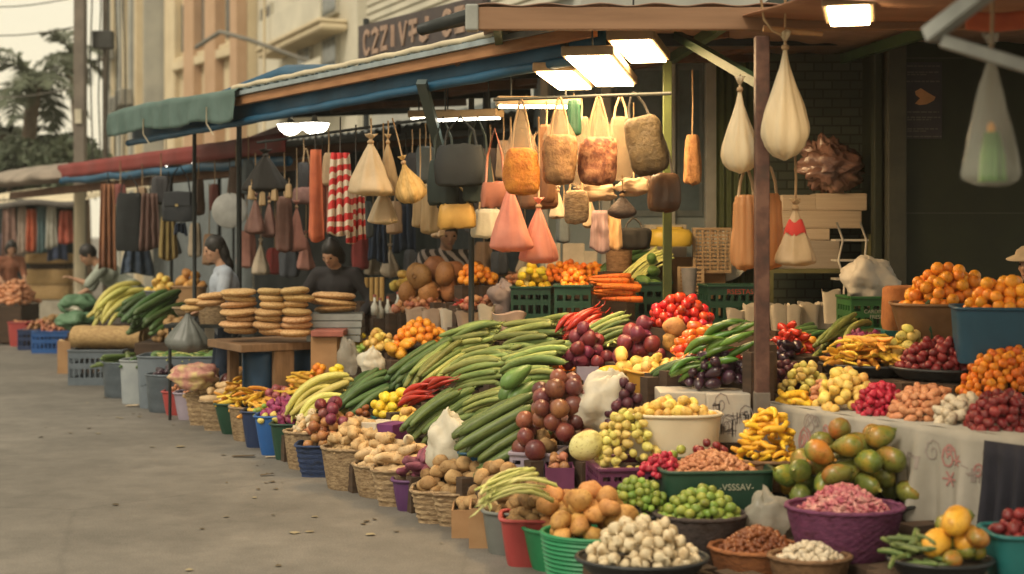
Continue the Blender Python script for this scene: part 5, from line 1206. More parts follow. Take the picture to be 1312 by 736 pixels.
for i, (px, w_, ty, by, m, lb) in enumerate(((512, 28, 396, 424, paperb, 'tan paper bag next to the tray of tiny carrots'), (532, 28, 396, 424, paperb, 'tan paper bag second along from the tray of tiny carrots'), (553, 28, 397, 425, paperb, 'tan paper bag in the middle of the row, under the pumpkins'),
        (574, 22, 398, 424, paperw, 'whitish narrow paper bag in the row under the pumpkins'), (600, 34, 400, 420, paperb, 'wide pale tan paper bag beside the tall white one'), (623, 22, 392, 422, paperw, 'tall white paper bag ending the row of paper bags'))):
    open_bag(px, by, w_, ty, None, lb, m, rnd.uniform(-20, 20), 'row of open paper bags')
open_bag(652, 428, 44, 402, .9, 'wide pale carton of orange fruit above the light gourds', mat('carton_rosy', (.46, .33, .26), rough=.8), 8)
bagat(645, 405, 34, 44, 'mauve plastic bag standing beside the lemon crate', lev=.98, m=mat('plastic_mauve', (.40, .32, .30), (.32, .25, .24), rough=.5, trans=.2, bump=.3), seed=31)
for i, (px, w_, ty, by, lb) in enumerate(((944, 24, 397, 424, 'short white paper cup beside the dark lettered crate'), (965, 24, 391, 424, 'white paper cup just beside the rust post'), (1000, 26, 391, 424, 'white paper cup on the other side of the rust post'), (1018, 22, 392, 424, 'narrow white paper cup second after the rust post'), (1038, 27, 389, 423, 'broad white paper cup third after the rust post'), (1058, 24, 390, 422, 'leaning white paper cup next to the tallest one'), (1067, 24, 373, 415, 'tallest white paper cup beside the bright green crate'))):
    open_bag(px, by, w_, ty, .95 if i < 6 else 1.0, lb, paperw, rnd.uniform(-14, 14), 'row of white paper cups', 'paper cup')
# leeks, pots and pale things behind the crates
lay(atY(770, 366, 11.0), atY(838, 332, 11.15), 'cucumber', 9, .3, 'dark green leek leaning behind the carrots', 'leek', hmax=.1, s=1.4, fan=.2)
lay(atY(806, 366, 10.6), atY(852, 330, 10.7), 'scallion', 22, .22, 'olive green stalk leaning behind the olive post', 'leek', hmax=.1, s=.75, fan=.25, plane=False)
def shelf(px0, px1, py, Y, dp, label, m, h0=0.):
    a = atY(px0, py, Y); b = atY(px1, py, Y); t = thing('trestle_table', ((a.x + b.x) / 2, Y + dp / 2, 0), label, 'table'); z = a.z; w_ = b.x - a.x
    MB().box((0, 0, z - .02), (w_, dp, .04)).build('tabletop', m, t, bevel=.004)
    for sx in (-1, 1):
        for sy in (-1, 1): MB().box((sx * (w_ / 2 - .05), sy * (dp / 2 - .05), (z - .042) / 2), (.05, .05, z - .042)).build('leg', m, t)
    return z
wd = mat('wood_table', (.24, .14, .072), (.16, .09, .045), rough=.7, scale=5, stretch=(8, 1, 1), bump=.1)

mb = MB(); rl = random.Random(3)
for i in range(70):
    q = fs(rl.uniform(-1.5, 10), -abs(rl.gauss(0, .7)) - .05); a = rl.uniform(0, 6.3); sz = rl.uniform(.006, .03) * (1.6 if rl.random() < .1 else 1)
    mb.add([(q.x + sz * math.cos(a + b) * rl.uniform(.5, 1.2), q.y + sz * math.sin(a + b), .004 + rl.uniform(0, .006)) for b in (0, 1.3, 2.6, 3.9, 5.1)], [(0, 1, 2, 3, 4)])
tag(mb.build('litter', mat('litter_bits', (.10, .075, .045), (.05, .04, .028), rough=.9, scale=1.3, c3=(.32, .27, .17))), 'dry leaf scraps scattered on the road along the baskets', None, None, 'stuff')

# fuller heaps along the far part of the row
bagat(243, 502, 62, 34, 'pinkish net sack with yellow top in front of the wide trough', lev=.30, m=mat('net_pink', (.50, .26, .20), (.36, .14, .12), rough=.7, scale=9, c3=(.62, .48, .22), bump=.3), seed=91, knot=False)
M('sweet_potato', 300, 500, 40, .3, 10, .1, 'brownish root behind the square straw baskets', 'root', lev=.25, foot=False)
M('yellow_strip', 395, 506, 60, .36, 30, .12, 'yellow squash piece on the ground before the bread table', 'squash', tilt=.3)
M('potato', 330, 496, 60, .4, 26, .14, 'tan root in the heap before the plank table leg', 'root')
M('guava', 372, 500, 44, .3, 16, .12, 'greenish fruit in the heap before the bread table', 'fruit')
M('brown_onion', 404, 522, 40, .24, 14, .1, 'brown onion behind the pale squashes', 'onion')
M('onion', 360, 524, 54, .3, 22, .12, 'dark red onion behind the bright blue bin', 'onion')
# ------------------------------------------------------------------ right-hand table under a printed white cloth
TZ = .72
def T0(px, py): return at(px, py, TZ)
fp = [T0(984, 516), T0(1100, 535), T0(1245, 553), T0(1345, 566)]
nb = V((.807, .59, 0)); P0_ = fp[0]
def ontable(px, py):
    dx = (px - CX) / F; dz = (HZ - py) / F
    Y = (EYE - TZ + .3 * (.807 * P0_.x + .59 * P0_.y)) / (.3 * (.807 * dx + .59) - dz)
    return V((dx * Y, Y, EYE + dz * Y))
FOOT2 = []
t = thing('market_table', ((fp[1].x + fp[2].x) / 2 + .5, (fp[1].y + fp[2].y) / 2 + .4, 0), 'long trestle table under the printed white cloth', 'table')
poly = [p + nb * .02 for p in fp] + [fp[3] + nb * 1.5, fp[2] + nb * 1.9, fp[1] + nb * 1.9, fp[0] + nb * 1.2]
mb = MB(); mb.prism([(p.x, p.y) for p in poly], TZ - .05, TZ - .006); mb.build('tabletop', wd, t, world=True)
for q in (fp[0] + nb * .12, fp[2] + nb * .12, fp[3] + nb * .15, fp[3] + nb * 1.3, fp[0] + nb * 1.1, fp[2] + nb * 1.75): mb = MB(); mb.box((q.x, q.y, (TZ - .051) / 2), (.06, .06, TZ - .051)); mb.build('leg', wd, t, world=True)
def edge(u):   # along the front edge 0..1
    L_ = [(fp[i + 1] - fp[i]).length for i in range(3)]; s = u * sum(L_)
    for i in range(3):
        if s <= L_[i] or i == 2: return fp[i].lerp(fp[i + 1], min(1, s / L_[i]))
        s -= L_[i]
EL = sum((fp[i + 1] - fp[i]).length for i in range(3))
cl = thing('tablecloth', (fp[1].x, fp[1].y, TZ), 'white printed cloth hanging in folds over the front of the long table', 'tablecloth')
def drop(u): return .30 + .16 * max(0, math.sin(u * 9 + .5)) + .22 * (1 / (1 + math.exp(-(u - .62) * 30)))
def clothp(u, v):
    e = edge(u); out = -nb * (.012 + v * (.045 + .05 * math.sin(u * 43) + .03 * math.sin(u * 91 + 1)) + .012)
    return e + out + V((0, 0, -v * drop(u) + .004))
mb = MB(); mb.grid(clothp, 170, 14); mb.build('hanging_front', clothw, cl, True, world=True, solid=.004)
mb = MB(); mb.grid(lambda u, v: edge(u) + nb * (-.016 + v * 1.15) + V((0, 0, .004 + .003 * math.sin(u * 40))), 60, 3); mb.build('top_sheet', clothw, cl, True, world=True, solid=.004)
Sa, Sb = [], []; rs = random.Random(8)
printed(Sa, .05, EL * .95, -.26, -.05, None, 26, rs, ('swirl', 'char', 'swirl')); printed(Sb, .1, EL * .9, -.25, -.06, None, 9, rs, ('flower', 'swirl'))
def cp(u, v): uu = min(1, max(0, u / EL)); vv = min(1, max(0, -v / drop(uu))); return clothp(uu, vv) - nb * .006
draw(Sa, cp, paperp, 'printed_motif', cl, .006); draw(Sb, cp, paperr, 'printed_motif', cl, .009)
# dark cloth hanging at the picture edge
mb = MB(); mb.grid(lambda u, v: edge(.84 + .3 * u if u < .5 else 1) + V((.25 * max(0, u - .5), -.3 * max(0, u - .5), 0)) - nb * (.07 + v * (.06 + .06 * math.sin(u * 40))) + V((0, 0, -.02 - v * .55)), 40, 8)
one(mb.build('dark_cloth', mat('cloth_navy', (.022, .022, .034), (.014, .014, .022), rough=.9), None, True, solid=.004), 'dark blue cloth hanging beside the white printed tablecloth', 'cloth')
def TM(k, px, py, wpx, d, n, peak, label, cat, **kw):
    f = ontable(px, py); sp = spot(px, py, f.z, wpx, d, rz=kw.pop('rz', -35.), foot=False, sq=kw.pop('sq', False))
    FOOT2.append((sp['c'].x, sp['c'].y, ('r', sp['rx'], sp['ry'], sp['rz']), f.z - .002)); heap(sp, k, n, peak, label, cat, **kw); return sp
TM('yellow_finger', 1016, 522, 52, .14, 14, .05, 'yellow finger fruit lying at the corner of the printed cloth', 'banana', tilt=.15)
TM('mangosteen', 1008, 502, 62, .3, 44, .12, 'dark purple berry in the heap just beyond the rust post', 'berry', s=.8)
TM('eggplant', 1010, 478, 50, .3, 16, .12, 'dark aubergine beyond the rust post below the red roots', 'aubergine', s=.9)
TM('guava', 1032, 507, 66, .26, 42, .12, 'yellow-green guava on the table behind the yellow fingers', 'guava', s=.82)
TM('pink_piece', 1058, 515, 40, .28, 26, .08, 'brownish pink root between the yellow-green guavas and pale yellow fruit', 'root', s=.8)
TM('pale_fruit', 1084, 531, 84, .36, 48, .17, 'pale yellow peeled fruit heaped on the printed cloth', 'fruit', s=.82)
TM('raspberry_piece', 1128, 537, 66, .44, 130, .12, 'crimson fruit piece heaped on the printed cloth', 'fruit', s=1.15)
TM('pink_piece', 1185, 544, 88, .5, 80, .13, 'peach-pink root in the heap beside the crimson pieces', 'root')
TM('white_piece', 1232, 550, 62, .46, 54, .09, 'off-white root on the table beside the peach-pink ones', 'root')
TM('dark_red_piece', 1284, 560, 96, .5, 90, .14, 'dark crimson piece heaped at the table end', 'fruit', s=1.1)
TM('red_pepper', 1012, 462, 60, .26, 20, .16, 'dark red pepper in the heap beyond the rust post', 'pepper')
TM('orange', 1032, 452, 30, .16, 5, .08, 'orange on top of the dark red peppers beyond the post', 'orange')
f1 = ontable(1055, 470); lay(f1, ontable(1108, 430) , 'gourd', 14, .3, 'yellow-green gourd leaning below the bright green crate', 'gourd', hmax=.14, s=1., foot=False, fan=.1)
lay(ontable(1005, 445), ontable(1050, 428), 'cucumber', 6, .2, 'grey-green cucumber below the white paper cups', 'cucumber', hmax=.08, s=.8, foot=False)
TM('shallot_tuft', 1108, 470, 96, .5, 90, .14, 'purple shallot in the long heap below the bright green crate', 'shallot', s=.85)
f = ontable(1110, 486)
c = cont('tray', 'black', 1112, 487, .5, .06, 'black tray of yellow and orange strips behind the pale yellow fruit', 'tray', lev=f.z, pos=f, d=.34, rz=-30, foot=False); FOOT2.append((c['c'].x, c['c'].y, .26, f.z - .001))
heap(c, 'yellow_strip', 60, .13, 'orange-yellow strip heaped on the black tray', 'squash', tilt=.2, s=.8)
TM('guava', 1162, 470, 62, .3, 34, .15, 'yellow guava between purple shallots and dark dates', 'guava')
f = ontable(1205, 492)
c = cont('tray', 'black', 1205, 494, .5, .06, 'black tray of dark red dates behind the peach-pink roots', 'tray', lev=f.z, pos=f, d=.4, rz=-30, foot=False); FOOT2.append((c['c'].x, c['c'].y, .26, f.z - .001))
heap(c, 'dark_red_piece', 90, .13, 'dark red date heaped on the black tray', 'date', s=1.1)
TM('mandarin', 1290, 515, 130, .6, 110, .22, 'small orange in the sloping heap below the blue bin', 'orange', s=.8)
# blue bin of oranges and what stands by it
f = V(((1290 - CX) / F * 6.9, 6.9, zY(468, 6.9)))
c = cont('bin', 'tealblue', 1290, 468, .52, .27, 'blue plastic bin of oranges at the picture edge', 'bin', lev=f.z, pos=f, d=.4, rz=-12, foot=False, p=7, taper=.92); FOOT2.append((c['c'].x, c['c'].y, .3, f.z - .001))
heap(c, 'orange', 60, .16, 'orange heaped in the blue bin at the picture edge', 'orange')
f = V(((1216 - CX) / F * 7.6, 7.6, zY(440, 7.6)))
c = cont('bin', 'brownwick', 1232, 445, .62, .20, 'brown tub of oranges behind the blue bin', 'tub', lev=f.z, pos=f, d=.45, rz=-12, foot=False, p=4); FOOT2.append((c['c'].x, c['c'].y, .36, f.z - .001))
heap(c, 'orange', 80, .20, 'orange heaped in the brown tub behind the blue bin', 'orange')
f = V(((1166 - CX) / F * 8.1, 8.1, zY(424, 8.1))); k = 8.1 / F
t = thing('fibre_sack', (f.x, 8.2, f.z), 'orange-brown square sack beside the bright green crate', 'sack'); FOOT2.append((f.x, 8.2, .16, f.z - .001))
MB().lathe([(.94, 0), (1, .03), (.98, .14), (.94, .235), (.8, .25), (.3, .255)], seg=36, sx=.125, sy=.11, fn=lambda a, i, r, z: (r * se(5)(a), z)).build('sack_body', mat('sack_orange', (.38, .15, .045), (.28, .1, .03), rough=.9, scale=20, bump=.4, bscale=60), t, 50)
MB().box((0, 0, -.02), (.3, .24, .04)).build('base_board', cm('teal', 'bin'), t)
crumple(V(((1192 - CX) / F * 7.7, 7.7, zY(440, 7.7))), .06, .07, .13, 'dark green bundled bag between the orange sack and oranges', mat('bag_darkgreen', (.02, .09, .05), rough=.5, bump=.3), seed=51)
FOOT2.append(((1192 - CX) / F * 7.7, 7.7, .08, zY(440, 7.7)))
def base_right(s, t): return 0
# ------------------------------------------------------------------ low bench behind the purple basket (carries mangoes)
# ------------------------------------------------------------------ shelves and paper behind
def stackbox(px0, px1, Y, py0, py1, dp, label, m, cat, name, tw=0.):
    a = atY((px0 + px1) / 2, py1, Y); w_ = (px1 - px0) * Y / F; h_ = (py1 - py0) * Y / F
    o = MB().box((0, 0, h_ / 2), (w_, dp, h_)).build(name, m, None, bevel=.008); o.location = (a.x, Y + dp / 2, a.z); o.rotation_euler.z = R(tw); return one(o, label, cat)
shz = zY(345, 10.2)
x0, x1 = (992 - CX) / F * 10.2, (1122 - CX) / F * 10.2
t = thing('storage_shelf', ((x0 + x1) / 2, 10.42, 0), 'olive shelf carrying paper bundles behind the white cups', 'shelf')
olv = mat('shelf_olive', (.14, .13, .05), (.10, .095, .035), rough=.8)
for z in (shz, zY(395, 10.2), .6): MB().box((0, 0, z - .015), (x1 - x0, .4, .03)).build('board', olv, t)
for s in (-1, 1): MB().box((s * ((x1 - x0) / 2 + .016), 0, (shz + .25) / 2), (.03, .4, shz + .25)).build('upright', olv, t)
papm = mat('paper_stack', (.50, .40, .29), (.42, .33, .24), rough=.9, scale=3, stretch=(1, 1, 30), bump=.2); papg = mat('paper_grey', (.36, .30, .24), (.30, .25, .2), rough=.9, scale=3, stretch=(1, 1, 30))
for (a, b, c0, d0, m, tw, lb) in ((996, 1076, 308, 345, papg, 1, 'grey-tan block of paper at the bottom of the bundle pile'), (1004, 1064, 293, 308, papm, -2, 'thin pale paper bundle on the grey-tan block'), (1000, 1104, 270, 293, papm, 2, 'widest pale paper bundle in the middle of the pile'), (1046, 1112, 248, 270, papm, -3, 'upper pale paper bundle beneath the clear bag'), (1000, 1045, 250, 270, papm, 4, 'upper small paper bundle behind the red-banded bag')):
    stackbox(a, b, 10.3, c0, d0, .26, lb, m, 'paper bundle', 'paper_bundle', tw)
crumple(atY(1062, 248, 10.35), .27, .2, .22, 'brown crinkled clear bag lying on the paper bundles', mat('plastic_brown', (.34, .19, .14), (.20, .10, .08), rough=.18, scale=6, bump=.8, bscale=26, coat=.5, spec=.8), seed=61, sharp=.7)
t = thing('wire_rack', atY(1092, 400, 9.95), 'small white slanting wire rack with three shelves', 'rack')
rk = mat('rack_white', (.55, .5, .42), rough=.5)
for py in (308, 334, 358): a = atY(1071, py, 9.95); b = atY(1113, py - 2, 9.95); mb = MB(); mb.box(((a.x + b.x) / 2, 10.03, a.z), (b.x - a.x, .16, .014)); mb.build('shelf_plate', rk, t, world=True)
for sx in (0, 1):
    mb = MB(); mb.tube([atY(1072 + sx * 30, 285, 9.95), atY(1080 + sx * 30, 308, 9.95), atY(1074 + sx * 34, 334, 9.95), atY(1082 + sx * 30, 358, 9.95), atY(1080 + sx * 30, 400, 9.95)], .008, 6); mb.build('side_wire', rk, t, True, world=True)
# woven panels, white tub, boxes behind the olive post
def panel(px0, px1, py0, py1, Y, label, ang, cm_, name, cat):
    a = atY((px0 + px1) / 2, py1, Y); w_ = (px1 - px0) * Y / F; h_ = (py1 - py0) * Y / F
    t = thing(name, (a.x, Y, a.z), label, cat, None, R(ang)); nx, nz = max(4, int(w_ / .028)), max(4, int(h_ / .028))
    mb = MB()
    for i in range(nx): mb.box((-w_ / 2 + w_ * (i + .5) / nx, .012 * (1 if i % 2 else -1), h_ / 2), (w_ / nx * .5, .006, h_ - .02))
    for j in range(nz): mb.box((0, 0, h_ * (j + .5) / nz), (w_ - .02, .012, h_ / nz * .55))
    mb.build('woven_sheet', cm_, t)
    mb = MB(); mb.box((0, 0, .008), (w_, .03, .016)); mb.box((0, 0, h_ - .008), (w_, .03, .016)); mb.box((-w_ / 2 + .008, 0, h_ / 2), (.0155, .0295, h_ - .034)); mb.box((w_ / 2 - .008, 0, h_ / 2), (.0155, .0295, h_ - .034)); mb.build('frame', cm_, t)
wk = mat('cane_pale', (.50, .36, .22), (.40, .27, .16), rough=.75)
MBX = MB(); zt = zY(410, 10.9); x0, x1 = (765 - CX) / F * 10.9, (985 - CX) / F * 10.9
t = thing('back_counter', ((x0 + x1) / 2, 11.2, 0), 'wooden counter behind the olive post carrying cane goods', 'counter')
MB().box((0, 0, zt - .02), (x1 - x0, .8, .04)).build('countertop', wd, t, bevel=.004); MB().box((0, .05, (zt - .042) / 2), (x1 - x0 - .06, .6, zt - .042)).build('cabinet', woodq := mat('bench_wood', (.075, .045, .027), (.045, .028, .018), rough=.8, scale=4, bump=.1, stretch=(1, 1, 6)), t)
panel(887, 937, 292, 350, 11.0, 'woven cane panel with a pale frame, upper one behind the rust post', 6, wk, 'cane_panel', 'panel')
panel(868, 902, 342, 408, 10.95, 'woven cane panel lower down beside the dark lettered crate', -4, wk, 'cane_panel', 'panel')
stackbox(895, 930, 11.1, 350, 410, .3, 'tan carton supporting the upper cane panel', cm('kraft', 'box'), 'carton', 'cardboard_carton')
mb = MB(); mb.lathe([(.02, 0), (.16, .0), (.2, .03), (.205, .05), (.19, .052)], seg=30); o = mb.build('white_basin', mat('basin_white', (.5, .5, .44), rough=.4), None, 50); q = atY(930, 330, 11.25); o.location = q; o.rotation_euler = (R(78), 0, R(-25)); one(o, 'grey-white basin propped behind the cane panel', 'basin')
t = stackbox(826, 880, 11.3, 288, 330, .25, 'white carton high up behind the olive post', mat('carton_white2', (.58, .52, .42), rough=.8), 'carton', 'cardboard_carton')
stackbox(820, 890, 11.2, 330, 410, .3, 'tan carton standing under the white carton', cm('kraft', 'box'), 'carton', 'cardboard_carton')
o = MB().lathe([(.9, 0), (1, .02), (1, .1), (.85, .13), (.6, .135), (.6, .15), (.2, .152)], seg=30, sx=.17, sy=.14, fn=lambda a, i, r, z: (r * se(4)(a), z)).build('yellow_box', mat('plastic_yellow', (.60, .42, .06), (.5, .34, .04), rough=.4), None, 50); o.location = atY(858, 316, 10.95); one(o, 'yellow lidded box in front of the white carton', 'box')
o = MB().lathe([(.75, 0), (.85, .06), (1, .2), (.97, .2), (.8, .05)], seg=28, sx=.06, sy=.06).build('grey_cup', mat('cup_grey', (.27, .26, .27), rough=.6), None, 50); o.location = atY(883, 378, 10.6); one(o, 'grey cup in front of the lower cane panel', 'cup')
FOOT.append((o.location.x, 10.6, .1, o.location.z)); 
c = cont('woven', 'brownwick', 793, 345, .2, .17, 'dark woven pot behind the persimmons', 'pot', lev=zY(348, 10.7), pos=V(((793 - CX) / F * 10.7, 10.7, 0)), taper=.9, foot=True)
for i, (px, w_, a, b, lb) in enumerate(((735, 28, 312, 342, 'wide white carton behind the persimmons'), (757, 17, 322, 342, 'small white carton beside the wide one behind the persimmons'), (708, 20, 312, 342, 'white carton half behind the second pink bag'))):
    stackbox(px - w_ / 2, px + w_ / 2, 11.2, a, b + 3, .14, lb, mat('carton_white2', (.58, .52, .42), rough=.8), 'carton', 'cardboard_carton'); FOOT.append(((px - CX) / F * 11.25, 11.27, .12, zY(b + 3, 11.2)))
# ------------------------------------------------------------------ bread table
bz = .74; A = at(300, 441, bz); Bv = at(462, 434, bz)
t = thing('bread_table', ((A.x + Bv.x) / 2, (A.y + Bv.y) / 2 + .3, 0), 'wooden plank table stacked with flat round breads', 'table', None, math.atan2(Bv.y - A.y, Bv.x - A.x)); lw = (Bv - A).length
MB().box((0, 0, bz - .03), (lw + .3, .75, .06)).build('tabletop', wd, t, bevel=.006)
for x in (-lw * .30, lw * .42): MB().box((x, -.33, (bz - .062) / 2), (.17, .05, bz - .062)).build('leg', wd, t, bevel=.004)
for x in (-lw * .46, lw * .46): MB().box((x, .3, (bz - .062) / 2), (.08, .06, bz - .062)).build('leg', wd, t)
bl = mat('tarp_deepblue', (.012, .05, .11), (.008, .035, .08), rough=.6, scale=3, bump=.2, bscale=12)
mb = MB(); mb.grid(lambda u, v: V(((u - .5) * (lw + .2), -.28 + .03 * math.sin(u * 34) * (1 - v) + .02 * noise.noise((u * 8, v * 3, 0)), bz - .07 - v * (bz - .08))), 60, 8); q_ = mb.build('blue_skirt', bl, t, True, solid=.004)
breadm = mat('bread_crust', (.50, .29, .12), (.34, .17, .06), rough=.75, scale=9, rand=.12, hue=.012, bump=.12, c3=(.58, .4, .2))
bprof = [(.02, 0), (.7, .0), (.95, .3), (1., .55), (.9, .85), (.6, 1.), (.3, .98), (.02, .93)]
def bread_mesh(seed): return MB().lathe([(r, z) for r, z in bprof], seg=22, fn=lambda a, i, r, z: (r * (1 + .06 * noise.noise((math.cos(a) * 1.5 + seed, math.sin(a) * 1.5, z))), z + .10 * noise.noise((math.cos(a) * r * 2 + seed, math.sin(a) * r * 2, 3)))).mesh('flat_bread', breadm, True)
BM = [bread_mesh(i * 5.) for i in range(4)]
def breads(px, py0, py1, wpx, n, label, Y):
    base = atY(px, py1, Y); k = Y / F; h = (py1 - py0) * k / n; FOOT.append((base.x, Y, .1, -5, 0))
    for i in range(n):
        o = bpy.data.objects.new('flat_bread', rnd.choice(BM)); col.objects.link(o); o.location = base + V((rnd.uniform(-.03, .03), rnd.uniform(-.03, .03), i * h)); r_ = wpx * k / 2 * rnd.uniform(.86, 1.1)
        o.scale = (r_, r_, h * 1.08); o.rotation_euler = (rnd.uniform(-.09, .09), rnd.uniform(-.1, .1), rnd.uniform(0, 6.3)); tag(o, label, 'bread', 'stack of ' + label)
Yb = A.y
breads(308, 371, 428, 48, 7, 'flat round bread in the stack at the table end beside the woman in blue', A.y + .22)
breads(346, 370, 430, 38, 7, 'flat round bread in the narrow stack second from the table end', A.y + .15)
breads(381, 369, 431, 42, 7, 'flat round bread in the stack beside the steel trays', A.y + .15)
breads(426, 367, 392, 62, 3, 'wide flat bread lying on the steel trays', A.y + .30)
base = atY(428, 431, A.y + .22)
stl = mat('tray_steel', (.33, .34, .33), (.25, .26, .25), rough=.35, metal=.5)
zc = bz
for i in range(4):
    zb2 = zY(428 - i * 9.2, A.y + .3); k = (A.y + .3) / F; t = thing('baking_tray', (base.x, A.y + .38, zc), ('lowest', 'second lowest', 'second highest', 'uppermost')[i] + ' of the stacked grey baking trays under the wide breads', 'tray', 'stacked grey baking trays', R(2 * i - 3)); zc += .057
    MB().box((0, 0, .004), (.41, .3, .008)).build('tray_floor', stl, t)
    mb = MB(); mb.box((0, -.15, .025), (.43, .012, .05)); mb.box((0, .15, .025), (.43, .012, .05)); mb.box((-.21, 0, .025), (.012, .286, .0495)); mb.box((.21, 0, .025), (.012, .286, .0495)); mb.build('tray_wall', stl, t)
for o in [o for o in col.objects if o.get('label', '').startswith('wide flat bread')]: o.location.z += zc - o.location.z + (o.location.z - atY(426, 392, A.y + .30).z); o.location.y = A.y + .38
q = at(418, 452, .5); stackbox(398, 432, 11.1, 432, 500, .3, 'red-topped wooden box below the baking trays', cm('kraft', 'box'), 'box', 'wooden_box'); stackbox(398, 440, 11.05, 424, 432, .32, 'red lid lying on the wooden box below the trays', mat('lid_red', (.36, .12, .09), rough=.7), 'lid', 'tray_lid')
for i in range(4):
    q = atY(470 + i * 6.5, 386, 12.1 - .06 * i); o = MB().tube([(0, 0, 0), (0, 0, .2)], .021, 10).build('rolled_mat', mat('roll_ochre', (.42, .27, .09), (.32, .19, .06), rough=.8), None, 40); o.location = q; tag(o, 'ochre rolled mat standing upright beside the wide breads', 'mat', 'upright ochre rolls'); FOOT.append((q.x, q.y, .08, q.z))
for i, (px, py) in enumerate(((480, 384), (487, 388), (497, 386), (510, 380))):
    q = atY(px, py + 20, 11.75 + .05 * i); t = thing('glass_bottle', q, 'small pale bottle among the tiny carrots', 'bottle', 'small pale bottles'); FOOT.append((q.x, q.y, .05, q.z))
    MB().lathe([(.03, 0), (.032, .07), (.012, .11), (.011, .15)], seg=14).build('bottle_body', mat('bottle_pale', (.55, .55, .48), rough=.2), t, True); MB().lathe([(.014, .15), (.014, .17)], seg=12).build('cap', mat('lid_red', (.36, .12, .09), rough=.7), t)
# tilted shallow baskets of bread beside the table
for px, py0, py1, n, wq, lb in ((272, 376, 392, 2, 40, 'tan flat bread on the small basket beside the table end'), (250, 384, 398, 2, 34, 'tan flat bread at the outer end of the small baskets')): breads(px, py0, py1, wq, n, lb, A.y + .5)
c = cont('woven', 'straw', 276, 416, .32, .16, 'deep straw basket under flat breads beside the table end', 'basket', lev=zY(416, 12.2), pos=V(((276 - CX) / F * 12.2, 12.2, 0)), foot=False)
c2 = cont('tray', 'straw', 246, 410, .34, .07, 'shallow straw tray under flat breads beside the deep basket', 'tray', lev=zY(406, 12.25), pos=V(((247 - CX) / F * 12.25, 12.25, 0)), foot=False)
t = thing('side_stand', (c['c'].x - .1, c['c'].y, 0), 'dark iron stand carrying the small bread baskets', 'stand'); zs = zY(416, 12.2)
MB().box((0, 0, zs - .015), (.62, .3, .03)).build('plate', steelp, t); 
for s in (-1, 1): MB().tube([(s * .27, -.1, 0), (s * .27, -.1, zs - .03)], .015, 6).build('leg', steelp, t)
stackbox(262, 290, 12.6, 414, 446, .3, 'white box beside the grey plastic sack', mat('carton_white2', (.58, .52, .42), rough=.8), 'box', 'white_box')
# blue trough of pale greens
q = at(240, 505, .0); f = V(((240 - CX) / F * 13.0, 13.0, 0))
c = cont('bin', 'bluegrey', 243, 505, .86, zY(458, 13.0), 'wide blue-grey trough covered with pale green vegetables', 'trough', pos=f, d=.5, p=6, taper=.95, fill=.9)
heap(c, 'papaya', 12, .06, 'pale green marrow lying on the wide blue-grey trough', 'marrow', s=.6, tilt=.1)
for ch in []: pass
heap(c, 'scallion', 30, .09, 'pale green stalk lying over the wide blue-grey trough', 'leek', s=.55, tilt=.1)
# far goods: yellow and dark gourds, green sacks, bowls
def low(px0, px1, py, Y, h, label, m=None):
    a = atY(px0, py, Y); b = atY(px1, py, Y); o = MB().box((0, 0, h / 2), (b.x - a.x, .8, h)).build('low_platform', m or woodq, None, bevel=.01); o.location = ((a.x + b.x) / 2, Y + .4, 0); one(o, label, 'platform'); return h
h1 = low(90, 235, 420, 16.2, zY(420, 16.2), 'low platform carrying the yellow and dark gourds')
lay(atY(126, 418, 16.3), atY(190, 384, 16.7), 'pale_squash', 12, .45, 'big yellow gourd lying on the far low platform', 'gourd', hmax=.22, s=1.25, plane=False, foot=False)
lay(atY(160, 422, 16.25), atY(226, 390, 16.6), 'cucumber', 16, .4, 'dark cucumber lying beside the big yellow gourds', 'cucumber', hmax=.2, s=1.7, plane=False, foot=False)
for i, (px, py, w_, h_, m, lb) in enumerate(((98, 424, 50, 26, mat('bag_green', (.14, .26, .15), (.10, .2, .11), rough=.5, bump=.2, trans=.2), 'shiny green cloth bundle in front of the yellow gourds'), (100, 402, 54, 26, mat('bag_green', (.1, .2, .1)), 'green cloth bundle beneath the bending man'), (100, 404, 28, 18, plasticw, 'white bundle between the two green bundles'))):
    Y = 17.2 - .35 * (i == 0); k = Y / F; crumple(atY(px, py, Y), w_ * k / 2, .25, h_ * k / 1.9, lb, m, name='cloth_bundle', cat='bundle', seed=80 + i, knot=False, sharp=.15)
low(86, 130, 424, 17.0, zY(426, 17.0), 'low platform carrying the green cloth bundles')
c = spot(58, 424, .26, 62, .6, foot=False); o = stackbox(30, 90, 19.7, 424, 442, .7, 'low box of small mixed roots in front of the chest', woodq, 'box', 'low_box')
sp = dict(c=V((o.location.x, o.location.y, 0)), rz=0., zf=zY(424, 19.7), rx=.3, ry=.33, sq=True); heap(sp, 'taro', 50, .18, 'small brown root heaped in front of the pale chest', 'root', s=1.1)
h2 = low(172, 262, 440, 14.3, zY(440, 14.3), 'low platform carrying dark gourds and brown roots behind the buckets')
lay(atY(176, 438, 14.4), atY(236, 402, 14.9), 'cucumber', 22, .42, 'dark striped gourd slanting over the low platform behind the buckets', 'gourd', hmax=.26, s=1.6, plane=False, foot=False, jit=.1)
sp = dict(c=V(((222 - CX) / F * 14.4, 14.5, 0)), rz=0., zf=h2, rx=.24, ry=.2); heap(sp, 'potato', 40, .2, 'small tan root heaped beside the dark striped gourds', 'root', s=1.1)
t = stackbox(195, 262, 15.4, 392, 470, .4, 'dark cabinet carrying the bowl of yellow fruit', mat('cabinet_grey', (.07, .075, .08), rough=.8), 'cabinet', 'dark_cabinet')
c = cont('bin', 'bluegrey', 207, 392, .36, .15, 'grey bowl of pale yellow fruit beyond the bread', 'bowl', lev=zY(392, 15.2), pos=V(((207 - CX) / F * 15.25, 15.25, 0)), p=2, taper=.6, foot=False)
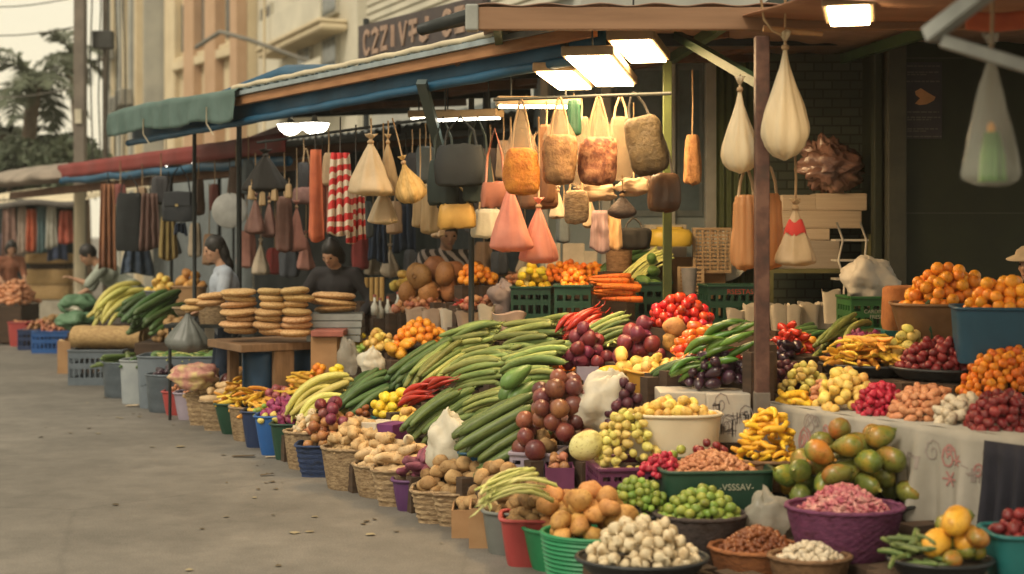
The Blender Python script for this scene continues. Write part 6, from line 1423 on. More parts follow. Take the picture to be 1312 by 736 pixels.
heap(c, 'pale_fruit', 14, .13, 'pale yellow fruit heaped in the grey bowl', 'fruit', s=1.4)
c = cont('bin', 'kraft', 243, 386, .36, .2, 'tan tub beside the grey bowl of yellow fruit', 'tub', lev=zY(392, 15.2), pos=V(((243 - CX) / F * 15.25, 15.25, 0)), p=3, foot=False)
heap(c, 'sweet_potato', 10, .13, 'tan root heaped in the tan tub beyond the bread', 'root')
# farthest stall edge
o = stackbox(-14, 27, 20.5, 392, 440, .8, 'brown platform of the farthest goods at the picture edge', woodq, 'platform', 'low_platform')
sp = dict(c=V((o.location.x, o.location.y, 0)), rz=0., zf=zY(392, 20.5), rx=.24, ry=.4, sq=True); heap(sp, 'pink_piece', 60, .3, 'pink-tan root heaped at the far picture edge', 'root', s=1.9)
c = cont('bin', 'red', 26, 437, .3, .34, 'dark red box on the road beneath the farthest goods', 'box', pos=V(((26 - CX) / F * 20.2, 20.2, 0)), p=7)
heap(c, 'pink_piece', 16, .08, 'pinkish root in the dark red box at the far edge', 'root')
# ------------------------------------------------------------------ hanging bags
def ripple(n, d, ph=0.):
    return lambda a: 1 + d * math.sin(a * n + ph) + d * .5 * math.sin(a * (n * 2 + 1) + ph * 2)
cordm = mat('cord_tan', (.40, .27, .15), rough=.9); cordd = mat('cord_dark', (.05, .045, .04), rough=.9)
def hang(px, py0, py1, wpx, Y, label, cat, m, style='cone', py_up=None, name='hanging_bag', depth=.75, group=None, tilt=0., cm_=None, n=8, dd=.10, knot=None):
    """bag whose neck is at py0 and bottom at py1, hung by a cord from py_up"""
    k = Y / F; top = atY(px, py0, Y); H = (py1 - py0) * k; w = wpx * k / 2
    t = thing(name, top, label, cat, group, 0.); t.rotation_euler = (0, R(tilt), rnd.uniform(-.3, .3) if style in ('cone', 'drop') else 0)
    P = {'cone': [(0, .07), (.06, .10), (.12, .13), (.25, .30), (.45, .53), (.65, .74), (.82, .92), (.92, 1.), (.97, .93), (1., .55), (1., .02)],
         'drop': [(0, .05), (.1, .09), (.22, .20), (.38, .46), (.55, .78), (.7, .97), (.8, 1.), (.9, .86), (.97, .52), (1., .05)],
         'sleeve': [(0, .55), (.03, .7), (.06, .62), (.1, .78), (.3, .84), (.55, .92), (.8, 1.), (.93, .97), (.98, .8), (1., .05)],
         'pillow': [(0, .62), (.04, .82), (.12, .93), (.3, .99), (.5, 1.), (.75, 1.), (.9, .93), (.97, .75), (1., .1)]}[style]
    p = 2. if style in ('cone', 'drop') else (3.2 if style == 'pillow' else 2.2); g = se(p); rp = ripple(n, dd, px)
    sd = px * .1
    def fn(a, i, r, z):
        f = min(1, abs(z) / H * 2.2)
        nz = noise.noise((math.cos(a) * 1.7 + sd, math.sin(a) * 1.7, z * 6)) * .17 + noise.noise((math.cos(a) * 4 + sd, math.sin(a) * 4, z * 14)) * .05
        return r * g(a) * (1 + (rp(a) - 1) * (1.25 - .55 * abs(z) / H) + nz), z + .012 * noise.noise((math.cos(a) * 2, math.sin(a) * 2, sd)) * (1 if i > len(P) - 5 else 0)
    # resample the profile
    prof = []
    for i in range(27):
        u = i / 26
        for (u0, r0), (u1, r1) in zip(P, P[1:]):
            if u0 <= u <= u1 and u1 > u0: prof.append((w * (r0 + (r1 - r0) * (u - u0) / (u1 - u0)), -H * u)); break
    prof.append((.004, -H * 1.001))
    MB().lathe(list(reversed(prof)), seg=36, sy=depth, fn=lambda a, i, r, z: fn(a, len(prof) - 1 - i, r, z)).build('bag_body', m, t, True)
    if style in ('cone', 'drop'):
        MB().lathe([(w * .10 + .004, -.012), (w * .13 + .006, 0), (w * .10 + .004, .012)], (0, 0, -H * .06), 14).build('knot', cm_ or cordm, t, True)
        MB().lathe([(w * .07, 0), (w * .2, H * .05), (w * .26, H * .075), (.003, H * .06)], (0, 0, -.002), 20, fn=lambda a, i, r, z: (r * (1 + .3 * math.sin(a * 5)), z + .01 * math.sin(a * 3) * (i > 0))).build('neck_frill', m, t, True)
    up = (py0 - py_up) * k if py_up is not None else .0
    if up > 0:
        mb = MB()
        if style in ('pillow', 'sleeve') and wpx > 26:
            for s in (-1, 1): mb.tube([(s * w * .55, 0, -.01), (s * w * .42, 0, up * .45), (s * w * .1, 0, up * .96), (0, 0, up)], .008, 6)
            mb.build('strap', cm_ or cordm, t, True)
        else: mb.tube([(0, 0, -H * .05), (.004, 0, up * .5), (0, 0, up)], .006, 6); mb.build('cord', cm_ or cordm, t, True)
    return t
def bm(name, c1, c2, **kw): return mat(name, c1, c2, **{**dict(rough=.5, scale=5, bump=.25, bscale=14, trans=.3), **kw})
cream = bm('bag_cream', (.66, .52, .34), (.55, .42, .26)); pink = bm('bag_pink', (.72, .33, .24), (.62, .26, .19), trans=.4); whiteb = bm('bag_white', (.74, .64, .45), (.64, .54, .36), stretch=(3, 3, .6))
orangeb = bm('bag_orange', (.60, .30, .12), (.48, .22, .08), stretch=(4, 4, .4)); tanb = bm('bag_tan', (.56, .40, .22), (.44, .3, .15), stretch=(4, 4, .4))
def grain(name, c1, c2, c3=None): return mat(name, c1, c2, rough=.7, scale=22, bump=.9, bscale=45, c3=c3, detail=3)
hang(475, 178, 250, 58, 9.9, 'wide cream cone bag hanging left of the straw bundle', 'bag', cream, 'cone', 152)
hang(491, 240, 287, 38, 10.1, 'small cream cloth bag below the wide cream cone bag', 'bag', cream, 'cone', 158, n=5)
hang(497, 178, 250, 30, 10.05, 'narrow beige bag tucked behind the wide cream cone bag', 'bag', tanb, 'cone', 155)
hang(516, 205, 262, 38, 9.9, 'straw-yellow fibrous bag slanting beside the cream bags', 'bag', mat('straw_yellow', (.62, .42, .17), (.45, .28, .09), rough=.8, scale=14, bump=.8, stretch=(5, 5, .6)), 'drop', 150, tilt=-14, dd=.14)
hang(654, 233, 322, 54, 9.0, 'larger pink cone bag hanging below the orange packed bag', 'bag', pink, 'cone', 150)
hang(690, 260, 337, 48, 9.1, 'smaller pink cone bag beside the larger pink one', 'bag', pink, 'cone', 150)
hang(948, 108, 222, 44, 7.3, 'shorter white hanging bag left of the rust post', 'bag', whiteb, 'drop', 96, n=9)
hang(1006, 52, 205, 58, 7.1, 'long cream teardrop bag tied to the wooden bar on the rust post', 'bag', whiteb, 'drop', 44, n=9)
hang(956, 250, 346, 36, 7.35, 'orange net bag hanging left against the rust post', 'bag', orangeb, 'sleeve', 214, n=9, dd=.09)
hang(986, 248, 346, 34, 7.45, 'orange net bag half behind the rust post', 'bag', orangeb, 'sleeve', 214, n=9, dd=.09)
t = hang(1019, 262, 340, 50, 7.3, 'cream bag with a red band hanging right of the rust post', 'bag', bm('bag_cream2', (.62, .46, .28), (.5, .36, .2)), 'cone', 200, n=6)
k = 7.3 / F; MB().lathe([(25 * k * .56, -.155), (25 * k * .54, -.13), (25 * k * .43, -.10), (25 * k * .37, -.085)], seg=30, sy=.8, cap=False, fn=lambda a, i, r, z: (r * (1.06 + .05 * math.sin(a * 5)), z + .01 * math.sin(a * 4))).build('red_band', mat('band_red', (.50, .03, .02), rough=.7), t, True)
# clear bag with greens, near the lens
t = hang(1270, 58, 238, 72, 4.5, 'big clear plastic bag with greens inside at the picture edge', 'bag', mat('plastic_clear2', (.62, .62, .55), (.5, .5, .45), rough=.15, scale=4, bump=.4, bscale=16, trans=.3, alpha=.3), 'cone', -20, n=5, dd=.07)
t['clear'] = 1
k = 4.5 / F; mb = MB()
for i in range(16): a = i * 2.4; r = .012 + .02 * (i % 3) / 2; mb.tube([(r * math.cos(a) * 1.2, r * math.sin(a), -180 * k * .97), (r * math.cos(a), r * math.sin(a), -180 * k * .78), (r * .6 * math.cos(a + .3), r * .6 * math.sin(a + .3), -180 * k * .62)], [.012, .010, .004], 6)
mb.build('green_stems', mat('greens', (.10, .26, .03), (.06, .18, .02), rough=.5), t, True)
MB().sphere((.0, 0, -180 * k * .60), .013, 10, 8, (1, 1, 1.8)).build('orange_tip', mat('mat_orange_tip', (.75, .32, .03)), t, True)
# packed bags on the lit rail
gb = grain('grain_orange', (.62, .24, .035), (.42, .13, .02)); gbr = grain('grain_brown', (.34, .19, .08), (.18, .09, .04)); grd = grain('grain_darkred', (.24, .085, .04), (.12, .04, .025), (.42, .2, .1)); gdk = grain('grain_darkbrown', (.085, .06, .028), (.05, .035, .018))
for a in ((668, 190, 250, 44, 8.6, 'bright orange granular packed bag under the lamp panels', gb, 128), (717, 173, 237, 42, 8.6, 'speckled brown packed bag under the middle lamp panel', gbr, 125), (767, 176, 238, 48, 8.6, 'dark red-brown packed bag left of the dark slanted bag', grd, 124)):
    t = hang(a[0], a[1], a[2], a[3], a[4], a[5], 'bag', a[6], 'pillow', a[7], name='packed_bag', n=3, dd=.03)
    k = a[4] / F; w = a[3] * k / 2; up = (a[1] - a[7]) * k
    MB().lathe([(w * .98, -.03), (w * .9, 0), (w * .5, up * .35), (w * .16, up * .7), (w * .1, up * .95)], seg=28, sy=.6, cap=False, fn=lambda an, i, r, z: (r * (1 + .12 * math.sin(an * 6)), z)).build('clear_top', mat('plastic_clear3', (.50, .38, .25), (.38, .28, .18), rough=.25, bump=.4, bscale=18, trans=.3, alpha=.34), t, True)
    t['clear'] = 1
hang(819, 150, 226, 48, 8.75, 'large dark brown bag slanting beside the olive post', 'bag', gdk, 'pillow', 118, tilt=-14, name='packed_bag', cm_=cordd, n=3, dd=.03)
hang(850, 222, 272, 40, 9.0, 'dark brown rounded bag half behind the olive post', 'bag', mat('leather_darkbrown', (.085, .045, .025), rough=.4, coat=.3), 'pillow', 180, cm_=cordd, n=3, dd=.04)
hang(887, 173, 238, 23, 9.4, 'orange-brown wrinkled sausage-shaped bundle hanging before the blue shop front', 'bundle', grain('grain_sausage', (.42, .21, .08), (.27, .12, .045)), 'sleeve', 90, name='hanging_bundle', n=5, dd=.04)
hang(738, 244, 287, 30, 8.9, 'woven tan pouch hanging below the brown packed bags', 'pouch', cm('straw', 'woven'), 'pillow', 200, name='woven_pouch', n=12, dd=.03)
hang(797, 248, 280, 38, 9.0, 'dark brown hanging basket under the beige cloth roll', 'basket', cm('darkwick', 'woven'), 'drop', 225, name='hanging_basket', dd=.03)
hang(700, 160, 262, 24, 9.3, 'brown leathery strip bag behind the orange packed bag', 'bag', mat('leather_brown', (.17, .08, .035), (.11, .05, .022), rough=.5, bump=.2), 'sleeve', 130, n=5)
hang(688, 240, 268, 46, 9.35, 'flat brown pouch behind the pink bags', 'pouch', mat('leather_brown', (.17, .08, .035)), 'pillow', 170, n=4)
hang(745, 150, 240, 26, 9.0, 'limp clear bag between two packed bags', 'bag', mat('plastic_clear3', (.68, .55, .38)), 'sleeve', 124, n=7, dd=.1)['clear'] = 1
hang(795, 150, 232, 30, 8.95, 'limp pale clear bag behind the slanting dark bag', 'bag', mat('plastic_clear3', (.68, .55, .38)), 'sleeve', 124, n=7, dd=.1)['clear'] = 1
hang(735, 128, 175, 18, 8.9, 'narrow dark green bag hanging between clear bags', 'bag', mat('bag_darkgreen', (.02, .09, .05)), 'sleeve', 120, n=5)
for px, py, w_, h_, sd, lb in ((762, 246, 62, 26, 3, 'crumpled beige bundle slung behind the dark red-brown packed bag'), (812, 240, 48, 24, 5, 'crumpled cream bundle slung behind the slanting dark bag')):
    k = 9.1 / F; o = crumple(atY(px, py + h_ / 2, 9.1), w_ * k / 2, .07, h_ * k / 1.85, lb, mat('cloth_beige', (.50, .37, .24), (.36, .25, .15), rough=.85, bump=.5, bscale=16), 'cloth_bundle', sd, False, 'bundle', .2)
    MB().tube([(0, 0, h_ * k * .8), (0, 0, 120 * k)], .005, 5).build('cord', cordm, o, True)
# handbags
def handbag(px, py0, py1, wpx, Y, label, m, py_up, group=None, flap=True):
    k = Y / F; top = atY(px, py0, Y); H = (py1 - py0) * k; w = wpx * k; t = thing('handbag', top, label, 'handbag', group, rnd.uniform(-.25, .25)); D = min(.14, w * .4)
    g = se(4)
    MB().lathe([(.05, -H), (.85, -H), (1, -H * .93), (1., -H * .5), (.9, -H * .1), (.82, 0), (.05, 0.)], seg=32, sx=w / 2, sy=D / 2, fn=lambda a, i, r, z: (r * g(a) * (1 + .10 * noise.noise((math.cos(a) * 2 + px, math.sin(a) * 2, z * 9))), z + .02 * noise.noise((math.cos(a) * 2, px, i)))).build('bag_body', m, t, 60)
    if flap: MB().box((0, -D * .5, -H * .25), (w * .8, .02, H * .48), 0).build('flap', m, t, bevel=.008); MB().box((0, -D * .5 - .014, -H * .46), (.03, .008, .025)).build('clasp', mat('clasp_brass', (.5, .38, .18), rough=.35, metal=.8), t)
    up = (py0 - py_up) * k; mb = MB()
    mb.tube([(-w * .32, 0, -.01), (-w * .26, 0, up * .5), (0, 0, up), (w * .26, 0, up * .5), (w * .32, 0, -.01)], .009, 7); mb.build('handle', m, t, True)
blk = mat('leather_black', (.02, .024, .026), (.014, .016, .018), rough=.75, bump=.1); bkg = mat('leather_greenblack', (.03, .045, .04), (.02, .03, .028), rough=.75); yel = mat('leather_yellow', (.50, .30, .07), (.40, .22, .05), rough=.5, bump=.1); brn = mat('leather_redbrown', (.26, .09, .05), (.18, .06, .035), rough=.45, coat=.2)
handbag(590, 186, 238, 66, 9.9, 'largest black handbag in the cluster under the tube lamps', blk, 150, flap=False)
handbag(568, 205, 262, 40, 10.1, 'green-black handbag behind the largest black one', bkg, 150, flap=False)
handbag(612, 200, 258, 38, 10.0, 'narrow black handbag nearest the thin grey post', bkg, 150, flap=False)
handbag(583, 236, 268, 46, 10.15, 'small black handbag above the yellow one', blk, 215, flap=False)
handbag(585, 262, 293, 48, 10.05, 'mustard yellow handbag below the black handbags', yel, 235, flap=False)
handbag(634, 234, 266, 36, 9.6, 'red-brown rounded handbag beside the larger pink bag', brn, 165, flap=False)
hang(551, 236, 300, 24, 10.3, 'tan cloth bag left of the mustard handbag', 'bag', tanb, 'sleeve', 160, n=6)
hang(538, 245, 292, 20, 10.4, 'olive-tan narrow bag next to the straw-yellow bag', 'bag', tanb, 'sleeve', 165, n=6)
hang(625, 268, 305, 40, 10.3, 'grey-white plastic bag below the red-brown handbag', 'bag', plasticw, 'sleeve', 200, n=6)
hang(812, 292, 320, 40, 9.9, 'black soft bag below the dark hanging basket', 'bag', mat('cloth_black', (.02, .018, .016), rough=.85), 'pillow', 280, n=4, cm_=cordd)
# hanging cloths
def cloth(px, py0, py1, wpx, Y, label, m, cat='cloth', folds=3, amp=.035, taper=.7, name='hanging_cloth', group=None, top=None):
    k = Y / F; t = atY(px, py0, Y); H = (py1 - py0) * k; w = wpx * k
    mb = MB()
    def f(u, v):
        ww = w * (taper + (1 - taper) * v ** .7); x = (u - .5) * ww
        return V((x, amp * math.sin(u * folds * 6.28 + px) * (.5 + .5 * v) + .02 * noise.noise((u * 3, v * 4, px)), -v * H + .02 * math.sin(u * 5 + px) * v))
    mb.grid(f, 36, 12); tt = thing(name, t, label, cat, group, rnd.uniform(-.4, .4)); mb.build('cloth_sheet', m, tt, True, solid=.012)
    MB().tube([(0, 0, -.02), (0, 0, (py0 - (top or py0 - 12)) * k)], .006, 5).build('hook_cord', cordd, tt, True)
rw = stripes('cloth_redwhite', (.52, .035, .035), (.62, .52, .40), 3.2, 'Z', distort=7.)
cloth(436, 196, 300, 32, 11.0, 'red and cream patterned cloth hanging above the seated woman', rw, top=150); cloth(456, 225, 310, 24, 11.2, 'red and cream patterned cloth half behind the wide cream bag', rw, top=160)
rdo = mat('cloth_rust', (.50, .13, .055), (.38, .09, .04), rough=.8); cloth(404, 192, 308, 20, 11.6, 'long orange-red cloth strip hanging before the dark post', rdo, folds=1, top=165)
cloth(413, 236, 300, 22, 11.7, 'pale pink-red cloth beside the long orange-red strip', mat('cloth_pinkred', (.50, .22, .17), (.4, .16, .12), rough=.85), top=180)
nvy = mat('cloth_denim', (.035, .055, .10), (.022, .038, .07), rough=.85)
cloth(520, 262, 322, 34, 12.6, 'dark blue cloth hanging behind the cream bags', nvy, top=170); cloth(484, 285, 335, 28, 12.9, 'dark navy cloth below the small cream bag', nvy, top=180)
for i, (px, a, b, ww, c_, lb) in enumerate(((768, 270, 322, 26, (.30, .20, .20), 'mauve striped cloth below the beige roll'), (787, 268, 318, 20, (.55, .34, .16), 'orange-cream cloth strip beside the mauve cloth'))): cloth(px, a, b, ww, 9.7, lb, mat('cl_%d' % i, c_, rough=.85, stretch=(9, 1, .3), scale=6), folds=2, amp=.015, top=235)
# left stall: hanging wares under the red-edged roof
br1 = mat('leather_brownred', (.20, .10, .075), (.14, .065, .05), rough=.6); pk = mat('cloth_salmon', (.55, .26, .20), (.45, .2, .16), rough=.85)
hang(327, 252, 300, 26, 12.9, 'brown hanging bag left of two similar ones under the black cone', 'bag', br1, 'cone', 196, n=5); hang(345, 256, 304, 22, 13.0, 'middle brown hanging bag under the black cone', 'bag', br1, 'cone', 200, n=5)
hang(364, 252, 324, 22, 12.8, 'long brown bag right of the similar ones under the black cone', 'bag', br1, 'sleeve', 196, n=5); hang(380, 262, 322, 26, 12.9, 'salmon pink bag beside the long brown bag', 'bag', pk, 'cone', 190, n=5)
hang(392, 240, 262, 30, 13.2, 'dusky pink folded bag above the salmon one', 'bag', mat('cloth_dusky', (.36, .2, .18), rough=.85), 'pillow', 190, n=4)
hang(340, 196, 246, 58, 12.5, 'black cone-shaped cloth cover hanging under the red beam', 'cover', mat('cloth_black', (.02, .018, .016)), 'cone', 178, n=6, name='cone_cover', cm_=cordd)
for i, (px, a) in enumerate(((322, 238), (336, 246), (352, 240), (370, 236))):
    hang(px, a, a + 18, 9, 12.4, 'small pale tassel hanging below the black cone cover', 'tassel', tanb, 'sleeve', a - 8, n=4, name='tassel', group='pale tassels under the cone cover')
t = thing('round_fan', atY(294, 270, 13.6), 'flat grey round disc hanging above the woman in blue', 'fan'); mb = MB(); mb.lathe([(.004, -.012), (.16, -.012), (.172, 0), (.16, .012), (.004, .012)], seg=32); o = mb.build('disc', mat('disc_grey', (.30, .30, .28), rough=.6), t, 50); o.rotation_euler = (R(85), 0, 0); MB().tube([(0, 0, .16), (0, 0, .5)], .005, 5).build('cord', cordd, t)
handbag(230, 246, 284, 44, 14.6, 'dark slate handbag hanging under the red-edged roof', mat('leather_slate', (.03, .034, .04), rough=.75), 212)
handbag(166, 248, 322, 34, 16.3, 'tall black tote bag hanging under the red-edged roof', blk, 225, flap=False)
cloth(138, 236, 345, 22, 16.8, 'brown and orange striped straps hanging beside the bending man', mat('cloth_straps', (.34, .15, .07), (.14, .06, .04), rough=.8, stretch=(14, 1, .3), scale=5), folds=3, top=220)
cloth(192, 248, 320, 26, 16.0, 'dull brown cloth beside the tall black tote', mat('cloth_dullbrown', (.16, .09, .075), (.1, .06, .05), rough=.9, stretch=(8, 1, .3)), top=225)
cloth(216, 278, 332, 24, 15.4, 'olive-yellow cloth below the slate handbag', mat('cloth_olive', (.26, .19, .07), (.18, .13, .05), rough=.9, stretch=(8, 1, .3)), top=220)
cloth(176, 320, 352, 42, 16.6, 'faded blue denim cloth below the tall black tote', mat('cloth_denim2', (.06, .085, .13), (.04, .06, .1), rough=.9), top=300); cloth(232, 286, 300, 18, 14.8, 'small dark cloth behind the slate handbag', nvy, top=250)
for i, (px, a, b, ww, Y, c_, lb) in enumerate(((12, 262, 330, 20, 25.2, (.26, .16, .13), 'dull brown cloth at the far picture edge'), (28, 264, 326, 14, 25.2, (.42, .34, .28), 'pale narrow cloth among the farthest cloths'), (40, 268, 322, 16, 25., (.48, .12, .06), 'orange-red cloth among the farthest cloths'), (53, 264, 324, 14, 24.8, (.10, .16, .17), 'dark teal cloth among the farthest cloths'), (66, 264, 318, 16, 24.6, (.45, .44, .38), 'white patterned cloth among the farthest cloths'), (84, 270, 312, 20, 24.5, (.46, .12, .08), 'red cloth beside the thick pale pillar'), (74, 300, 334, 26, 24.9, (.05, .07, .13), 'navy cloth below the red one by the pillar'), (5, 300, 345, 18, 25.5, (.12, .12, .16), 'dark cloth low at the far picture edge'))):
    cloth(px, a, b, ww, Y, lb, mat('far_cl_%d' % i, c_, rough=.9, scale=9), folds=2, top=252)
q = atY(45, 256, 25.1); mb = MB(); mb.tube([atY(-10, 257, 25.6), atY(98, 254, 24.4)], .015, 6); one(mb.build('hanging_rail', steelp, None, True), 'dark rail carrying the farthest hanging cloths', 'rail')
a = atY(-12, 300, 27.5); b = atY(96, 300, 26.2); mb = MB(); mb.grid(lambda u, v: V((a.x + (b.x - a.x) * u, a.y + (b.y - a.y) * u + .05 * math.sin(u * 40), .02 + 2.15 * v)), 40, 2); one(mb.build('tarpaulin_backdrop', mat('back_teal', (.05, .075, .08)), None, True, solid=.006), 'dark teal tarpaulin behind the farthest hanging cloths', 'tarpaulin')

hang(241, 396, 452, 54, 12.0, 'grey limp plastic sack hanging below the shallow bread tray', 'sack', mat('plastic_grey', (.34, .33, .32), (.26, .25, .25), rough=.45, scale=5, bump=.3, trans=.45), 'drop', 392, n=9, dd=.08)
# a second, fuller layer of wares further in
dk = [mat('ware_%d' % i, c, rough=r, scale=6, bump=.25, bscale=14) for i, (c, r) in enumerate((((.05, .05, .055), .7), ((.30, .20, .12), .7), ((.42, .30, .18), .75), ((.20, .06, .05), .7), ((.10, .12, .13), .7), ((.48, .36, .24), .7), ((.14, .085, .06), .6)))]
EX = [(302, 214, 262, 22, 14.5, 6, 'brown', 'sleeve', 'small brown bag between the grey disc and the black cone'), (318, 205, 250, 18, 14.2, 4, 'slate', 'sleeve', 'slate bag behind the black cone cover'), (389, 208, 250, 18, 13.2, 0, 'black', 'pillow', 'small black bag beside the dark post and orange strip'), (421, 196, 238, 16, 11.6, 2, 'tan', 'sleeve', 'tan bag between the orange strip and the patterned cloth'),
 (468, 258, 306, 22, 12.2, 4, 'slate', 'sleeve', 'slate bag half behind the small cream bag'), (506, 258, 300, 20, 11.6, 1, 'brown', 'sleeve', 'brown bag between the cream bags and the dark blue cloth'), (528, 196, 246, 20, 11.4, 0, 'black', 'sleeve', 'slim black bag above the straw-yellow bag'), (545, 188, 234, 22, 11.0, 4, 'slate', 'pillow', 'slate bag at the outer edge of the handbag cluster'), (561, 262, 305, 18, 10.9, 5, 'beige', 'sleeve', 'beige bag just left of the mustard handbag'), (607, 256, 300, 22, 11.0, 0, 'black', 'sleeve', 'soft black bag right of the mustard handbag'),
 (628, 190, 232, 22, 10.6, 6, 'brown', 'pillow', 'dark brown bag above the red-brown handbag'), (645, 180, 230, 18, 10.4, 1, 'brown', 'sleeve', 'brown bag behind the orange packed bag'), (655, 272, 318, 22, 10.6, 4, 'slate', 'sleeve', 'slate bag between the two pink bags'), (715, 242, 280, 22, 9.8, 5, 'beige', 'cone', 'small beige bag under the speckled brown packed bag'), (722, 262, 312, 18, 10.2, 4, 'slate', 'sleeve', 'slate bag behind the woven tan pouch'), (756, 252, 292, 20, 9.9, 2, 'tan', 'cone', 'small tan bag beneath the beige cloth roll'), (832, 200, 246, 22, 9.5, 6, 'brown', 'sleeve', 'dark brown bag tucked behind the slanting dark bag'),
 (154, 236, 270, 18, 17.4, 3, 'red', 'sleeve', 'dark red bag left of the tall black tote'), (182, 240, 282, 16, 17.0, 1, 'brown', 'sleeve', 'brown bag right of the tall black tote'), (206, 226, 262, 22, 16.4, 0, 'black', 'pillow', 'black bag left of the slate handbag'), (254, 230, 276, 18, 15.2, 6, 'brown', 'sleeve', 'brown bag between two thin posts'), (275, 236, 270, 14, 14.8, 3, 'red', 'sleeve', 'dark red bag left of the grey disc'), (146, 262, 318, 16, 17.2, 2, 'tan', 'sleeve', 'tan bag beside the striped straps'), (224, 296, 326, 18, 15.6, 4, 'slate', 'cone', 'slate bag under the olive-yellow cloth')]
for px, a, b, ww, Y, mi, _, stl_, lb in EX: hang(px, a, b, ww, Y, lb, 'bag', dk[mi], stl_, a - 30, n=5, dd=.09)

cl_ = [mat('clut_%d' % i, c, rough=.8, scale=6, bump=.3, bscale=14) for i, c in enumerate(((.50, .24, .19), (.56, .46, .34), (.30, .05, .045), (.10, .11, .13), (.36, .22, .13)))]
for px, a, b, ww, Y, mi, stl_, lb in ((316, 296, 344, 24, 15.0, 0, 'sleeve', 'dusky pink bag hanging just right of the woman in blue'), (334, 310, 352, 22, 14.6, 1, 'cone', 'pale cone bag low between the two women'), (352, 318, 352, 22, 14.9, 2, 'sleeve', 'dark red bag low between the two women'), (371, 322, 356, 24, 14.4, 3, 'pillow', 'grey tray-like bag low beside the salmon pink bag'), (392, 300, 346, 22, 14.0, 0, 'cone', 'dusky pink cone bag beside the woman in black'),
   (405, 250, 296, 18, 14.2, 4, 'sleeve', 'brown bag behind the long orange-red strip'), (462, 300, 346, 22, 13.4, 2, 'sleeve', 'dark red bag behind the shoulder of the woman in black'), (478, 318, 352, 22, 13.6, 1, 'cone', 'pale cone bag behind the rolled mats'), (500, 316, 356, 26, 13.2, 1, 'drop', 'cream lumpy bag above the cream-coloured gourds'), (528, 320, 356, 22, 13.0, 3, 'sleeve', 'grey bag beside the cream lumpy bag'), (620, 310, 350, 26, 12.6, 4, 'sleeve', 'brown bag low behind the oranges'), (640, 322, 352, 20, 12.4, 3, 'pillow', 'grey bag low behind the melons'), (672, 318, 350, 24, 12.2, 1, 'cone', 'pale bag low behind the two pink bags'), (268, 300, 340, 18, 15.6, 4, 'sleeve', 'brown bag left of the woman in blue'), (250, 286, 330, 16, 16., 1, 'sleeve', 'pale narrow bag beside the olive-yellow cloth')):
    hang(px, a, b, ww, Y, lb, 'bag', cl_[mi], stl_, 236, n=6, dd=.12)
# ------------------------------------------------------------------ people
def remesh(mb, name, m, parent, vox=.011, smooth=6):
    o = mb.build('tmp', m, None); r = o.modifiers.new('r', 'REMESH'); r.mode = 'VOXEL'; r.voxel_size = vox; s = o.modifiers.new('s', 'SMOOTH'); s.iterations = smooth; s.factor = .5
    dgx = bpy.context.evaluated_depsgraph_get(); dgx.update(); me = bpy.data.meshes.new_from_object(o.evaluated_get(dgx)); bpy.data.objects.remove(o)
    me.polygons.foreach_set('use_smooth', [True] * len(me.polygons)); me.name = name
    if not me.materials: me.materials.append(m)
    q = bpy.data.objects.new(name, me); col.objects.link(q); q.parent = parent; return q
skin = mat('skin', (.42, .24, .15), (.36, .20, .125), rough=.55, scale=8, sss=.08); hairm = mat('hair_black', (.016, .013, .012), (.01, .009, .008), rough=.45, scale=40, stretch=(1, 1, .2), bump=.3)
eyem = mat('eye_dark', (.02, .015, .012), rough=.2); lipm = mat('lip', (.34, .12, .10), rough=.5)
def limb(mb, pts, rs, seg=10):
    P = []; Q = []
    for i in range(len(pts) - 1):
        for k in range(5): u = k / 5; P.append(V(pts[i]).lerp(V(pts[i + 1]), u)); Q.append(rs[i] + (rs[i + 1] - rs[i]) * u)
    P.append(V(pts[-1])); Q.append(rs[-1]); mb.tube(P, Q, seg)
    for p, r in zip(pts, rs): mb.sphere(p, r * .99, 10, 6)
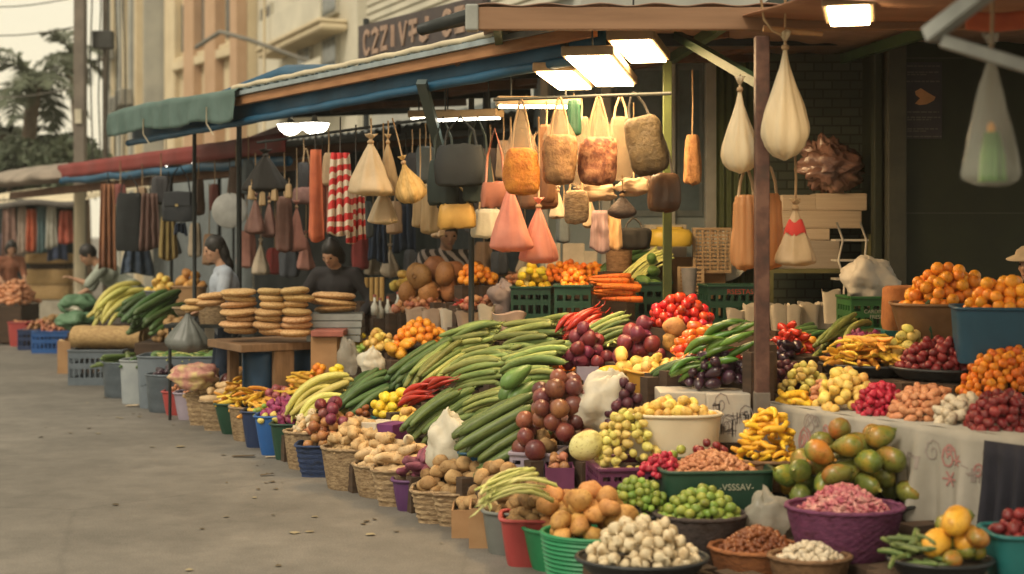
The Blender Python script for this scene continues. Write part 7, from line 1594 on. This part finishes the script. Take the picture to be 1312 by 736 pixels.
def person(loc, face, label, hips=.92, lean=0., leandir=None, arms=((.1, -.15), (.1, -.15)), shirt=None, pants=None, hair='long', hat=None, head_pitch=0., head_yaw=0., h=1.62, hands=None, sleeve=.6, apron=None):
    """loc on the ground; face = heading of the chest in degrees (0 = +x); lean forward in degrees"""
    sc_ = h / 1.7; t = thing('person', loc, label, 'person', None, R(face))
    # local: +x forward, y left, z up
    Lr = R(lean); hip = V((0, 0, hips * sc_)); up = V((math.sin(Lr), 0, math.cos(Lr))); fw = V((math.cos(Lr), 0, -math.sin(Lr)))
    chest = hip + up * .34 * sc_; neck = hip + up * .52 * sc_; hp = R(head_pitch)
    hd_up = (up * math.cos(hp) + fw * math.sin(hp)).normalized(); hd_fw0 = (fw * math.cos(hp) - up * math.sin(hp)).normalized(); Mz = Matrix.Rotation(R(head_yaw), 3, hd_up); hd_fw = Mz @ hd_fw0; hd_lf = hd_up.cross(hd_fw)
    hc = neck + hd_up * .16 * sc_ + hd_fw * .02; MH = Matrix((hd_fw, hd_lf, hd_up)).transposed()
    b = MB(); sw = .185 * sc_
    limb(b, [hip, hip + up * .18 * sc_, chest, neck - up * .04], [.125 * sc_, .115 * sc_, .13 * sc_, .07 * sc_]); b.sphere(chest + V((0, .07, 0)), .105 * sc_); b.sphere(chest - V((0, .07, 0)), .105 * sc_); b.sphere(hip + V((0, .07, 0)), .11 * sc_); b.sphere(hip - V((0, .07, 0)), .11 * sc_)
    limb(b, [neck - up * .05, neck + hd_up * .09 * sc_], [.058 * sc_, .052 * sc_])
    # head with a face
    q = lambda x, y, z: hc + MH @ (V((x, y, z)) * sc_)
    b.sphere(hc, .1 * sc_, 20, 14, (.96, .78, 1.16), MH); b.sphere(q(.028, 0, -.05), .072 * sc_, 14, 10, (.95, .82, .95), MH); b.sphere(q(.07, 0, -.088), .026 * sc_, 10, 8, (1, 1.1, .8), MH)
    b.sphere(q(.1, 0, -.018), .017 * sc_, 10, 8, (1.1, .85, 1.2), MH); b.sphere(q(.092, 0, .012), .012 * sc_, 8, 6, (.9, .7, 2.2), MH); b.sphere(q(.078, 0, .04), .022 * sc_, 10, 6, (.6, 2.4, .5), MH)
    b.sphere(q(.088, 0, -.056), .013 * sc_, 10, 6, (.8, 1.8, .9), MH)
    for s in (-1, 1): b.sphere(q(-.01, s * .08, 0.), .026 * sc_, 10, 8, (.6, .35, 1.2), MH); b.sphere(q(.062, s * .045, -.02), .025 * sc_, 10, 8, (.7, 1, .8), MH)
    sl = MB(); limb(sl, [hip - up * .06, hip + up * .16 * sc_, chest, neck - up * .055], [.148 * sc_, .135 * sc_, .150 * sc_, .085 * sc_]); sl.sphere(chest + V((0, .08, 0)), .118 * sc_); sl.sphere(chest - V((0, .08, 0)), .118 * sc_); sl.sphere(hip + V((0, .065, .02)), .132 * sc_); sl.sphere(hip - V((0, .065, -.02)), .132 * sc_)
    for s, (e_, w_) in zip((1, -1), arms):
        sh = neck - up * .075 * sc_ + V((0, s * sw, 0)); e = sh + V((e_[0], s * e_[1], e_[2])) * sc_; wr = e + V((w_[0], s * w_[1], w_[2])) * sc_
        limb(b, [sh, e, wr], [.052 * sc_, .039 * sc_, .027 * sc_]); limb(sl, [neck - up * .08 * sc_, sh, sh.lerp(e, min(1, sleeve * 2)), e.lerp(wr, max(0, sleeve * 2 - 1) * .9) if sleeve > .5 else sh.lerp(e, sleeve * 2 - .02)], [.075 * sc_, .072 * sc_, .06 * sc_, .05 * sc_])
        d = (wr - e).normalized(); sd = d.cross(V((0, 0, 1))); sd = sd.normalized() if sd.length > .1 else V((0, 1, 0)); dn = d.cross(sd)
        if dn.z > 0: dn = -dn
        M3 = Matrix((d, sd, dn)).transposed(); pc = wr + d * .045 * sc_; b.sphere(pc, .042 * sc_, 12, 8, (1.1, .95, .42), M3)
        for i, (ln, o_) in enumerate(((.066, .030), (.075, .011), (.070, -.010), (.055, -.029))):
            p0 = pc + (d * .035 + sd * o_) * sc_; p1 = p0 + (d * ln * .5 + dn * .008) * sc_; p2 = p1 + (d * ln * .38 + dn * .03) * sc_; b.tube([p0 - d * .01, p0, p1, p2], [.011 * sc_, .0105 * sc_, .0095 * sc_, .007 * sc_], 7)
        p0 = pc + (sd * .03 - d * .02) * sc_; b.tube([p0, p0 + (sd * .028 + d * .02) * sc_, p0 + (sd * .036 + d * .05 + dn * .012) * sc_], [.013 * sc_, .0115 * sc_, .008 * sc_], 7)
    pn = MB()
    for s in (1, -1):
        hj = hip + V((0, s * .09, -.03)); kn = V((.06 * (1 if lean else .3), s * .1, .48 * sc_ * hips / .92)); an = V((-.02, s * .1, .08)); limb(b, [hj, kn, an], [.085 * sc_, .055 * sc_, .037 * sc_]); limb(b, [an - V((.03, 0, .04)), an + V((.15, 0, -.055))], [.035, .025])
        limb(pn, [hj, kn, an + V((0, 0, .03))], [.108 * sc_, .078 * sc_, .066 * sc_])
        MB().sphere(an + V((.06, 0, -.045)), .06, 14, 8, (2.1, .8, .58)).build('shoe', mat('shoe_dark', (.04, .035, .03), rough=.6), t, True)
    limb(pn, [hip - V((0, 0, .02)), hip + up * .06], [.142 * sc_, .135 * sc_]); pn.sphere(hip + V((0, .07, -.03)), .122 * sc_); pn.sphere(hip + V((0, -.07, -.03)), .122 * sc_)
    remesh(b, 'body', skin, t, .0095, 3); remesh(sl, 'shirt', shirt, t, .013, 5); remesh(pn, 'trousers', pants, t, .015, 5)
    for s in (-1, 1): MB().sphere(q(.083, s * .033, .012), .0115 * sc_, 10, 8, (.7, 1.2, .75), MH).build('eye', eyem, t, True)
    MB().sphere(q(.094, 0, -.058), .0095 * sc_, 10, 6, (.7, 2.2, .6), MH).build('lips', lipm, t, True)
    hm = MB(); hm.sphere(q(-.018, 0, .028), .108 * sc_, 18, 12, (.98, .84, 1.08), MH)
    if hair == 'long': hm.sphere(q(-.065, 0, -.05), .085 * sc_, 14, 10, (.75, 1., 1.5), MH); hm.sphere(q(-.08, 0, -.15), .065 * sc_, 14, 10, (.7, 1.1, 1.5), MH)
    if hair == 'full':
        for s in (-1, 1): hm.sphere(q(-.03, s * .075, -.03), .06 * sc_, 12, 8, (.8, .6, 1.7), MH)
        hm.sphere(q(-.06, 0, -.06), .085 * sc_, 14, 10, (.8, 1.15, 1.4), MH); hm.sphere(q(-.03, 0, .11), .05 * sc_, 12, 8)
    remesh(hm, 'hair', hairm, t, .012, 4)
    if hat:
        hh = MB().lathe([(.02, .105), (.07, .10), (.105, .07), (.115, .035), (.165, .02), (.17, .028), (.11, .05), (.1, .08), (.02, .118)], seg=28).build('hat', hat, t, True); hh.location = q(-.01, 0, .02); hh.rotation_euler = MH.to_euler(); hh.scale = (sc_,) * 3
    return t
A0 = ((.05, .04, -.27), (.20, -.03, -.08))      # elbow from shoulder, wrist from elbow
p = atY(292, 300, 12.55)
person((p.x, p.y, 0), 200, 'woman in a pale blue shirt with long black hair, standing behind the breads', h=1.57, shirt=mat('shirt_paleblue', (.36, .40, .46), (.29, .33, .39), rough=.85, bump=.2, scale=8), pants=nvy, hair='long', head_pitch=12, lean=6, arms=(A0, A0))
p = atY(437, 300, 12.3)
person((p.x, p.y, 0), 256, 'dark-haired woman in a black top bending her head over the breads', h=1.58, lean=14, shirt=mat('shirt_black', (.018, .016, .018), rough=.8), pants=nvy, hair='full', head_pitch=22, head_yaw=-8, arms=(((.02, .16, -.24), (.2, -.02, -.12)), ((.02, .16, -.24), (.2, -.02, -.12))), sleeve=.95)
p = atY(158, 300, 17.9)
person((p.x + .1, p.y, 0), 196, 'man in a pale grey-green shirt bending over the far goods', h=1.72, lean=52, hips=.88, shirt=mat('shirt_greygreen', (.34, .37, .31), (.27, .3, .25), rough=.85, bump=.2, scale=6), pants=mat('trousers_dark', (.04, .045, .05), rough=.9), hair='short', head_pitch=-18, arms=(((.16, .10, -.18), (.16, -.03, .06)), ((.12, .04, -.24), (.2, 0, -.12))), sleeve=.5)
p = atY(574, 300, 13.1)
person((p.x - .05, p.y, 0), 285, 'person in a black and white striped shirt reaching over the pumpkins', h=1.78, lean=16, hips=.9, shirt=stripes('shirt_striped', (.03, .028, .03), (.42, .36, .33), 7., 'DIAGONAL', distort=.3), pants=nvy, hair='short', head_pitch=10, arms=(((.14, .12, -.16), (.12, .14, .02)), ((.1, .1, -.22), (.22, 0, -.1))), sleeve=.5)
p = atY(1326, 300, 8.4)
person((p.x + .05, p.y, 0), 215, 'person in a pale lilac shirt and beige hat cut off at the picture edge', h=1.52, lean=8, shirt=mat('shirt_lilac', (.42, .38, .44), (.34, .31, .37), rough=.85), pants=nvy, hair='short', hat=mat('hat_beige', (.5, .4, .28), rough=.9), arms=(A0, A0))
p = atY(12, 300, 22.3)
person((p.x, p.y, 0), 300, 'dark-haired person in a rust red top at the far picture edge', h=1.5, lean=12, shirt=mat('shirt_rust', (.30, .12, .07), (.22, .09, .05), rough=.85), pants=nvy, hair='full', head_pitch=15, arms=(A0, A0))
# ------------------------------------------------------------------ stepped bench under the goods
def in_foot(q, x, y):
    fx, fy, r, z = q
    if isinstance(r, tuple):
        _, hx, hy, rz = r; dx, dy = x - fx, y - fy; c_, s_ = math.cos(-rz), math.sin(-rz)
        return abs(dx * c_ - dy * s_) <= hx and abs(dx * s_ + dy * c_) <= hy
    return (x - fx) ** 2 + (y - fy) ** 2 <= r * r
def bench(name, cell, s0, s1, t0, t1, base, feet, label, m, ok=None):
    ns, nt_ = int((s1 - s0) / cell), int((t1 - t0) / cell); H = {}
    arr = []
    for q in feet:
        r = q[2]; rr = max(r[1], r[2]) * 1.42 if isinstance(r, tuple) else r
        arr.append((st(q), rr, q))
    for i in range(ns):
        for j in range(nt_):
            s, t = s0 + (i + .5) * cell, t0 + (j + .5) * cell; h = base(s, t); best = None; p = fs(s, t)
            for (qs, qt), rr, q in arr:
                if abs(qs - s) <= rr and abs(qt - t) <= rr and in_foot(q, p.x, p.y): best = q[3] if best is None else min(best, q[3])
            h = best if best is not None else h
            if ok and not ok(p): h = 0
            if h > .01: H[(i, j)] = round(h, 3)
    mb = MB()
    for (i, j), h in H.items():
        a, b, c_, d_ = [fs(s0 + (i + x) * cell, t0 + (j + y) * cell) for x, y in ((0, 0), (1, 0), (1, 1), (0, 1))]
        up = lambda p, z: V((p.x, p.y, z))
        mb.add([up(a, h), up(d_, h), up(c_, h), up(b, h)], [(0, 1, 2, 3)])
        for (ni, nj), (p, q2) in (((i, j - 1), (a, b)), ((i + 1, j), (b, c_)), ((i, j + 1), (c_, d_)), ((i - 1, j), (d_, a))):
            h2 = H.get((ni, nj), 0.)
            if h2 < h: mb.add([up(p, h2), up(p, h), up(q2, h), up(q2, h2)], [(0, 1, 2, 3)])
    o = mb.build(name, m); return one(o, label, 'bench')
def base_main(s, t):
    if t < .35 or t > 2.9: return 0
    if s < -.75: return .18 if t < 1.2 and s > -2.2 else 0
    if s > 6.2: return 0
    if s < .15 and t > .95: return .3 if t < 1.3 else 0
    return min(.92, math.floor(SLOPE * t / .15) * .15) if t < 2.75 else 0
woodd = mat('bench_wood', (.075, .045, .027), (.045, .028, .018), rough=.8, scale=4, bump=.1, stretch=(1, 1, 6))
feet = [q for q in FOOT if st(q)[0] < 6.4 and q[3] > .01 and not (len(q) > 4)]
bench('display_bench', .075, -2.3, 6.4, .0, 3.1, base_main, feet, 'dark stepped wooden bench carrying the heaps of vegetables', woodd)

bench('table_riser', .07, -3.2, 1.2, 1.3, 4.6, lambda s, t: 0, [q for q in FOOT2 if q[3] > TZ + .03], 'dark stepped riser on the long table under the fruit heaps', woodd, lambda p: nb.dot(V((p.x, p.y, 0)) - V((fp[1].x, fp[1].y, 0))) > .06)
# ------------------------------------------------------------------ warm dusty air
hm_ = bpy.data.materials.new('haze_air'); hm_.use_nodes = True; ht = hm_.node_tree; ht.nodes.remove(ht.nodes['Principled BSDF'])
pv = ht.nodes.new('ShaderNodeVolumePrincipled'); pv.inputs['Color'].default_value = (.95, .93, .86, 1); pv.inputs['Density'].default_value = .0012; pv.inputs['Anisotropy'].default_value = .2
ht.links.new(pv.outputs[0], ht.nodes['Material Output'].inputs['Volume'])
hz = MB().box((0, 28, 6.5), (80, 64, 15)).build('haze', hm_); tag(hz, kind='stuff')
# ------------------------------------------------------------------ leave out pieces nothing can see
from mathutils.bvhtree import BVHTree
bpy.context.view_layer.update()
dg = bpy.context.evaluated_depsgraph_get(); VV = []; FF = []; OW = []
for o in sc.objects:
    if o.type != 'MESH' or o.name in ('road', 'haze'): continue
    me = o.evaluated_get(dg).data; nv = len(me.vertices)
    if not nv: continue
    co = np.empty(nv * 3); me.vertices.foreach_get('co', co); co = co.reshape(-1, 3)
    mw = np.array(o.matrix_world); co = co @ mw[:3, :3].T + mw[:3, 3]; b0 = len(VV); VV.extend(map(tuple, co))
    if o.get('clear'): continue
    for p in me.polygons: FF.append([b0 + i for i in p.vertices]); OW.append(o.name)
bvh = BVHTree.FromPolygons(VV, FF); seen = {}
for cx_, nx_, ny_ in ((0, 820, 460), (.5, 410, 230), (-.5, 410, 230)):
    o = V((cx_, 0, EYE))
    for j in range(ny_):
        py = (j + .5) / ny_ * 736
        if py < 300: continue
        for i in range(nx_):
            px = (i + .5) / nx_ * 1312
            q = V(((px - CX) / F, 1, (HZ - py) / F)) * 8.; d = (V((q.x, q.y, EYE + q.z)) - o).normalized()
            hit = bvh.ray_cast(o, d)
            if hit[2] is not None: seen[OW[hit[2]]] = seen.get(OW[hit[2]], 0) + (1 if cx_ == 0 else .4)
n0 = len(ITEMS); k0 = 0
for o in ITEMS:
    if seen.get(o.name, 0) < 1: bpy.data.objects.remove(o)
    else: k0 += 1
print('pieces', n0, 'kept', k0)
